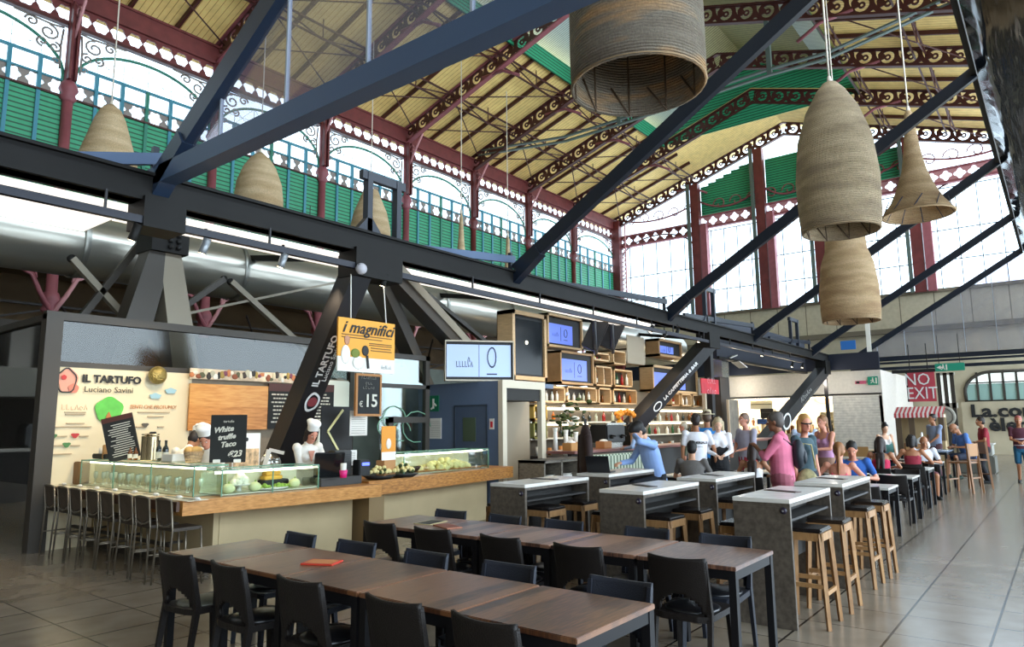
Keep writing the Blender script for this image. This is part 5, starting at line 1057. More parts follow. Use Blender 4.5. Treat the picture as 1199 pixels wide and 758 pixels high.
fr.build('fruit', mat('orange fruit', '#e08a1e', .6), t); MB().bar((-.3, 0, 0), (-.3, 0, .8), .05).build('stand', birchd, t); MB().bar((.3, 0, 0), (.3, 0, .8), .05).build('stand', birchd, t); MB().ell((-.32, 0, .5), (.13, .08, .22), 8, 6).build('yellow_bag', mat('yellow bag', '#d99a22', .6), t)
# banquette, service units, coat
bq = thing('striped_banquette', 'green and cream striped bench back below the bar', 'bench', (15, 7.45, 0))
a, c = aY(692, 534, 7.4), aY(742, 550, 7.4)
MB().bbox((a.x, 7.4, .35), (c.x+1, 7.56, a.z), .03).build('backrest', banded('striped upholstery', '#cfd6c0', '#5c6f58', (1, 0, 0), .13, .4, .7), bq, True); MB().bbox((a.x, 6.95, .3), (c.x+1, 7.45, .46), .03).build('seat', banded('striped upholstery', '#cfd6c0', '#5c6f58', (1, 0, 0), .13, .4, .7), bq, True)
MB().box((a.x+.03, 7.0, 0), (c.x+.9, 7.5, .3)).build('plinth', black, bq, True)
gw = planks('weathered grey wood', ('#4a443c', '#6b6459', '#857c6e'), 2, .5, .6, (3, 3, 12))
def unit(label, x0, x1, y0, y1, h, holes):
    t = thing('service_cabinet', label, 'cabinet', ((x0+x1)/2, (y0+y1)/2, 0), 0, 'low service cabinets before the bar')
    f = .05; mb = MB(); mb.box((x0, y0, 0), (x1, y1, .1)).box((x0, y0, h-f), (x1, y1, h)).box((x0, y0, 0), (x0+f, y1, h)).box((x1-f, y0, 0), (x1, y1, h)).box((x0, y1-.02, 0), (x1, y1, h)).box((x0, y0, h*.45), (x1, y1, h*.45+f))
    for k in range(1, holes): mb.box((x0+(x1-x0)*k/holes-f/2, y0, 0), (x0+(x1-x0)*k/holes+f/2, y1, h))
    mb.build('carcass', gw, t, True); MB().box((x0+f, y1-.05, .1), (x1-f, y1-.02, h-f)).build('back', black, t, True)
    return t
u0 = aY(582, 533, 8.0); unit('long low grey cabinet with two openings beside the blue kiosk', 10.75, 12.55, 7.7, 8.3, 1.02, 3); unit('dark low cabinet with one wide opening next to the hanging coat', 12.7, 14.0, 7.55, 8.15, 1.04, 1)
for k, x in enumerate((11.2, 11.8)): small('white_plate_stack', ('stack of white plates in the left opening of the low cabinet', 'stack of white plates in the middle opening of the low cabinet')[k], 'plates', (x, 7.95, .51), [('plate', MB().lathe([(.001, 0), (.1, 0), (.15, .02), (.15, .2), (.001, .2)], n=18), white), ('top_plate', MB().lathe([(.1, .2), (.16, .225), (.001, .21)], n=18), white)])
t = thing('hanging_coat', 'dark brown coat hanging on a stand before the bar', 'coat', tuple(aY(686, 520, 6.7))[:2]+(0,), rad(50))
MB().loft([((0, 0, .62), (.24, 0, 0), (0, .1, 0)), ((0, 0, 1.0), (.22, 0, 0), (0, .11, 0)), ((0, 0, 1.35), (.24, 0, 0), (0, .1, 0)), ((0, 0, 1.55), (.16, 0, 0), (0, .08, 0)), ((0, 0, 1.68), (.06, 0, 0), (0, .05, 0))], 18).build('body', mat('coat brown', '#2e1c18', .8, bump=.5, bscale=6), t)
for s in (-1, 1): MB().cap((s*.2, .02, 1.45), (s*.27, .04, .85), .07, .05).build('sleeve', mat('coat brown', '#2e1c18'), t)
MB().bar((0, 0, 0), (0, 0, 1.78), .04).bar((-.25, 0, .02), (.25, 0, .02), .04).bar((0, -.25, .02), (0, .25, .02), .04).build('stand', black, t)
t = thing('black_white_foliage', 'dark leafy plant with white blossoms behind the hanging coat', 'plant', (14.5, 9.6, .0)); r1, r2 = MB(), MB(); rnd = random.Random(9)
for k in range(70):
    p = (rnd.gauss(0, .22), rnd.gauss(0, .15), 1.7+rnd.gauss(0, .32)); (r1 if k % 4 else r2).ell(p, (.09, .03, .05), 7, 5, Matrix.Rotation(rnd.random()*3, 4, 'Z') @ Matrix.Rotation(rnd.random()*3, 4, 'X'))
r1.build('leaf', mat('dark leaf', '#20251b', .6), t); r2.build('blossom', white, t); MB().tube([(0, 0, 0), (.03, 0, .9), (0, 0, 1.6)], .03, 6).build('stem', black, t)
# red poster and posts of the bar end
t = thing('red_poster', 'crumpled red poster with pale marks hung at the bar end', 'poster', tuple(aY(831, 461, 8.2))); a, c = aY(821, 443, 8.2), aY(842, 462, 8.2)
MB().box((a.x, 8.2, c.z), (c.x, 8.23, a.z)).build('sheet', mat('poster red', '#c2202f', .6, noise=.25, scale=3), t, True)
strokes(t, frameM(Vector(((a.x+c.x)/2+.1, 8.19, (a.z+c.z)/2+.17))-Vector(t.location), (1, 0, 0), (0, 0, 1)), .6, .16, 5, mat('pale pink mark', '#f0b9bd', .7), 8); strokes(t, frameM(Vector(((a.x+c.x)/2+.1, 8.19, (a.z+c.z)/2-.12))-Vector(t.location), (1, 0, 0), (0, 0, 1)), .7, .2, 4, mat('pale pink mark', '#f0b9bd'), 9)
MB().bar((a.x+.3, 8.26, 0), (a.x+.3, 8.26, c.z+.2), .1).build('post', mat('pale post', '#b7a58c', .6), t, True)
t = thing('bar_end_pillar', 'dark square pillar with a steel band at the end of the bar', 'pillar', (24.0, 9.6, 0)); a = aY(848, 430, 9.6)
MB().box((a.x-.45, 9.6, 0), (a.x+.4, 10.3, 3.3)).build('shaft', mat('dark pillar', '#2d2723', .6), t, True); MB().box((a.x-.35, 9.55, 3.3), (a.x+.3, 10.2, 3.95)).build('steel_band', mat('machine steel', '#a9a8a2'), t, True)
MB().bar((a.x-.1, 9.5, 3.95), (a.x+.3, 9.3, 4.1), .3, .03).bar((a.x+.6, 9.4, 3.9), (a.x+1.1, 9.3, 3.7), .35, .03).build('lamp_reflector', mat('white reflector', '#e8e6df', .4), t, True)
t = thing('menu_easel', 'framed menu easel at the far end of the bar', 'easel', tuple(aY(858, 500, 9.2))[:2]+(0,)); a, c = aY(853, 468, 9.2), aY(866, 520, 9.2)
MB().box((a.x, 9.2, c.z), (c.x, 9.24, a.z)).build('board', mat('grey board', '#6d675c', .5, noise=.3, scale=4), t, True); MB().box((a.x-.06, 9.18, 0), (a.x, 9.26, a.z)).box((c.x, 9.18, 0), (c.x+.06, 9.26, a.z)).build('frame', mat('pale post', '#b7a58c'), t, True)
# ------------------------------------------------------------------ white stalls at the far end
XS = 35.0; k0 = aX(1030, 433, XS); k1 = aX(860, 445, XS)
ws = thing('white_stall_block', 'long white stall block with a warm lit open front at the far end', 'stall', (XS, k0.y, 0))
MB().box((XS, k0.y, k0.z-1.15), (XS+.15, k1.y+3, k0.z)).build('fascia', mat('white stall fascia', '#d9d3c8', .7, noise=.06), ws, True)
MB().box((XS+.01, k0.y-.02, 0), (XS+7.9, k0.y+.12, k0.z-.004)).build('side_wall', mat('white side wall', '#dcd2c6', .75, noise=.06), ws, True)
MB().box((XS+.01, k0.y+.002, 0), (XS+.14, k0.y+2.1, k0.z-1.15)).build('corner_panel', banded('white brick tile', '#dedad0', '#bdb8ac', (0, 0, 1), .12, .1, .5), ws, True)
MB().box((XS+2.2, k0.y+.15, 0), (XS+2.3, k1.y+3, k0.z-1.0)).build('inner_wall', banded('cream kitchen tile', '#e4dac2', '#c9bb9d', (0, 0, 1), .2, .08, .5), ws, True)
MB().box((XS, k0.y, k0.z-1.1), (XS+2.3, k1.y+3, k0.z-1.03)).build('inner_ceiling', white, ws, True)
MB().box((XS-.05, k0.y+2.2, 0), (XS+.6, k1.y+2.5, 1.12)).build('counter', mat('stall counter cream', '#a8987c', .6, noise=.2, scale=2), ws, True)
MB().box((XS+.9, k0.y+.2, k0.z-1.17), (XS+1.0, k1.y+2, k0.z-1.1)).build('light_strip', mat('warm stall light', '#ffe2ad', .5, emit=14.), ws, True)
rnd = random.Random(21)
t = thing('orange_stall_sign', 'orange sign with dark lettering on the cream back wall of the white stall', 'sign', tuple(aX(1008, 469, XS+2.15))); a, c = aX(1002, 463, XS+2.15), aX(1027, 476, XS+2.15)
MB().box((XS+2.13, c.y-.1, c.z), (XS+2.18, a.y+.1, a.z)).build('board', mat('poster orange', '#e6a033'), t, True); strokes(t, frameM((-.04, .0, .12), (0, -1, 0), (0, 0, 1)), 1.2, .18, 9, black, 31)
t = thing('pink_stall_plate', 'small pink sign plate on the white fascia', 'sign', tuple(aX(1007, 448, XS-.03))); a = aX(1007, 448, XS-.03); MB().box((XS-.04, a.y-.25, a.z-.07), (XS, a.y+.2, a.z+.07)).build('plate', mat('pink plate', '#c75a78', .6), t, True)
MB().box((XS-.05, a.y+.02, a.z-.05), (XS-.04, a.y+.16, a.z+.05)).build('mark', black, t, True)
def exit_sign(label, pc, x, w, h, arrow=False):
    p = aX(*pc, x); t = thing('emergency_exit_sign', label, 'sign', tuple(p)); MB().bbox((-.03, -w/2, -h/2), (.03, w/2, h/2), .01).build('plate', mat('exit green', '#1f7f66', .4, emit=.25), t)
    y = w*.22 if arrow else 0
    MB().ell((-.035, y, h*.3), (.01, h*.08, h*.08), 8, 6).bar((-.035, y, h*.2), (-.035, y-.02, -h*.05), h*.12).bar((-.035, y, h*.1), (-.035, y+h*.25, 0), h*.07).bar((-.035, y, -h*.05), (-.035, y-h*.2, -h*.3), h*.08).bar((-.035, y, -h*.05), (-.035, y+h*.22, -h*.28), h*.08).box((-.035, y-h*.45, -h*.35), (-.031, y-h*.3, h*.35)).build('pictogram', white, t)
    if arrow: MB().prism([(w*.45, 0), (w*.3, h*.25), (w*.3, h*.08), (w*.1+.1, h*.08), (w*.1+.1, -h*.08), (w*.3, -h*.08), (w*.3, -h*.25)], -.036, -.031, 'yz').build('arrow_mark', white, t)
    return t
exit_sign('square green running man sign on the white fascia corner', (1022, 446), XS-.05, .42, .38)
t = exit_sign('small green exit pictogram hanging under the ceiling behind the globe lamp', (361, 313), 10.5, .28, .2); MB().bar((0, 0, .1), (0, 0, 1.6), .015).build('suspension_wire', black, t)
t = exit_sign('wide green arrow and running man sign hanging right of the red banner', (1112, 430), 27.5, .85, .26, True); MB().bar((0, -.3, .1), (0, -.3, 1.1), .02).bar((0, .3, .1), (0, .3, 1.1), .02).build('suspension_wire', black, t)
# kitchen things in the white stall
def stallbox(label, px0, py0, px1, py1, x, m, nm='shelf_unit', cat='shelf', deep=.4):
    a, c = aX(px0, py0, x), aX(px1, py1, x); t = thing(nm, label, cat, (x, (a.y+c.y)/2, 0)); z0, z1 = c.z, a.z
    MB().bbox((x, c.y, z0), (x+deep, a.y, z1), .02).build('body', m, t, True); MB().box((x-.01, c.y+.05, z0+(z1-z0)*.55), (x, a.y-.05, z0+(z1-z0)*.62)).build('front_rail', mat('machine steel', '#a9a8a2'), t, True)
    if z0 > .3: MB().box((x+.1, (a.y+c.y)/2-.05, 0), (x+deep-.1, (a.y+c.y)/2+.05, z0)).build('stand', mat('cream stand', '#b5a88e', .7), t, True)
    return t
stallbox('dark oven box behind the pink shirted man', 890, 479, 906, 490, XS+.75, mat('oven dark', '#23211f', .4), 'oven', 'oven')
stallbox('white appliance above the dark oven', 878, 470, 905, 479, XS+.9, mat('fridge white', '#dcdccb'), 'appliance', 'appliance')
stallbox('blue crate in the white stall', 886, 491, 897, 497, XS+.7, mat('crate blue', '#2f4f8a', .5), 'crate', 'crate')
stallbox('tall open shelf with glasses, right one of the white stall', 1015, 487, 1030, 512, XS+.7, mat('shelf khaki', '#8d8468', .5, noise=.5, scale=6))
stallbox('tall glass cabinet in the middle of the white stall', 984, 486, 1012, 512, XS+.75, mat('cabinet cream', '#d7cfae', .4, noise=.35, scale=7))
stallbox('black framed rack beside the sloping leg', 960, 483, 978, 512, XS+.75, mat('rack grey', '#9b9680', .4, noise=.6, scale=8))
for k in range(22):
    p = aX(912+k*5.6, 511, XS+.2); hh = .22+.3*rnd.random()
    small('jar_on_counter', 'jar or carton on the white stall counter, %s' % ['left part', 'centre part', 'right part'][k//8], 'jar', (XS+.15+.2*rnd.random(), p.y, 1.12), [('body', MB().lathe([(.001, 0), (.09, 0), (.09, hh*.8), (.001, hh)], n=10), rnd.choice([white, cream, mat('orange crate', '#b97a3e'), mat('shelf khaki', '#8d8468'), bcols[1], bcols[3], black])), ('lid', MB().lathe([(.07, hh*.85), (.07, hh), (.001, hh)], n=10), rnd.choice([black, white]))], 'jars and cartons along the white stall counter')
t = thing('oval_wall_sign', 'pale oval sign with faint red ring on the cream wall', 'sign', tuple(aX(963, 463, XS+2.1))); MB().lathe([(.001, -.02), (.5, -.02), (.52, 0)], n=24, axis='x').build('disc', cream, t); MB().lathe([(.38, -.03), (.46, -.03)], n=24, axis='x').build('ring', mat('faint red', '#c79a80', .7), t)
# NO EXIT banner, striped awning kiosk
XB = 29.6; a, c = aX(1062, 437, XB), aX(1097, 470, XB)
t = thing('no_exit_banner', 'red hanging banner with white lettering reading no exit', 'banner', (XB, (a.y+c.y)/2, c.z))
MB().box((XB, c.y, c.z), (XB+.03, a.y, a.z)).build('cloth', mat('banner red', '#c04552', .7, noise=.08, scale=2), t, True)
MB().box((XB-.02, c.y-.04, a.z), (XB+.05, a.y+.5, a.z+.12)).box((XB-.02, a.y, c.z), (XB+.05, a.y+.05, a.z)).build('rail', black, t, True)
MB().bar((XB, c.y+.2, a.z+.1), (XB, c.y+.2, 4.5), .03).bar((XB, a.y-.1, a.z+.1), (XB, a.y-.1, 4.5), .03).build('suspension_wire', black, t, True)
text('NO', .62, whiteT_, t, frameM((-.03, .12, (a.z-c.z)*.74), (0, -1, 0), (0, 0, 1)), sx=.85); text('EXIT', .62, whiteT_, t, frameM((-.03, 0, (a.z-c.z)*.27), (0, -1, 0), (0, 0, 1)), sx=.78)
a, c = aX(1046, 478, XB), aX(1105, 489, XB)
t = thing('striped_awning_kiosk', 'small kiosk with a red and white striped awning under the red banner', 'kiosk', (XB, (a.y+c.y)/2, 0))
aw = MB(); aw.add([(XB-.1, a.y, c.z+.12), (XB-.1, c.y, c.z+.12), (XB+.6, c.y, a.z), (XB+.6, a.y, a.z), (XB-.1, a.y, c.z+.16), (XB-.1, c.y, c.z+.16), (XB+.6, c.y, a.z+.04), (XB+.6, a.y, a.z+.04)], [(0,1,2,3),(7,6,5,4),(0,4,5,1),(1,5,6,2),(2,6,7,3),(3,7,4,0)]).box((XB-.12, c.y, c.z), (XB-.1, a.y, c.z+.14))
aw.build('awning', banded('red white stripes', '#e6dcd6', '#c43a3f', (0, 1, 0), .14, .5, .7, noise=.02), t, True)
MB().box((XB, c.y, 1.9), (XB+.5, a.y, c.z)).build('pelmet', mat('pale stone pelmet', '#c9bda6', .7), t, True)
for y in (a.y-.12, a.y-.55, c.y+.1): MB().box((XB, y-.09, 0), (XB+.12, y+.09, 1.95)).build('post', mat('umber post', '#5b4a38', .6), t, True)
MB().box((XB+.5, c.y, 0), (XB+.6, a.y, 1.95)).build('back_wall', mat('kiosk tan', '#b59d76', .7), t, True); MB().box((XB-.2, c.y, 0), (XB+.3, a.y-.6, .95)).build('counter', mat('kiosk tan', '#b59d76'), t, True)
p = aX(1105, 488, XB+1); t = thing('round_wall_medallion', 'round grey medallion sign right of the striped awning', 'sign', tuple(p)); MB().lathe([(.001, -.04), (.34, -.04), (.4, 0), (.36, .03)], n=24, axis='x').build('disc', mat('medallion grey', '#8f8a7c', .6, noise=.3, scale=6), t); MB().lathe([(.28, -.05), (.32, -.05), (.32, -.03)], n=24, axis='x').build('ring', mat('dark ring', '#4b463d', .6), t)
MB().bar((.1, 0, -p.z), (.1, 0, 0), .08).build('post', darkfr, t)
# dark framed glazed lobby right of the banner
t = thing('glazed_lobby', 'dark framed glazed lobby right of the red banner', 'lobby', (33, 4.4, 0)); a, c = aX(1098, 437, 33), aX(1117, 472, 33)
MB().box((33, c.y-.1, a.z-.1), (33.3, a.y, a.z)).box((33, c.y-.1, c.z-.2), (33.3, a.y, c.z)).build('rail', mat('lobby pale', '#9d9688', .6), t, True)
for k in range(3): MB().box((33, c.y+(a.y-c.y)*k/2-.07, 0), (33.1, c.y+(a.y-c.y)*k/2+.07, a.z)).build('mullion', darkfr, t, True)
MB().box((33.05, c.y, c.z), (33.07, a.y, a.z-.1)).build('glowing_pane', mat('pane glowing in place of daylight', '#e8f2ee', .3, emit=.9), t, True)  # pane glows by itself in place of daylight from behind
# far wall window and painted lettering
XW = 42.0
wr = thing('lettered_wall', 'beige painted wall with big black lettering at the far right', 'wall panel', (XW, 1.5, 0)); a, c = aX(1125, 471, XW), aX(1240, 520, XW)
MB().box((XW, c.y, 0), (XW+.2, a.y, a.z)).build('panel', sandwall, wr, True)
text('La.conta', .86, black, wr, frameM(Vector(aX(1184, 481.5, XW-.05))-Vector(wr.location), (0, -1, 0), (0, 0, 1)), bold=.03, sx=1.15); text('\u00e8lema', .86, black, wr, frameM(Vector(aX(1192, 498, XW-.05))-Vector(wr.location), (0, -1, 0), (0, 0, 1)), bold=.03, sx=1.15)
w0, w1 = aX(1128, 437, XF-.05), aX(1260, 468, XF-.05)
win = thing('window_30', None, None, (XF-.02, 0, 0), kind='structure')
W_ = w0.y-w1.y; zb_, zt_ = w1.z, w0.z
arc = [(0, w0.y-.02, zb_)]+[(0, w0.y-1.2+1.2*cos(t), zt_-1.0+1.0*sin(t)) for t in (PI*.5*k/8 for k in range(9))]+[(0, w1.y, zt_), (0, w1.y, zb_)]
pm = MB(); pm.prism([(p[1], p[2]) for p in arc], -.06, -.03, 'yz'); pm.build('glowing_sky_pane', mat('pane glowing in place of daylight', '#e8f2ee', .3, emit=.9), win)  # emission stands in for sky light coming through this window
mb = MB(); mb.tube([(-.08, p[1], p[2]) for p in arc]+[(-.08, arc[0][1], arc[0][2])], .08, 6)
for k in range(1, 8): mb.box((-.12, w0.y-W_*k/8-.05, zb_), (-.05, w0.y-W_*k/8+.05, zt_))
mb.box((-.12, w1.y, zb_+(zt_-zb_)*.62), (-.05, w0.y-.05, zb_+(zt_-zb_)*.66)); mb.build('glazing_bar', darkfr, win)
MB().box((-.07, w1.y, zb_), (-.065, w0.y-.05, zb_+(zt_-zb_)*.6)).build('lower_pane', mat('pale green glass', '#9cbcb2', .2), win)
# horizontal dark beams above it
t = thing('far_tie_beam', 'pair of dark horizontal beams crossing above the far back window', 'beam', (38.7, 1, 4.2)); MB().box((38.6, -6, 4.15), (38.8, 8.4, 4.3)).build('lower_beam', blueS, t, True); MB().box((38.6, -6, 4.45), (38.8, 8.4, 4.55)).build('upper_beam', blueS, t, True)
small('blue_sign', 'small blue sign with a pale post on the far ledge', 'sign', tuple(aX(993, 406, 38)), [('plate', MB().bbox((0, -.35, -.15), (.06, .35, .3)), mat('sign blue', '#2a6bb5', .5)), ('post', MB().box((0, -1.05, -.5), (.06, -.85, 1.4)), white)])
# ------------------------------------------------------------------ dining tables and chairs
tabw = planks('dark walnut table boards', ('#2c1710', '#57321f', '#7e5238'), 1, .125, .27, (2.2, 16, 1), rnd=.55, spec=.6)
tabw2 = planks('walnut table boards', ('#38211a', '#6a4431', '#8d6550'), 1, .18, .27, (2.2, 16, 1), rnd=.5, spec=.6)
tfr = mat('black table frame', '#111013', .5, spec=.3)
# boards run along X: bands across Y
def planksX(name, cols): return planks(name, cols, 1, .14, .38, (2.2, 18, 1), .5, .5, coat=.45)
def dining_table(label, loc, m, grp, first=None):
    if first is not None: return dup(first, loc, 0, label)
    t = thing('dining_table', label, 'dining table', loc, 0, grp); a, c = .38, .368
    MB().bbox((-a, -c, .722), (a, c, .75), .004).build('table_top', m, t)
    MB().box((-a+.01, -c+.01, .66), (a-.01, -c+.03, .722)).box((-a+.01, c-.03, .66), (a-.01, c-.01, .722)).box((-a+.01, -c+.01, .66), (-a+.03, c-.01, .722)).box((a-.03, -c+.01, .66), (a-.01, c-.01, .722)).build('apron', tfr, t)
    for sx in (-1, 1):
        for sy in (-1, 1): MB().box((sx*(a-.005), sy*(c-.005), 0), (sx*(a-.055), sy*(c-.055), .72)).build('leg', tfr, t)
    return t
ordn = ['at the window end', 'second from the window end', 'in the middle', 'second from the stall end', 'at the stall end']
g1 = 'walnut dining tables pushed together in the front row'; g2 = 'walnut dining tables pushed together in the second row'
m1 = planksX('table_walnut_a', ('#24140c', '#4c2c1b', '#7c5133')); m2 = planksX('table_walnut_b', ('#33201a', '#654334', '#946c56'))  # second row uses lighter walnut tones
ta = dining_table('walnut dining table %s of the front row' % ordn[0], (3.14, 2.18, 0), m1, g1)
for k in range(1, 5): dining_table('walnut dining table %s of the front row' % ordn[k], (3.14, 2.18+.7525*k, 0), m1, g1, ta)
tb = dining_table('lighter walnut dining table %s of the second row' % ordn[0], (5.06, 2.18, 0), m2, g2)
for k in range(1, 5): dining_table('lighter walnut dining table %s of the second row' % ordn[k], (5.06, 2.18+.7525*k, 0), m2, g2, tb)
chairM = mat('dark brown moulded chair', '#1a1513', .5, bump=.25, bscale=120, spec=.3); chairB = mat('slate grey chair', '#23262f', .45, bump=.2, bscale=120, spec=.35); seatM = mat('grey chair cushion', '#5d5b50', .45); seatD = mat('black chair cushion', '#17171a', .3)
def make_chair(label, loc, rz, m, sm, grp):
    """local +X is the way the sitter faces"""
    t = thing('dining_chair', label, 'chair', loc, rz, grp)
    # curved back shell with a low half round cut-out
    W = .205; rows = 22; cols = 26; H0, H1 = .43, .80
    vs = []; fs = []; idx = {}
    def P(u, v, o):   # u -1..1 across, v 0..1 up
        w = W*(1 - .06*v*0 + .02*(1-v)); y = u*w; z = H0+(H1-H0)*v + (.012*u*u if v > .98 else 0)
        x = -.20 - .075*v + .035*(u*u) ; return Vector((x-o, y, z))
    for side, o in ((0, 0.), (1, .022)):
        for i in range(rows+1):
            for j in range(cols+1): idx[(side, i, j)] = len(vs); vs.append(P(-1+2*j/cols, i/rows, o))
    def solid(i, j):
        u = -1+2*(j+.5)/cols; v = (i+.5)/rows
        return not ((u/.74)**2 + (v/.36)**2 < 1)
    for i in range(rows):
        for j in range(cols):
            if not solid(i, j): continue
            a, b_, c, d = (idx[(0, i, j)], idx[(0, i, j+1)], idx[(0, i+1, j+1)], idx[(0, i+1, j)]); e, f, g, h = (idx[(1, i, j)], idx[(1, i, j+1)], idx[(1, i+1, j+1)], idx[(1, i+1, j)])
            fs += [(a, b_, c, d), (h, g, f, e)]
            for (di, dj, q) in ((-1, 0, (a, e, f, b_)), (1, 0, (d, c, g, h)), (0, -1, (a, d, h, e)), (0, 1, (b_, f, g, c))):
                ii, jj = i+di, j+dj
                if not (0 <= ii < rows and 0 <= jj < cols and solid(ii, jj)): fs.append(q)
    MB().add(vs, fs, True).build('backrest', m, t)
    MB().prism([(-.2, -.2), (.2, -.215), (.225, -.15), (.225, .15), (.2, .215), (-.2, .2), (-.23, .12), (-.235, 0), (-.23, -.12)], .39, .43).build('seat_shell', m, t)
    MB().ell((-.0, 0, .432), (.2, .19, .028), 18, 8).build('seat_cushion', sm, t)
    for sy in (-1, 1):
        MB().tbar((-.243, sy*.196, .79), (-.180, sy*.194, .44), .024, .026, .034, .04).tbar((-.180, sy*.194, .45), (-.245, sy*.198, 0), .034, .042, .026, .032).build('leg', m, t)
        MB().tbar((.195, sy*.19, .42), (.215, sy*.2, 0), .04, .05, .028, .034).build('leg', m, t)
    return t
ch = None
def place(label, x, y, rz, grp, slate=False, cushion=None):
    return make_cached(label, (x, y, 0), rz, grp, slate)
protos = {}
def make_cached(label, loc, rz, grp, key):
    if key not in protos:
        m, s = {0: (chairM, seatD), 1: (chairB, seatD), 2: (chairM, seatM)}[int(key)]
        protos[key] = make_chair(label, loc, rz, m, s, grp); return protos[key]
    return dup(protos[key], loc, rz, label, grp)
on = ['at the stall end', 'second from the stall end', 'in the middle', 'second from the window end', 'at the window end']
cg = ['dark chairs on the near side of the front row', 'slate chairs on the far side of the front row', 'dark chairs on the near side of the second row', 'slate chairs on the far side of the second row']
for k, y in enumerate((5.16, 4.44, 3.67, 2.85, 2.22)):
    make_cached(('dark chair with a pale cushion %s, near side of the front row' if k == 0 else 'dark chair %s, near side of the front row') % on[k], (2.86, y, 0), rad((4, -2, 1, 0, -3)[k]), cg[0], 2 if k == 0 else 0)
for k, y in enumerate((5.17, 4.43, 3.68, 2.92, 2.12)): make_cached('slate grey chair %s, far side of the front row' % on[k], (3.44, y, 0), PI+rad((-2, 3, 0, 2, -1)[k]), cg[1], 1)
for k, y in enumerate((5.15, 4.47, 3.69, 2.96, 2.17)): make_cached('dark chair %s, near side of the second row' % on[k], (4.78, y, 0), rad((0, 2, -2, 1, 2)[k]), cg[2], 0)
for k, y in enumerate((5.20, 4.49, 3.77, 2.92, 2.22)): make_cached('slate grey chair %s, far side of the second row' % on[k], (5.33, y, 0), PI+rad((2, -3, 1, 0, 3)[k]), cg[3], 1)
# menus on the tables
def menu(label, x, y, z, rz, c_, s=.30, w=.13, book=False):
    t = thing('menu_card', label, 'menu', (x, y, z), rz)
    MB().bbox((-s/2, -w/2, 0), (s/2, w/2, .012 if book else .006), .002).build('cover', mat('menu '+c_, c_, .4), t)
    MB().box((-s/2+.02, -w/2+.02, .0122 if book else .0062), (s/2-.02, w/2-.02, .013 if book else .007)).build('printed_panel', mat('menu print '+c_, {'#c8402f': '#d98a52', '#a5674c': '#8d4a38'}.get(c_, '#2a2420'), .5), t); return t
p = aZ(377, 660, .75); menu('red menu booklet lying on the front row', p.x, p.y, .751, rad(25), '#c8402f', .17, .24, True)
p = aZ(524, 617.5, .75); menu('brown wooden board lying on the second row', p.x, p.y, .751, rad(70), '#a5674c', .3, .16, True)
p = aZ(500, 612, .75); menu('pale paper sheet lying at the stall end of the second row', p.x, p.y-.05, .7505, rad(10), '#c9b98a', .3, .2)
# ------------------------------------------------------------------ high tables and stools
gw2 = planks('grey brown particle board', ('#453d35', '#574e44', '#665c50'), 2, 3, .45, (6, 6, 6), rnd=.1)
topM = mat('high table top laminate', '#ddd8cf', .25, noise=.08, scale=6, spec=.8)
darkIn = mat('dark table inside', '#2a2724', .6)
def high_table(label, loc, first=None):
    if first is not None: return dup(first, loc, 0, label)
    t = thing('high_table', label, 'high table', loc, 0, 'grey box shaped high tables'); L_, W_ = .65, .245
    MB().bbox((-L_, -W_, 1.015), (L_, W_, 1.05), .003).build('table_top', topM, t)
    MB().box((-L_+.002, -W_+.001, .985), (L_-.002, W_-.001, 1.015)).build('top_edge', gw2, t)
    for sx in (-1, 1): MB().bbox((sx*L_, -W_+.002, 0), (sx*(L_-.04), W_-.002, .985), .003).build('side_panel', gw2, t)
    MB().box((-L_+.04, -.02, .45), (L_-.04, .02, .985)).build('centre_panel', darkIn, t)
    MB().box((-L_+.04, -W_+.02, .86), (L_-.04, -.02, .88)).box((-L_+.04, .02, .86), (L_-.04, W_-.02, .88)).build('under_shelf', darkIn, t)
    MB().lathe([(.001, -.012), (.022, -.012), (.03, 0)], (-L_, -W_+.055, .955), 14, 'x').build('bag_hook', mat('hook purple black', '#241c2e', .3), t)
    MB().lathe([(.001, -.016), (.009, -.016)], (-L_, -W_+.055, .955), 10, 'x').build('hook_pin', mat('hook steel', '#cfcfd6', .3, metal=.6), [c for c in t.children if c.name.startswith('bag_hook')][0])
    return t
rowY = [2.14, 3.50, 4.92]; colX = [6.82, 8.60]
yn = ['nearest the aisle', 'in the middle file', 'nearest the bar']; xn = ['front', 'rear']
ht = None; TOPS = []
for i, x in enumerate(colX):
    for j, y in enumerate(rowY):
        lab = '%s high grey table %s' % (xn[i], yn[j])
        if ht is None: ht = high_table(lab, (x, y, 0))
        else: high_table(lab, (x, y, 0), ht)
        if (i, j) != (1, 2):
            menu('dark menu card on the %s high table %s' % (xn[i], yn[j]), x+(.05, -.1, .1)[j], y+.03, 1.051, rad((72, 60, 95)[j]), '#5a3a33' if j == 0 else '#3b302c', .34, .1)
stw = planks('light oak stool wood', ('#86603a', '#9a7146', '#a98053'), 2, .5, .5, (8, 8, 2)); pad = mat('black stool pad', '#1c1716', .22, spec=.8)
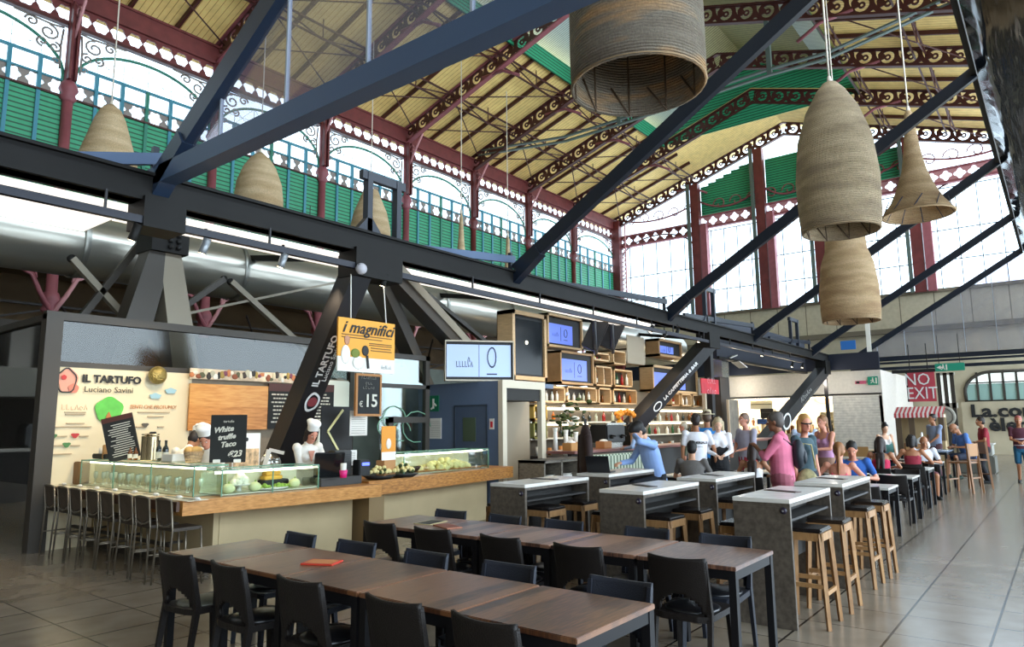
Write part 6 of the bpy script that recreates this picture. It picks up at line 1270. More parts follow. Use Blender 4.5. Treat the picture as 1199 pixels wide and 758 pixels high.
def wood_stool(label, loc, rz, first=None):
    if first is not None: return dup(first, loc, rz, label)
    t = thing('wooden_bar_stool', label, 'bar stool', loc, rz, 'oak bar stools with black pads'); a = .165
    MB().bbox((-a, -a, .765), (a, a, .80), .012).build('seat_pad', pad, t)
    MB().box((-a, -a, .70), (a, -a+.025, .765)).box((-a, a-.025, .70), (a, a, .765)).box((-a, -a, .70), (-a+.025, a, .765)).box((a-.025, -a, .70), (a, a, .765)).build('seat_rail', stw, t)
    for sx in (-1, 1):
        for sy in (-1, 1): MB().tbar((sx*(a-.02), sy*(a-.02), .76), (sx*(a+.02), sy*(a+.015), 0), .04, .04, .03, .03).build('leg', stw, t)
    MB().bar((-a-.0, -a-.0, .28), (a+.0, -a-.0, .28), .022, .035).bar((-a, a, .28), (a, a, .28), .022, .035).bar((-a-.01, -a, .34), (-a-.01, a, .34), .022, .035).bar((a+.01, -a, .34), (a+.01, a, .34), .022, .035).build('foot_stretcher', stw, t)
    return t
st0 = None
for i, x in enumerate(colX):
    for j, y in enumerate(rowY):
        for s_, sn in ((-1, 'aisle side'), (1, 'bar side')):
            for q, dx in enumerate((-.31, .34)):
                if (i, j, s_, q) == (1, 2, 1, 1) or (i, j, s_, q) == (1, 2, -1, 1): continue
                lab = '%s oak stool on the %s of the %s high table %s' % (('nearer', 'farther')[q], sn, xn[i], ('by the aisle', 'in the middle', 'by the bar')[j])
                off = .27 if s_ < 0 else .29
                P_ = (x+dx, y+s_*(off+(.02 if q else 0)), 0)
                if st0 is None: st0 = wood_stool(lab, P_, 0)
                else: wood_stool(lab, P_, rad(2*q-1), st0)
# ------------------------------------------------------------------ more tables towards the far end
wt = mat('pale laminate table top', '#d4d2cb', .2, spec=.8)
def side_table(label, loc, w=.75, l=.75, h=.75, top=None, grp='black framed tables with pale tops'):
    t = thing('cafe_table', label, 'table', loc, 0, grp)
    MB().bbox((-l/2, -w/2, h-.03), (l/2, w/2, h), .004).build('table_top', top or wt, t); MB().box((-l/2+.02, -w/2+.02, h-.09), (l/2-.02, w/2-.02, h-.03)).build('apron', tfr, t)
    for sx in (-1, 1):
        for sy in (-1, 1): MB().box((sx*(l/2-.005), sy*(w/2-.005), 0), (sx*(l/2-.055), sy*(w/2-.055), h-.03)).build('leg', tfr, t)
    return t
g_far = 'black framed tables with pale tops'
ft = [(11.6, 2.45, 'first pale topped table behind the rear high tables by the aisle'), (11.6, 3.3, 'pale topped table before the woman in the floral top'), (13.9, 2.5, 'pale topped table at the aisle before the long haired woman'), (13.9, 3.3, 'pale topped table beside the long haired woman'), (11.6, 4.7, 'pale topped table before the woman in white'), (12.3, 5.6, 'pale topped table with a bread plate behind the grey shirted sitter'), (16.4, 2.6, 'pale topped table behind the long haired woman'), (16.4, 3.5, 'pale topped table on the bar side of the far row'), (18.8, 2.7, 'pale topped table behind the sleeveless red top'), (14.0, 4.9, 'pale topped table near the waitress with the vest'), (20.2, 3.4, 'far pale topped table before the banner kiosk')]
f0 = side_table(ft[0][2], (ft[0][0], ft[0][1], 0), grp=g_far)
for x, y, l in ft[1:]: dup(f0, (x, y, 0), 0, l)
fc = [(11.0, 2.3, 0, 'dark chair behind the rear aisle high table, facing the first pale table'), (13.4, 2.35, 0, 'dark chair at the aisle corner of the second pale table'), (13.3, 3.25, 0, 'dark chair left of the aisle chair at the second pale table'), (14.55, 2.4, PI, 'dark chair beyond the second pale table, facing back'), (16.0, 2.45, 0, 'dark chair before the third pale table at the aisle'), (17.1, 2.6, PI, 'dark chair beyond the third pale table'), (18.2, 2.6, 0, 'dark chair behind the red sleeveless sitter'), (19.5, 2.75, PI, 'dark chair far down the aisle row'), (14.6, 3.4, PI, 'dark chair beyond the long haired woman'), (16.9, 3.6, PI, 'dark chair on the bar side of the far row'), (12.3, 3.4, PI, 'dark chair opposite the floral top woman'), (11.0, 4.75, 0, 'dark chair before the woman in white'), (13.3, 4.95, 0, 'dark chair near the waitress with the vest'), (12.9, 5.65, PI, 'dark chair behind the bread plate table')]
for x, y, r_, l in fc: make_cached(l, (x, y, 0), r_, 'dark chairs at the far tables', 0)
small('bread_plate', 'plate with pale bread on the table behind the grey shirted sitter', 'plate', (12.2, 5.5, .75), [('plate', MB().lathe([(.001, 0), (.08, 0), (.14, .015), (.001, .01)], n=18), black), ('bread', MB().ell((-.03, 0, .05), (.08, .06, .05), 10, 6).ell((.05, .03, .05), (.07, .05, .04), 10, 6), mat('pale bread', '#e8d493', .7))])
# wooden folding high chairs and table with the man in blue
gl_ = side_table('blue grey topped table with papers before the bald man in blue', (20.6, 2.85, 0), 1.0, 1.3, .95, mat('blue grey laminate', '#7f93ad', .2, spec=.8), None)
def high_chair(label, loc, rz):
    t = thing('wooden_high_chair', label, 'chair', loc, rz, 'tall wooden chairs at the far aisle table')
    w_ = mat('worn brown chair wood', '#8a6140', .5)
    for sy in (-1, 1):
        MB().tbar((-.24, sy*.22, 1.15), (-.30, sy*.24, 0), .05, .05, .04, .04).build('leg', w_, t); MB().tbar((.22, sy*.22, .78), (.26, sy*.24, 0), .05, .05, .04, .04).build('leg', w_, t)
    MB().bbox((-.25, -.24, .68), (.24, .24, .72), .01).build('seat', w_, t); MB().box((-.27, -.22, .85), (-.24, .22, 1.14)).build('backrest', mat('slung cloth back', '#a2764e', .7), t)
    MB().bar((.24, -.22, .3), (.24, .22, .3), .03).build('foot_stretcher', w_, t); MB().bar((-.27, -.22, .35), (-.27, .22, .35), .03).build('foot_stretcher', w_, t); return t
high_chair('tall wooden chair in which the bald man in blue sits', (21.3, 1.98, 0), rad(125)); high_chair('empty tall wooden chair with its back to the camera at the far aisle table', (19.9, 2.05, 0), rad(70)); high_chair('tall wooden chair on the bar side of the far aisle table', (19.6, 2.9, 0), rad(0))
t = thing('white_plastic_bag', 'crumpled white plastic bag on the blue grey table', 'bag', (20.35, 2.9, .95)); mb = MB(); mb.ell((0, 0, .16), (.2, .17, .17), 14, 10); 
for v_ in range(len(mb.v)): x, y, z = mb.v[v_]; k_ = 1+.12*sin(9*x+7*y)+.1*sin(17*z+5*x); mb.v[v_] = (x*k_, y*k_, max(0, z*k_))
mb.build('bag_body', mat('white plastic', '#eef0f2', .4), t); MB().tube([(-.08, 0, .3), (-.05, 0, .42), (0, 0, .44), (.05, 0, .32)], .02, 6).build('handle', mat('white plastic', '#eef0f2'), t)
for k, (x, y) in enumerate(((20.8, 2.7), (20.9, 3.1), (20.5, 2.55))): menu(('white paper sheet nearest the bald man in blue', 'white paper sheet beyond the plastic bag', 'white paper sheet at the table edge by the aisle')[k], x, y, .951, rad(30*k), '#e2e2dc', .28, .2)
t = thing('grey_crate_stack', 'stacked grey crates and bins near the lettered wall', 'crates', (27.5, 2.4, 0)); MB().bbox((-.6, -.5, 0), (.5, .5, .55), .03).build('crate', mat('crate grey', '#5a584f', .7), t); MB().bbox((-.55, -.45, .56), (.45, .45, .9), .03).build('crate', mat('crate pale', '#8d8c83', .7), t); MB().box((-.57, -.5, .9), (.5, .5, .94)).build('lid', wt, t)
# long light wood table with chairs beside the white stall
lt = side_table('long pale wooden table before the white stall', (24.5, 6.3, 0), 3.2, 1.0, .8, mat('pale pine top', '#d8c39c', .4), None)
for k in range(6): 
    t = thing('pine_chair', 'pine chair %s along the long table by the white stall' % ['at the aisle end', 'second from the aisle end', 'third from the aisle end', 'third from the bar end', 'second from the bar end', 'at the bar end'][k], 'chair', (23.7, 5.0+k*.52, 0), 0, 'pine chairs at the long table')
    wM = mat('pine chair wood', '#a9814f', .5)
    MB().box((-.2, -.2, .43), (.2, .2, .46)).build('seat', wM, t); MB().box((-.21, -.2, .62), (-.19, .2, .92)).build('backrest', wM, t)
    for sx in (-1, 1):
        for sy in (-1, 1): MB().box((sx*.2, sy*.2, 0), (sx*.16, sy*.16, .92 if sx < 0 else .43)).build('leg', wM, t)
# laptop
t = thing('laptop', 'open black laptop on the rear high table nearest the bar', 'laptop', (8.28, 4.98, 1.051), rad(12))
MB().bbox((-.11, -.16, 0), (.12, .16, .016), .004).build('keyboard_base', mat('laptop black', '#15161a', .35), t); MB().box((-.08, -.13, .016), (.04, .13, .018)).build('keyboard', mat('laptop keys', '#2b2c31', .5), t)
MB().bbox((-.006, -.16, 0), (.006, .16, .22), .004, Matrix.Translation((-.12, 0, .012)) @ Matrix.Rotation(rad(-18), 4, 'Y')).build('screen', mat('laptop black', '#15161a'), t)
small('coffee_cup', 'white coffee cup by the laptop', 'cup', (8.55, 5.08, 1.051), [('cup', MB().lathe([(.001, 0), (.03, 0), (.045, .07), (.04, .07), (.025, .01)], n=14), white), ('saucer', MB().lathe([(.001, 0), (.05, 0), (.07, .01), (.001, .005)], n=16), white)])
# ------------------------------------------------------------------ people
def skinm(tone): return mat('skin '+tone, {'light': '#d9a383', 'fair': '#e3b394', 'tan': '#a8714f', 'deep tan': '#8a5a40', 'rosy': '#cf8c72'}[tone], .55)
def cloth(c, **k): return mat('cloth '+c, c, .85, noise=.1, scale=6, bump=.25, bscale=14, **k)
hairm = lambda c: mat('hair '+c, c, .6, noise=.3, scale=20, stretch=(1, 1, .2))
def remesh(o, v, smooth=3):
    md = o.modifiers.new('r', 'REMESH'); md.mode = 'VOXEL'; md.voxel_size = v; md.use_smooth_shade = True
    if smooth: s = o.modifiers.new('s', 'SMOOTH'); s.factor = .5; s.iterations = smooth
    return o
def EYE(t): return [c for c in t.children if c.name.startswith('eye') and not c.name.startswith('eyeb')][-1]
def ik(a, b, l1, l2, hint):
    a, b = Vector(a), Vector(b); d = b-a; L_ = d.length; mx = (l1+l2)*.995
    if L_ > mx: b = a + d*(mx/L_); d = b-a; L_ = mx
    k = (l1*l1-l2*l2+L_*L_)/(2*L_); h = math.sqrt(max(0, l1*l1-k*k)); u = d.normalized(); hn = Vector(hint); hn = (hn-u*hn.dot(u)).normalized()
    return a+u*k+hn*h, b
def person(label, x, y, face, top=('#cccccc', 'short'), bottom=('#222222', 'long'), hair=('#1c130e', 'short'), skin='light', h=1.75, seat=None, lean=0., hL=None, hR=None, head=(0, 0), hat=None, fem=False, fine=False, stride=0., z0=0, shoes='#222222', extra=None, hipx=0., group=None, heavy=1., facing=True):
    s = h/1.75; t = thing('person', label, 'person', (x, y, z0), rad(face), group); V = .0085 if fine else .0125
    T = lambda p: Vector(p)*s
    hipz = .93 if seat is None else seat/s+.10
    hip = Vector((hipx, 0, hipz)); R = Matrix.Rotation(rad(lean), 3, 'Y')
    up = lambda p: hip + R @ Vector(p)
    sw = (.175 if fem else .195)*heavy**.3
    sh = {1: up((0, sw, .50)), -1: up((0, -sw, .50))}; neck0 = up((0, 0, .53)); neck1 = up((.02, 0, .62))
    Hm = Matrix.Rotation(rad(lean*.5), 3, 'Y') @ Matrix.Rotation(rad(head[0]), 3, 'Z') @ Matrix.Rotation(rad(head[1]), 3, 'Y')
    hc = neck1 + Hm @ Vector((.025, 0, .095))
    HP = lambda p: hc + Hm @ Vector(p)
    sk = skinm(skin)
    # legs
    hj = {q: hip+Vector((0, q*.09, -.02)) for q in (1, -1)}; kn, an = {}, {}
    for q in (1, -1):
        if seat is None:
            dx = stride*q; an[q] = Vector((dx, q*.10, .09)); kn[q], an[q] = ik(hj[q], an[q], .43, .43, (1, 0, 0))
        else:
            kn[q] = hj[q]+Vector((.43, q*.06, -.03)); ft = -(z0)/s + .08
            fz = max(.08, kn[q].z-.44); kn[q], an[q] = kn[q], Vector((kn[q].x+.02-(.08 if q > 0 else .0), q*.15, fz))
    # arms
    el, wr = {}, {}
    for q, tg in ((1, hL), (-1, hR)):
        tg = Vector(tg)/s if tg is not None else sh[q]+Vector((.04, q*.06, -.54))
        hint = (-.6, q*.7, -.5); el[q], wr[q] = ik(sh[q], tg, .29, .26, hint)
    mb = MB()
    def C(a, b, r0, r1): mb.cap(a*s, b*s, r0*s, r1*s)
    wv = heavy
    def ringset(m_, inf, top_=.50):
        F_ = (R @ Vector((1, 0, 0))); L_ = Vector((0, 1, 0))
        prof = ([(-.10, .15, .10), (-.02, .165, .115), (.08, .145, .10), (.18, .125, .095), (.30, .14, .105), (.40, .155, .105), (.48, .15, .085), (.53, .085, .06)] if fem else
                [(-.10, .145, .105), (-.02, .16, .12), (.08, .155, .115), (.18, .155, .115), (.30, .17, .12), (.40, .185, .115), (.48, .17, .09), (.53, .09, .06)])
        m_.loft([(up((0, 0, z))*s, L_*(a*(wv if z < .4 else 1)+inf)*s, F_*(b*(wv if z < .45 else 1)+inf)*s) for z, a, b in prof if z <= top_+.04], 18)
        if fem:
            for q in (1, -1): m_.ell(up((.085, q*.07, .36))*s, ((.06+inf*.6)*s,)*3, 10, 8)
    ringset(mb, 0)
    for q in (1, -1):
        C(sh[q], el[q], .048*wv**.5, .037); C(el[q], wr[q], .038, .026); mb.ell(sh[q]*s, (.058*s,)*3, 10, 8)
        C(hj[q], kn[q], .082*wv**.5, .055); C(kn[q], an[q], .056, .036)
        # hand: palm, four unequal curled fingers, thumb on the side
        d = (wr[q]-el[q]).normalized(); side = d.cross(Vector((0, 0, 1)) if abs(d.z) < .9 else Vector((1, 0, 0))).normalized(); pn = side.cross(d).normalized()
        if seat is None and abs(d.z) > .8: side = Vector((1, 0, 0)); side = (side-d*side.dot(d)).normalized(); pn = Vector((0, -q, 0)); pn = (pn-d*pn.dot(d)).normalized()
        curl = -pn if pn.z > 0 else pn
        if abs(d.z) > .8: curl = pn
        pc = wr[q]+d*.045
        M_ = Matrix((side, d, curl)).transposed().to_4x4()
        mb.ell(pc*s, (.041*s, .052*s, .017*s), 10, 8, M_)
        fr_ = .0095 if fine else .0115
        for f_, (off, ln) in enumerate(((-.031, .062), (-.0105, .073), (.0105, .068), (.031, .052))):
            b0 = pc+d*.038+side*off; b1 = b0+(d*.9+curl*.35).normalized()*ln*.5; b2 = b1+(d*.45+curl*.9).normalized()*ln*.5
            mb.cap(b0*s, b1*s, fr_*s, fr_*.92*s, 8); mb.cap(b1*s, b2*s, fr_*.92*s, fr_*.8*s, 8)
        th = q*1 if side.dot(Vector((0, 0, 1))) >= 0 else q
        tb = pc-d*.02+side*(.03); t1 = tb+(side*.7+d*.6+curl*.3).normalized()*.035; t2 = t1+(side*.25+d*.8+curl*.4).normalized()*.028
        mb.cap(tb*s, t1*s, .0125*s, .011*s, 8); mb.cap(t1*s, t2*s, .011*s, .009*s, 8)
        # foot
        fd = Vector((1, q*.15, 0)).normalized(); C(an[q]+Vector((-.03, 0, -.045)), an[q]+fd*.15+Vector((0, 0, -.06)), .035, .026)
    C(neck0-Vector((0, 0, .04)), neck1+Vector((.01, 0, .02)), .052 if fem else .058, .05 if fem else .056)
    M3 = Hm.to_4x4()
    mb.ell(HP((0, 0, .025))*s, (.098*s, .076*s, .105*s), 16, 12, M3); mb.ell(HP((.025, 0, -.055))*s, (.066*s, .055*s, .062*s), 14, 10, M3)
    mb.cap(HP((.092, 0, .02))*s, HP((.112, 0, -.018))*s, .010*s, .016*s, 8)       # nose
    mb.ell(HP((.088, 0, -.058))*s, (.012*s, .026*s, .010*s), 8, 6, M3)            # lips
    mb.ell(HP((.075, 0, -.095))*s, (.018*s, .022*s, .015*s), 8, 6, M3)            # chin
    for q in (1, -1): mb.ell(HP((-.005, q*.078, -.0))*s, (.018*s, .010*s, .030*s), 8, 6, M3)
    remesh(mb.build('body', sk, t), V, 5)
    # face
    if facing:
        for q in (1, -1):
            MB().ell(HP((.083, q*.031, .012))*s, (.010*s, .013*s, .008*s), 8, 6, M3).build('eye', mat('eye white', '#ece6e0', .3), t); ey_ = t.children[-1] if 0 else EYE(t); MB().ell(HP((.090, q*.031, .012))*s, (.0045*s, .006*s, .006*s), 8, 6, M3).build('iris', mat('dark iris', '#2a1b12', .3), ey_)
            MB().cap(HP((.088, q*.018, .033))*s, HP((.080, q*.048, .034))*s, .0045*s, .004*s, 6).build('eyebrow', hairm(hair[0]), t)
        MB().ell(HP((.0975, 0, -.058))*s, (.004*s, .022*s, .005*s), 8, 6, M3).build('mouth', mat('lip colour', '#a0524a', .5), t)
    # top
    tc_, tk = top[0], top[1]; mt = cloth(tc_); mb = MB(); inf = .014
    if tk in ('tank', 'strap'):
        F_ = (R @ Vector((1, 0, 0))); L_ = Vector((0, 1, 0))
        prof = [(-.06, .165, .115), (.08, .145, .10), (.18, .13, .095), (.30, .145, .108), (.40 if tk == 'tank' else .36, .15, .108)]
        mb.loft([(up((0, 0, z))*s, L_*(a+inf)*s, F_*(b+inf)*s) for z, a, b in prof], 18)
        for q in (1, -1): w_ = .022 if tk == 'tank' else .011; mb.cap(up((.09, q*.10, .36))*s, up((.03, q*.105, .52))*s, w_*s, w_*s, 8); mb.cap(up((.03, q*.105, .52))*s, up((-.095, q*.095, .36))*s, w_*s, w_*s, 8)
        if fem:
            for q in (1, -1): mb.ell(up((.09, q*.07, .36))*s, (.066*s,)*3, 10, 8)
    else:
        ringset(mb, inf, .50)
        for q in (1, -1):
            mb.ell(sh[q]*s, (.070*s,)*3, 10, 8)
            e1 = sh[q]+(el[q]-sh[q])*(.62 if tk == 'short' else 1.0)
            mb.cap(sh[q]*s, e1*s, .062*s*wv**.5, (.056 if tk == 'short' else .05)*s)
            if tk in ('long', 'vest', 'jacket'): e2 = el[q]+(wr[q]-el[q])*.93; mb.cap(el[q]*s, e2*s, .050*s, .038*s)
            if tk == 'rolled': e2 = el[q]+(wr[q]-el[q])*.35; mb.cap(el[q]*s, e2*s, .051*s, .047*s)
        if tk in ('long', 'rolled', 'vest', 'jacket'): mb.cap(neck0*s-Vector((.01, 0, 0)), neck0*s+(R @ Vector((0, 0, .02)))*s, .07*s, .066*s, 12)
    remesh(mb.build({'short': 'tshirt', 'long': 'shirt', 'rolled': 'shirt', 'tank': 'tank_top', 'strap': 'strap_top', 'vest': 'shirt', 'jacket': 'cook_jacket'}[tk], mt, t), V, 14)
    if tk == 'vest':
        mb = MB(); F_ = (R @ Vector((1, 0, 0))); L_ = Vector((0, 1, 0))
        mb.loft([(up((-.005, 0, z))*s, L_*a*s, F_*b*s) for z, a, b in ((-.1, .18, .135), (.1, .165, .125), (.2, .155, .122), (.3, .163, .125), (.38, .15, .12))], 18)
        for q in (1, -1): mb.cap(up((.07, q*.11, .36))*s, up((.0, q*.12, .5))*s, .035*s, .035*s, 8); mb.cap(up((0, q*.12, .5))*s, up((-.09, q*.09, .36))*s, .035*s, .035*s, 8)
        remesh(mb.build('waistcoat', cloth('#17171a'), t), V, 2)
    # bottom
    bc_, bk = bottom; mb = MB(); F_ = Vector((1, 0, 0)); L_ = Vector((0, 1, 0))
    mb.loft([((hip+Vector((0, 0, z)))*s, L_*(a*wv)*s, F_*(b*wv)*s) for z, a, b in ((-.12, .15, .115), (-.04, .178, .132), (.03, .176, .13), (.08, .165, .12))], 16)
    for q in (1, -1):
        if bk == 'long': mb.cap(hj[q]*s, kn[q]*s, .096*s*wv**.5, .070*s); mb.cap(kn[q]*s, (an[q]+Vector((0, 0, .0)))*s, .070*s, .055*s)
        elif bk == 'shorts': mb.cap(hj[q]*s, (hj[q]+(kn[q]-hj[q])*.8)*s, .100*s, .086*s)
        else: mb.cap(hj[q]*s, (hj[q]+(kn[q]-hj[q])*.9)*s, .10*s, .10*s)
    remesh(mb.build('trousers' if bk == 'long' else 'shorts' if bk == 'shorts' else 'skirt', cloth(bc_), t), V, 2)
    for q in (1, -1):
        fd = Vector((1, q*.15, 0)).normalized(); m_ = MB(); m_.cap((an[q]+Vector((-.035, 0, -.045)))*s, (an[q]+fd*.16+Vector((0, 0, -.056)))*s, .043*s, .034*s); m_.cap((an[q]+Vector((-.03, 0, -.045)))*s, (an[q]+Vector((-.01, 0, -.01)))*s, .043*s, .045*s)
        sh_ = m_.build('shoe', cloth(shoes), t); 
    # hair
    hm = hairm(hair[0]); hk = hair[1]; mb = MB()
    if hk not in ('bald',):
        mb.ell(HP((-.016, 0, .045))*s, (.103*s, .086*s, .100*s), 16, 12, M3); mb.ell(HP((-.040, 0, -.0))*s, (.078*s, .080*s, .085*s), 14, 10, M3)
        rh_ = random.Random(int(x*97+y*31))
        if hk in ('short', 'thick', 'bob', 'bun'):
            for _ in range(16):
                a_ = rh_.uniform(0, 2*PI); e_ = rh_.uniform(.35, 1.4); mb.ell(HP((-.016+.088*cos(e_)*cos(a_)-.012, .074*cos(e_)*sin(a_), .045+.088*sin(e_)))*s, (.026*s, .022*s, .02*s), 7, 5, M3)
        if hk == 'thick': mb.ell(HP((.02, 0, .095))*s, (.095*s, .088*s, .06*s), 14, 10, M3); mb.ell(HP((-.02, 0, .075))*s, (.115*s, .098*s, .09*s), 14, 10, M3)
        if hk == 'bob':
            for q in (1, -1): mb.cap(HP((-.02, q*.07, .03))*s, HP((-.01, q*.078, -.09))*s, .045*s, .035*s)
            mb.cap(HP((-.07, 0, .02))*s, HP((-.07, 0, -.09))*s, .07*s, .06*s)
        if hk == 'long':
            mb.cap(HP((-.05, 0, .02))*s, (up((-.10, .0, .46)))*s, .075*s, .06*s)
            for q in (1, -1): mb.cap((up((-.10, q*.03, .48)))*s, (up((-.145, q*.045, .22)))*s, .06*s, .03*s)
            for q in (1, -1): mb.cap(HP((-.02, q*.065, .03))*s, HP((-.03, q*.08, -.14))*s, .04*s, .035*s)
        if hk == 'pony': mb.cap(HP((-.10, 0, .04))*s, HP((-.13, 0, -.12))*s, .035*s, .022*s); mb.cap(HP((-.13, 0, -.12))*s, (up((-.13, 0, .36)))*s, .028*s, .014*s)
        if hk == 'bun': mb.ell(HP((-.09, 0, .10))*s, (.05*s,)*3, 10, 8); mb.ell(HP((-.03, 0, .145))*s, (.045*s,)*3, 10, 8)
        o = remesh(mb.build('hair', hm, t), max(V, .01), 2)
    else:
        for q in (1, -1): mb.ell(HP((-.03, q*.055, .0))*s, (.055*s, .028*s, .04*s), 12, 8, M3)
        mb.ell(HP((-.065, 0, -.0))*s, (.04*s, .06*s, .045*s), 12, 8, M3); mb.build('hair_fringe', hm, t)
    if hat == 'chef':
        m_ = MB(); m_.lathe([(.082*s, .0), (.086*s, .06*s), (.098*s, .09*s), (.10*s, .12*s), (.07*s, .15*s), (.001, .155*s)], (0, 0, 0), 18)
        m_.ell((.0, .04*s, .115*s), (.07*s, .06*s, .045*s), 10, 8).ell((-.05*s, -.03*s, .12*s), (.065*s, .065*s, .045*s), 10, 8)
        o = m_.build('chef_hat', mat('chef hat white', '#f0ede6', .8), t); o.matrix_local = Matrix.Translation(HP((-.01, 0, .07))*s) @ M3 @ Matrix.Rotation(rad(-8), 4, 'Y')
    if hat == 'flatcap' or hat == 'straw':
        m_ = MB(); m_.lathe([(.15*s, 0), (.145*s, .012*s), (.088*s, .012*s), (.08*s, .08*s), (.05*s, .095*s), (.001, .095*s)], n=20)
        o = m_.build('hat', mat('straw hat', '#cdbf9c', .7), t); o.matrix_local = Matrix.Translation(HP((0, 0, .07))*s) @ M3
    if hat == 'cap':
        m_ = MB(); m_.ell((0, 0, 0), (.105*s, .09*s, .07*s), 14, 8); m_.ell((.11*s, 0, -.01*s), (.06*s, .06*s, .01*s), 10, 6); o = m_.build('cap', cloth('#e0a45a'), t); o.matrix_local = Matrix.Translation(HP((0, 0, .085))*s) @ M3
    t['_up'] = 0
    del t['_up']
    return t, (lambda p: up(p)*s), (lambda p: HP(p)*s), {q: wr[q]*s for q in wr}
P_ = person
# 1 laptop man
t, up_, hp_, w_ = P_('man in a light blue shirt on a high stool, head on hand, at his laptop', 9.38, 4.72, 142, ('#8fabdd', 'long'), ('#1a1c22', 'long'), ('#17110e', 'thick'), 'light', 1.78, seat=.80, lean=15, hL=(.36, .07, 1.53), hR=(.50, -.12, 1.13), head=(0, 30), fine=True)
# 2 bent man at bar
P_('man in a pale blue shirt leaning over the bar with his back turned', 14.9, 7.72, 95, ('#a9c0e4', 'long'), ('#22242a', 'long'), ('#15100d', 'thick'), 'light', 1.76, lean=24, hL=(.45, .25, 1.12), hR=(.45, -.2, 1.12), head=(0, 25), facing=False)
# 3 grey sitter
t, up_, hp_, w_ = P_('man with black hair in a grey t-shirt seated with his back to the camera', 11.05, 4.93, 15, ('#6d6864', 'short'), ('#24262c', 'long'), ('#120e0c', 'short'), 'light', 1.76, seat=.45, lean=8, hL=(.42, .18, .80), hR=(.42, -.18, .80), facing=False)
make_cached('dark chair carrying the man in the grey t-shirt', (11.0, 4.93, 0), rad(15), 'dark chairs at the far tables', 0)
# 4 white t shirt
t, up_, hp_, w_ = P_('man in a white t-shirt with lettering across the back, standing', 12.5, 5.45, 35, ('#eceaf0', 'short'), ('#1c1c20', 'long'), ('#241610', 'short'), 'tan', 1.83, facing=False, hR=(.05, -.34, .95))
b_ = up_((-.142, 0, .34)); text('CAMERIALE', .062, black, t, frameM(b_+Vector((-.012, 0, 0)), (0, -1, 0), (0, 0, 1)), bold=.002)
strokes(t, frameM(b_+Vector((-.012, 0, -.07)), (0, -1, 0), (0, 0, 1)), .16, .015, 8, black, 3)
# 5 blue shirt with hat
P_('man in a bright blue shirt with a straw hat behind the white t-shirt', 14.0, 5.86, 20, ('#2f86cf', 'short'), ('#2a2c33', 'long'), ('#5a4636', 'short'), 'tan', 1.9, hat='straw', facing=False)
# 6 vest woman
P_('grey blonde waitress in a white shirt and black waistcoat counting notes', 12.85, 5.17, 205, ('#efedf0', 'vest'), ('#17171a', 'long'), ('#b7a482', 'bob'), 'fair', 1.77, fem=True, hL=(.30, .07, 1.10), hR=(.30, -.07, 1.10), head=(0, 22))
# 6b dark haired server
P_('dark haired server in white behind the waitress', 14.6, 5.9, 250, ('#e6e3e2', 'long'), ('#17171a', 'long'), ('#120e0c', 'bob'), 'light', 1.80, fem=True)
# 7 grey standing
P_('man in a grey t-shirt and red trousers standing side on', 14.0, 5.05, 150, ('#a59fae', 'short'), ('#9c2437', 'long'), ('#7a6152', 'short'), 'rosy', 1.84, hL=(.3, .12, 1.15), hR=(.28, -.1, 1.1), heavy=1.12)
# 8 white top, long hair
P_('woman with long dark hair in a white top seated back to the camera', 11.85, 4.2, 8, ('#efecec', 'tank'), ('#3a3f55', 'long'), ('#2a1a14', 'long'), 'tan', 1.66, seat=.45, fem=True, lean=6, hL=(.36, .2, .78), hR=(.30, -.22, .80), facing=False)
make_cached('dark chair carrying the woman in white', (11.8, 4.2, 0), rad(8), 'dark chairs at the far tables', 0)
# 9 pink man with bag strap
t, up_, hp_, w_ = P_('grey haired man in a pink shirt with a dark shoulder bag, arm raised', 9.75, 3.06, 98, ('#d8748f', 'rolled'), ('#9c5563', 'long'), ('#4f4742', 'short'), 'deep tan', 1.80, hL=(.32, .02, 1.36), hR=(.16, -.20, 1.30), head=(0, 5), heavy=1.16, fine=True)
MB().tube([up_((.12, .14, .48)), up_((.17, -.02, .34)), up_((.15, -.19, .26)), up_((.0, -.23, .22))], .013, 6).tube([up_((.12, .14, .48)), up_((-.02, .15, .53)), up_((-.14, .05, .42))], .013, 6).build('bag_strap', mat('strap black', '#17181c', .6), t)
bg = thing('shoulder_bag', 'dark padded bag slung on the back of the man in pink', 'bag', tuple(t.matrix_basis @ up_((-.2, -.05, .30))), rad(108)); MB().ell((0, 0, 0), (.09, .17, .2), 16, 12).build('bag_body', mat('dark navy bag', '#1c232b', .6, bump=.4, bscale=10), bg); MB().ell((-.07, 0, -.03), (.04, .12, .1), 12, 8).build('front_pocket', mat('dark navy bag', '#1c232b'), bg)
# 10 blonde woman
t, up_, hp_, w_ = P_('blonde woman with sunglasses in a dark teal patterned top behind the man in pink', 10.35, 2.93, 250, ('#3a4f57', 'short'), ('#22242c', 'long'), ('#b98a4e', 'bob'), 'rosy', 1.77, fem=True, head=(-30, 5), heavy=1.1)
MB().tube([hp_((.05, .075, .02)), hp_((.09, .04, .012)), hp_((.1, 0, .015)), hp_((.09, -.04, .012)), hp_((.05, -.075, .02))], .010, 6).build('sunglasses', black, t)
bg = thing('canvas_bag', 'patterned cream and green bag carried by the blonde woman', 'bag', (10.15, 2.86, .88), rad(30)); MB().ell((0, 0, 0), (.08, .14, .18), 16, 12).build('bag_body', mat('patterned canvas', '#a59a6c', .8, noise=.6, scale=9), bg); MB().tube([(0, -.12, .18), (0, -.08, .5), (0, .02, .52), (0, .1, .2)], .012, 6).build('handle', mat('patterned canvas', '#a59a6c'), bg)
# 11 white blue back
P_('man in a pale blue white t-shirt standing farther back', 16.0, 4.5, 15, ('#c2cfe8', 'short'), ('#5b5468', 'long'), ('#3a2a20', 'short'), 'rosy', 1.80, facing=False)
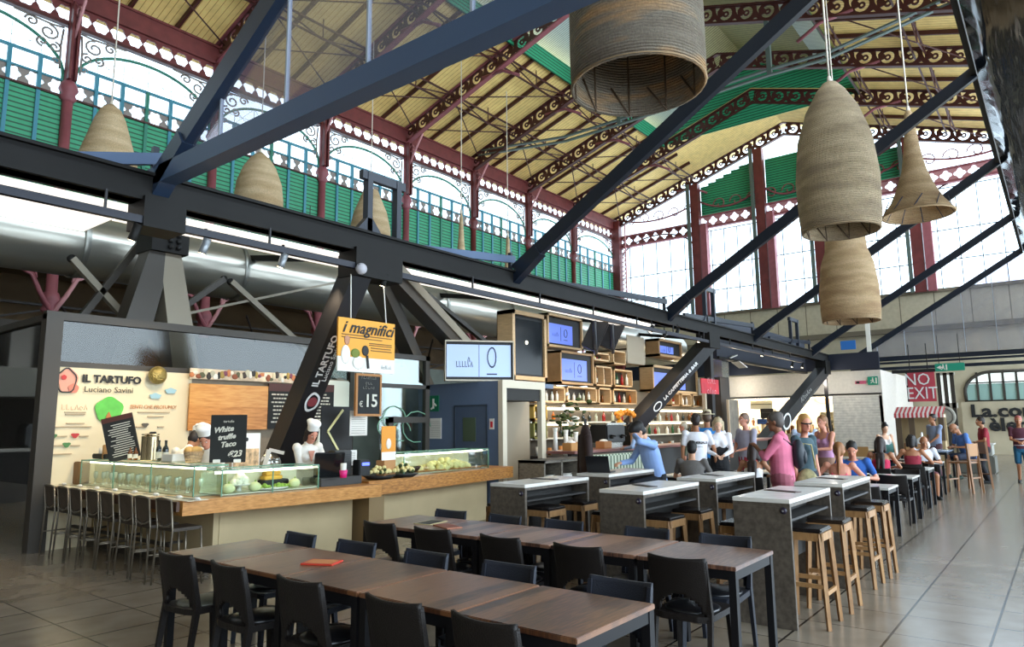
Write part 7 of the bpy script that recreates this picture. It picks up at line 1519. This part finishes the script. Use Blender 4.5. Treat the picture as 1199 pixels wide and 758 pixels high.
# 12 purple tank
t, up_, hp_, w_ = P_('woman in a mauve sleeveless top holding a plate, side on', 14.2, 3.63, 150, ('#b586a8', 'tank'), ('#8a6a58', 'skirt'), ('#8a5f3c', 'pony'), 'rosy', 1.78, fem=True, hL=(.34, .08, 1.18), hR=(.34, -.08, 1.18))
pl = thing('serving_plate', 'brown plate held by the woman in mauve', 'plate', tuple(t.matrix_basis @ Vector((.42, 0, 1.2)))); MB().lathe([(.001, 0), (.1, 0), (.15, .03), (.001, .02)], n=18).build('dish', mat('terracotta dish', '#a5673f', .6), pl); MB().ell((0, 0, .03), (.1, .1, .03), 10, 6).build('meal', mat('meal tan', '#c99a64', .7), pl)
# 13 floral strap top
P_('blonde woman with hair up in a pink floral strap top seated back to the camera', 11.3, 2.72, 8, ('#e0506c', 'strap'), ('#3d4a66', 'shorts'), ('#8a5b34', 'pony'), 'rosy', 1.74, seat=.45, fem=True, lean=8, hL=(.34, .30, .80), hR=(.34, -.28, .80), facing=False, fine=True)
make_cached('dark chair carrying the woman in the floral top', (11.25, 2.72, 0), rad(8), 'dark chairs at the far tables', 0)
# 14 blue t facing
P_('dark haired man in a blue t-shirt seated facing the camera', 12.75, 2.84, 190, ('#2c5fae', 'short'), ('#33363f', 'long'), ('#17100c', 'short'), 'rosy', 1.80, seat=.45, lean=18, hL=(.36, .16, .80), hR=(.36, -.2, .80), head=(0, 18))
make_cached('dark chair carrying the man in the blue t-shirt', (12.8, 2.84, 0), rad(190), 'dark chairs at the far tables', 0)
# 15 red top long hair
P_('woman with very long dark hair in a raspberry top seated back to the camera', 15.2, 2.9, 5, ('#c02a50', 'tank'), ('#2c2c38', 'long'), ('#24140f', 'long'), 'tan', 1.74, seat=.45, fem=True, lean=5, hL=(.36, .2, .80), hR=(.36, -.2, .80), facing=False)
make_cached('dark chair carrying the woman in the raspberry top', (15.15, 2.9, 0), 0, 'dark chairs at the far tables', 0)
# 16 red sleeveless
P_('dark haired woman in a dark red sleeveless top seated back to the camera', 16.9, 2.62, 5, ('#8c2436', 'tank'), ('#2c2c38', 'long'), ('#160f0d', 'bob'), 'tan', 1.76, seat=.45, fem=True, lean=8, hL=(.36, .25, .80), hR=(.36, -.25, .80), facing=False)
make_cached('dark chair carrying the woman in the dark red top', (16.85, 2.62, 0), 0, 'dark chairs at the far tables', 0)
# 17 bald seated
P_('bald man in white seated facing back beyond the dark red top', 18.2, 2.62, 200, ('#dfe1ea', 'short'), ('#6b3a42', 'shorts'), ('#c9bfb4', 'bald'), 'tan', 1.75, seat=.45, lean=15, hL=(.36, .15, .80), hR=(.36, -.15, .80), head=(0, 15))
# 18 bun woman
t, up_, hp_, w_ = P_('woman with a dark hair bun and a green shawl walking by the white stall', 20.0, 3.68, 215, ('#e9dfd8', 'tank'), ('#2f5560', 'long'), ('#17100e', 'bun'), 'fair', 1.60, fem=True, stride=.14, head=(0, 15))
MB().loft([(up_((-.02, .0, .05)), (0, .2, 0), (.13, 0, 0)), (up_((-.02, 0, .25)), (0, .19, 0), (.13, 0, 0)), (up_((-.03, 0, .42)), (0, .16, 0), (.1, 0, 0))], 16).build('shawl', cloth('#3f6a62'), t)
# 19 standing blue grey
P_('man in a blue grey t-shirt standing before the striped awning kiosk', 23.5, 3.02, 140, ('#8a97b3', 'short'), ('#5a3a40', 'long'), ('#241511', 'short'), 'tan', 1.84, facing=False, hL=(.3, .1, 1.05))
# 20 red standing
P_('man in a dark red shirt and black trousers standing by the lettered wall', 23.0, 1.82, 110, ('#8f2331', 'short'), ('#1b1a20', 'long'), ('#241a12', 'short'), 'tan', 1.74, hL=(.25, .1, 1.1))
# 21 bald blue
P_('bald man in a blue t-shirt and dark shorts on a tall wooden chair', 21.2, 2.02, 128, ('#4f74b4', 'short'), ('#22283c', 'shorts'), ('#8a7a6c', 'bald'), 'tan', 1.80, seat=.72, lean=20, hL=(.38, .12, 1.02), hR=(.40, -.1, 1.02), head=(0, 25), shoes='#2c3a30', heavy=1.08)
# 22 striped shirt
t, up_, hp_, w_ = P_('walker in a dark red striped t-shirt and teal shorts at the picture edge', 23.5, 1.04, 185, ('#4a1f2c', 'short'), ('#1f5a7a', 'shorts'), ('#a0524a', 'short'), 'tan', 1.76, stride=.12, hL=(.28, .05, 1.1), hR=(.28, -.05, 1.1), facing=True)
MB().lathe([(.155, 0), (.158, .025)], tuple(up_((0, 0, .22))), 20).lathe([(.16, 0), (.165, .02)], tuple(up_((0, 0, .06))), 20).build('shirt_stripe', cloth('#d8cfd6'), t)
# 23-26 stall cooks
t, up_, hp_, w_ = P_('young cook in a tall white hat writing behind the till', 6.36, 8.88, 262, ('#e9e4d8', 'jacket'), ('#d9d4c8', 'long'), ('#241610', 'bob'), 'rosy', 1.72, fem=True, lean=10, hR=(.30, .05, 1.08), hL=(.30, .24, 1.0), head=(0, 26), hat='chef', fine=True)
MB().cap(w_[-1]+Vector((.06, .0, .02)), w_[-1]+Vector((.0, .05, .14)), .006, .005, 6).build('pen', black, t)
MB().prism([(-.05, 0), (.05, 0), (.0, -.16)], -.004, .004, 'yz').build('collar_opening', skinm('rosy'), t).location = up_((.13, 0, .47))
P_('cook with a white cap bending his face down behind the bread basket', 5.2, 9.3, 200, ('#ece7da', 'jacket'), ('#d9d4c8', 'long'), ('#1a110d', 'short'), 'rosy', 1.70, lean=14, head=(25, 32), hat='chef', hL=(.35, .1, 1.05), hR=(.35, -.1, 1.05))
P_('cook in white half hidden by the other one, head turned aside', 5.0, 9.85, 30, ('#ece7da', 'jacket'), ('#d9d4c8', 'long'), ('#1a110d', 'short'), 'tan', 1.70, lean=20, head=(-15, 25), hat='chef')
P_('dark haired person behind the till, only the head showing', 7.75, 10.2, 250, ('#2a2a2e', 'long'), ('#222222', 'long'), ('#120e0c', 'short'), 'tan', 1.58, lean=10, head=(0, 30))
# bar staff and far stall staff
P_('bartender in white working at the back bar', 17.2, 9.9, 80, ('#dcd9d2', 'long'), ('#222222', 'long'), ('#241a12', 'short'), 'light', 1.72, facing=False)
P_('grey haired bar guest behind the man with the laptop', 17.4, 7.9, 120, ('#6a6f5e', 'long'), ('#2a2a2e', 'long'), ('#b3a58e', 'short'), 'rosy', 1.68, facing=False)
P_('stall worker with an orange cap in the white stall', 36.3, 11.3, 190, ('#efe9dd', 'short'), ('#3b3b3b', 'long'), ('#5a4636', 'short'), 'light', 1.8, hat='cap')
P_('stall worker with a white hat behind the man in pink', 36.3, 12.7, 190, ('#efe9dd', 'short'), ('#3b3b3b', 'long'), ('#5a4636', 'short'), 'tan', 1.8, hat='chef')
P_('bar guest in black leaning at the far end of the bar', 19.0, 7.75, 60, ('#1f2022', 'long'), ('#222222', 'long'), ('#2a1c14', 'short'), 'light', 1.76, facing=False, lean=10)
# ------------------------------------------------------------------ light and camera
def lamp_(kind, name, loc, energy, color=(1, 1, 1), size=.3, rot=None, spot=None, sy=None):
    d = bpy.data.lights.new(name, kind); d.energy = energy; d.color = color
    if kind == 'AREA':
        d.size = size
        if sy: d.shape = 'RECTANGLE'; d.size_y = sy
    elif kind in ('POINT', 'SPOT'): d.shadow_soft_size = size
    if kind == 'SPOT' and spot: d.spot_size = rad(spot); d.spot_blend = .6
    o = bpy.data.objects.new(name, d); COL.objects.link(o); o.location = loc
    if rot: o.rotation_euler = rot
    return o
warm = (1, .80, .52)
def aim(o, t): o.rotation_euler = (Vector(t)-o.location).to_track_quat('-Z', 'Y').to_euler()
for x, y, tx, ty, e in ((5.0, 8.6, 4.4, 10.0, 130), (5.4, 9.5, 4.3, 11.4, 70), (6.6, 8.7, 6.6, 9.2, 120), (8.6, 8.6, 8.6, 8.3, 120), (5.2, 9.8, 5.2, 11.5, 110), (7.6, 9.8, 7.6, 11.5, 110)):
    o = lamp_('SPOT', 'stall_spot', (x, y, 3.9), e, warm, .08, spot=85); aim(o, (tx, ty, 1.2))
for x in (14, 16.5, 19, 21.5, 24): o = lamp_('SPOT', 'bar_spot', (x, 8.6, 3.9), 130, warm, .08, spot=95); aim(o, (x, 10.2, 1.5))
for x in (15.5, 18.5, 22): lamp_('POINT', 'bar_glow', (x, 9.6, 2.4), 25, warm, .15)
for y in (8.8, 11, 13.5, 16): lamp_('POINT', 'white_stall_lamp', (36.2, y, 2.5), 190, (1, .88, .66), .2)
for y in (8.5, 12.5): lamp_('POINT', 'white_stall_lamp', (33.8, y, 3.4), 80, (1, .9, .75), .2)
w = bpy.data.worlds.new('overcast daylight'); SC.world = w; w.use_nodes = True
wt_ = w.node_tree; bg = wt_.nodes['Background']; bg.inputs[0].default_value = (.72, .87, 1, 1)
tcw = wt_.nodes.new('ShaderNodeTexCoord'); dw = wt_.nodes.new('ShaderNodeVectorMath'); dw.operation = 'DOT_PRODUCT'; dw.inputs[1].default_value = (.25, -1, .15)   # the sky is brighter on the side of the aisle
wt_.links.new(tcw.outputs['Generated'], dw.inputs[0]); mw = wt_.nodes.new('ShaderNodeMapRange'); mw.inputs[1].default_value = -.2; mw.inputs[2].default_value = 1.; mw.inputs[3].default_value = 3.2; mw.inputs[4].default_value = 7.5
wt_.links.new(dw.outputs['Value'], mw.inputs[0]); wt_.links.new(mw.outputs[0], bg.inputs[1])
cd = bpy.data.cameras.new('camera'); cam = bpy.data.objects.new('camera', cd); COL.objects.link(cam); SC.camera = cam
cd.sensor_width = 36; cd.lens = 36*FPX/1199; cd.sensor_fit = 'HORIZONTAL'; cd.clip_start = .05; cd.clip_end = 400
Mx = Matrix((CR, CU, -CF)).transposed().to_4x4(); Mx.translation = CO; cam.matrix_world = Mx
vs_ = SC.view_settings; vs_.view_transform = 'Standard'; vs_.look = 'None'; vs_.gamma = 1; vs_.use_curve_mapping = False; vs_.exposure = 0.0
SC.cycles.max_bounces = 8; SC.cycles.diffuse_bounces = 4; SC.cycles.glossy_bounces = 4; SC.cycles.transparent_max_bounces = 16; SC.cycles.transmission_bounces = 4
SC.cycles.caustics_reflective = False; SC.cycles.caustics_refractive = False
SC.cycles.sample_clamp_indirect = 6
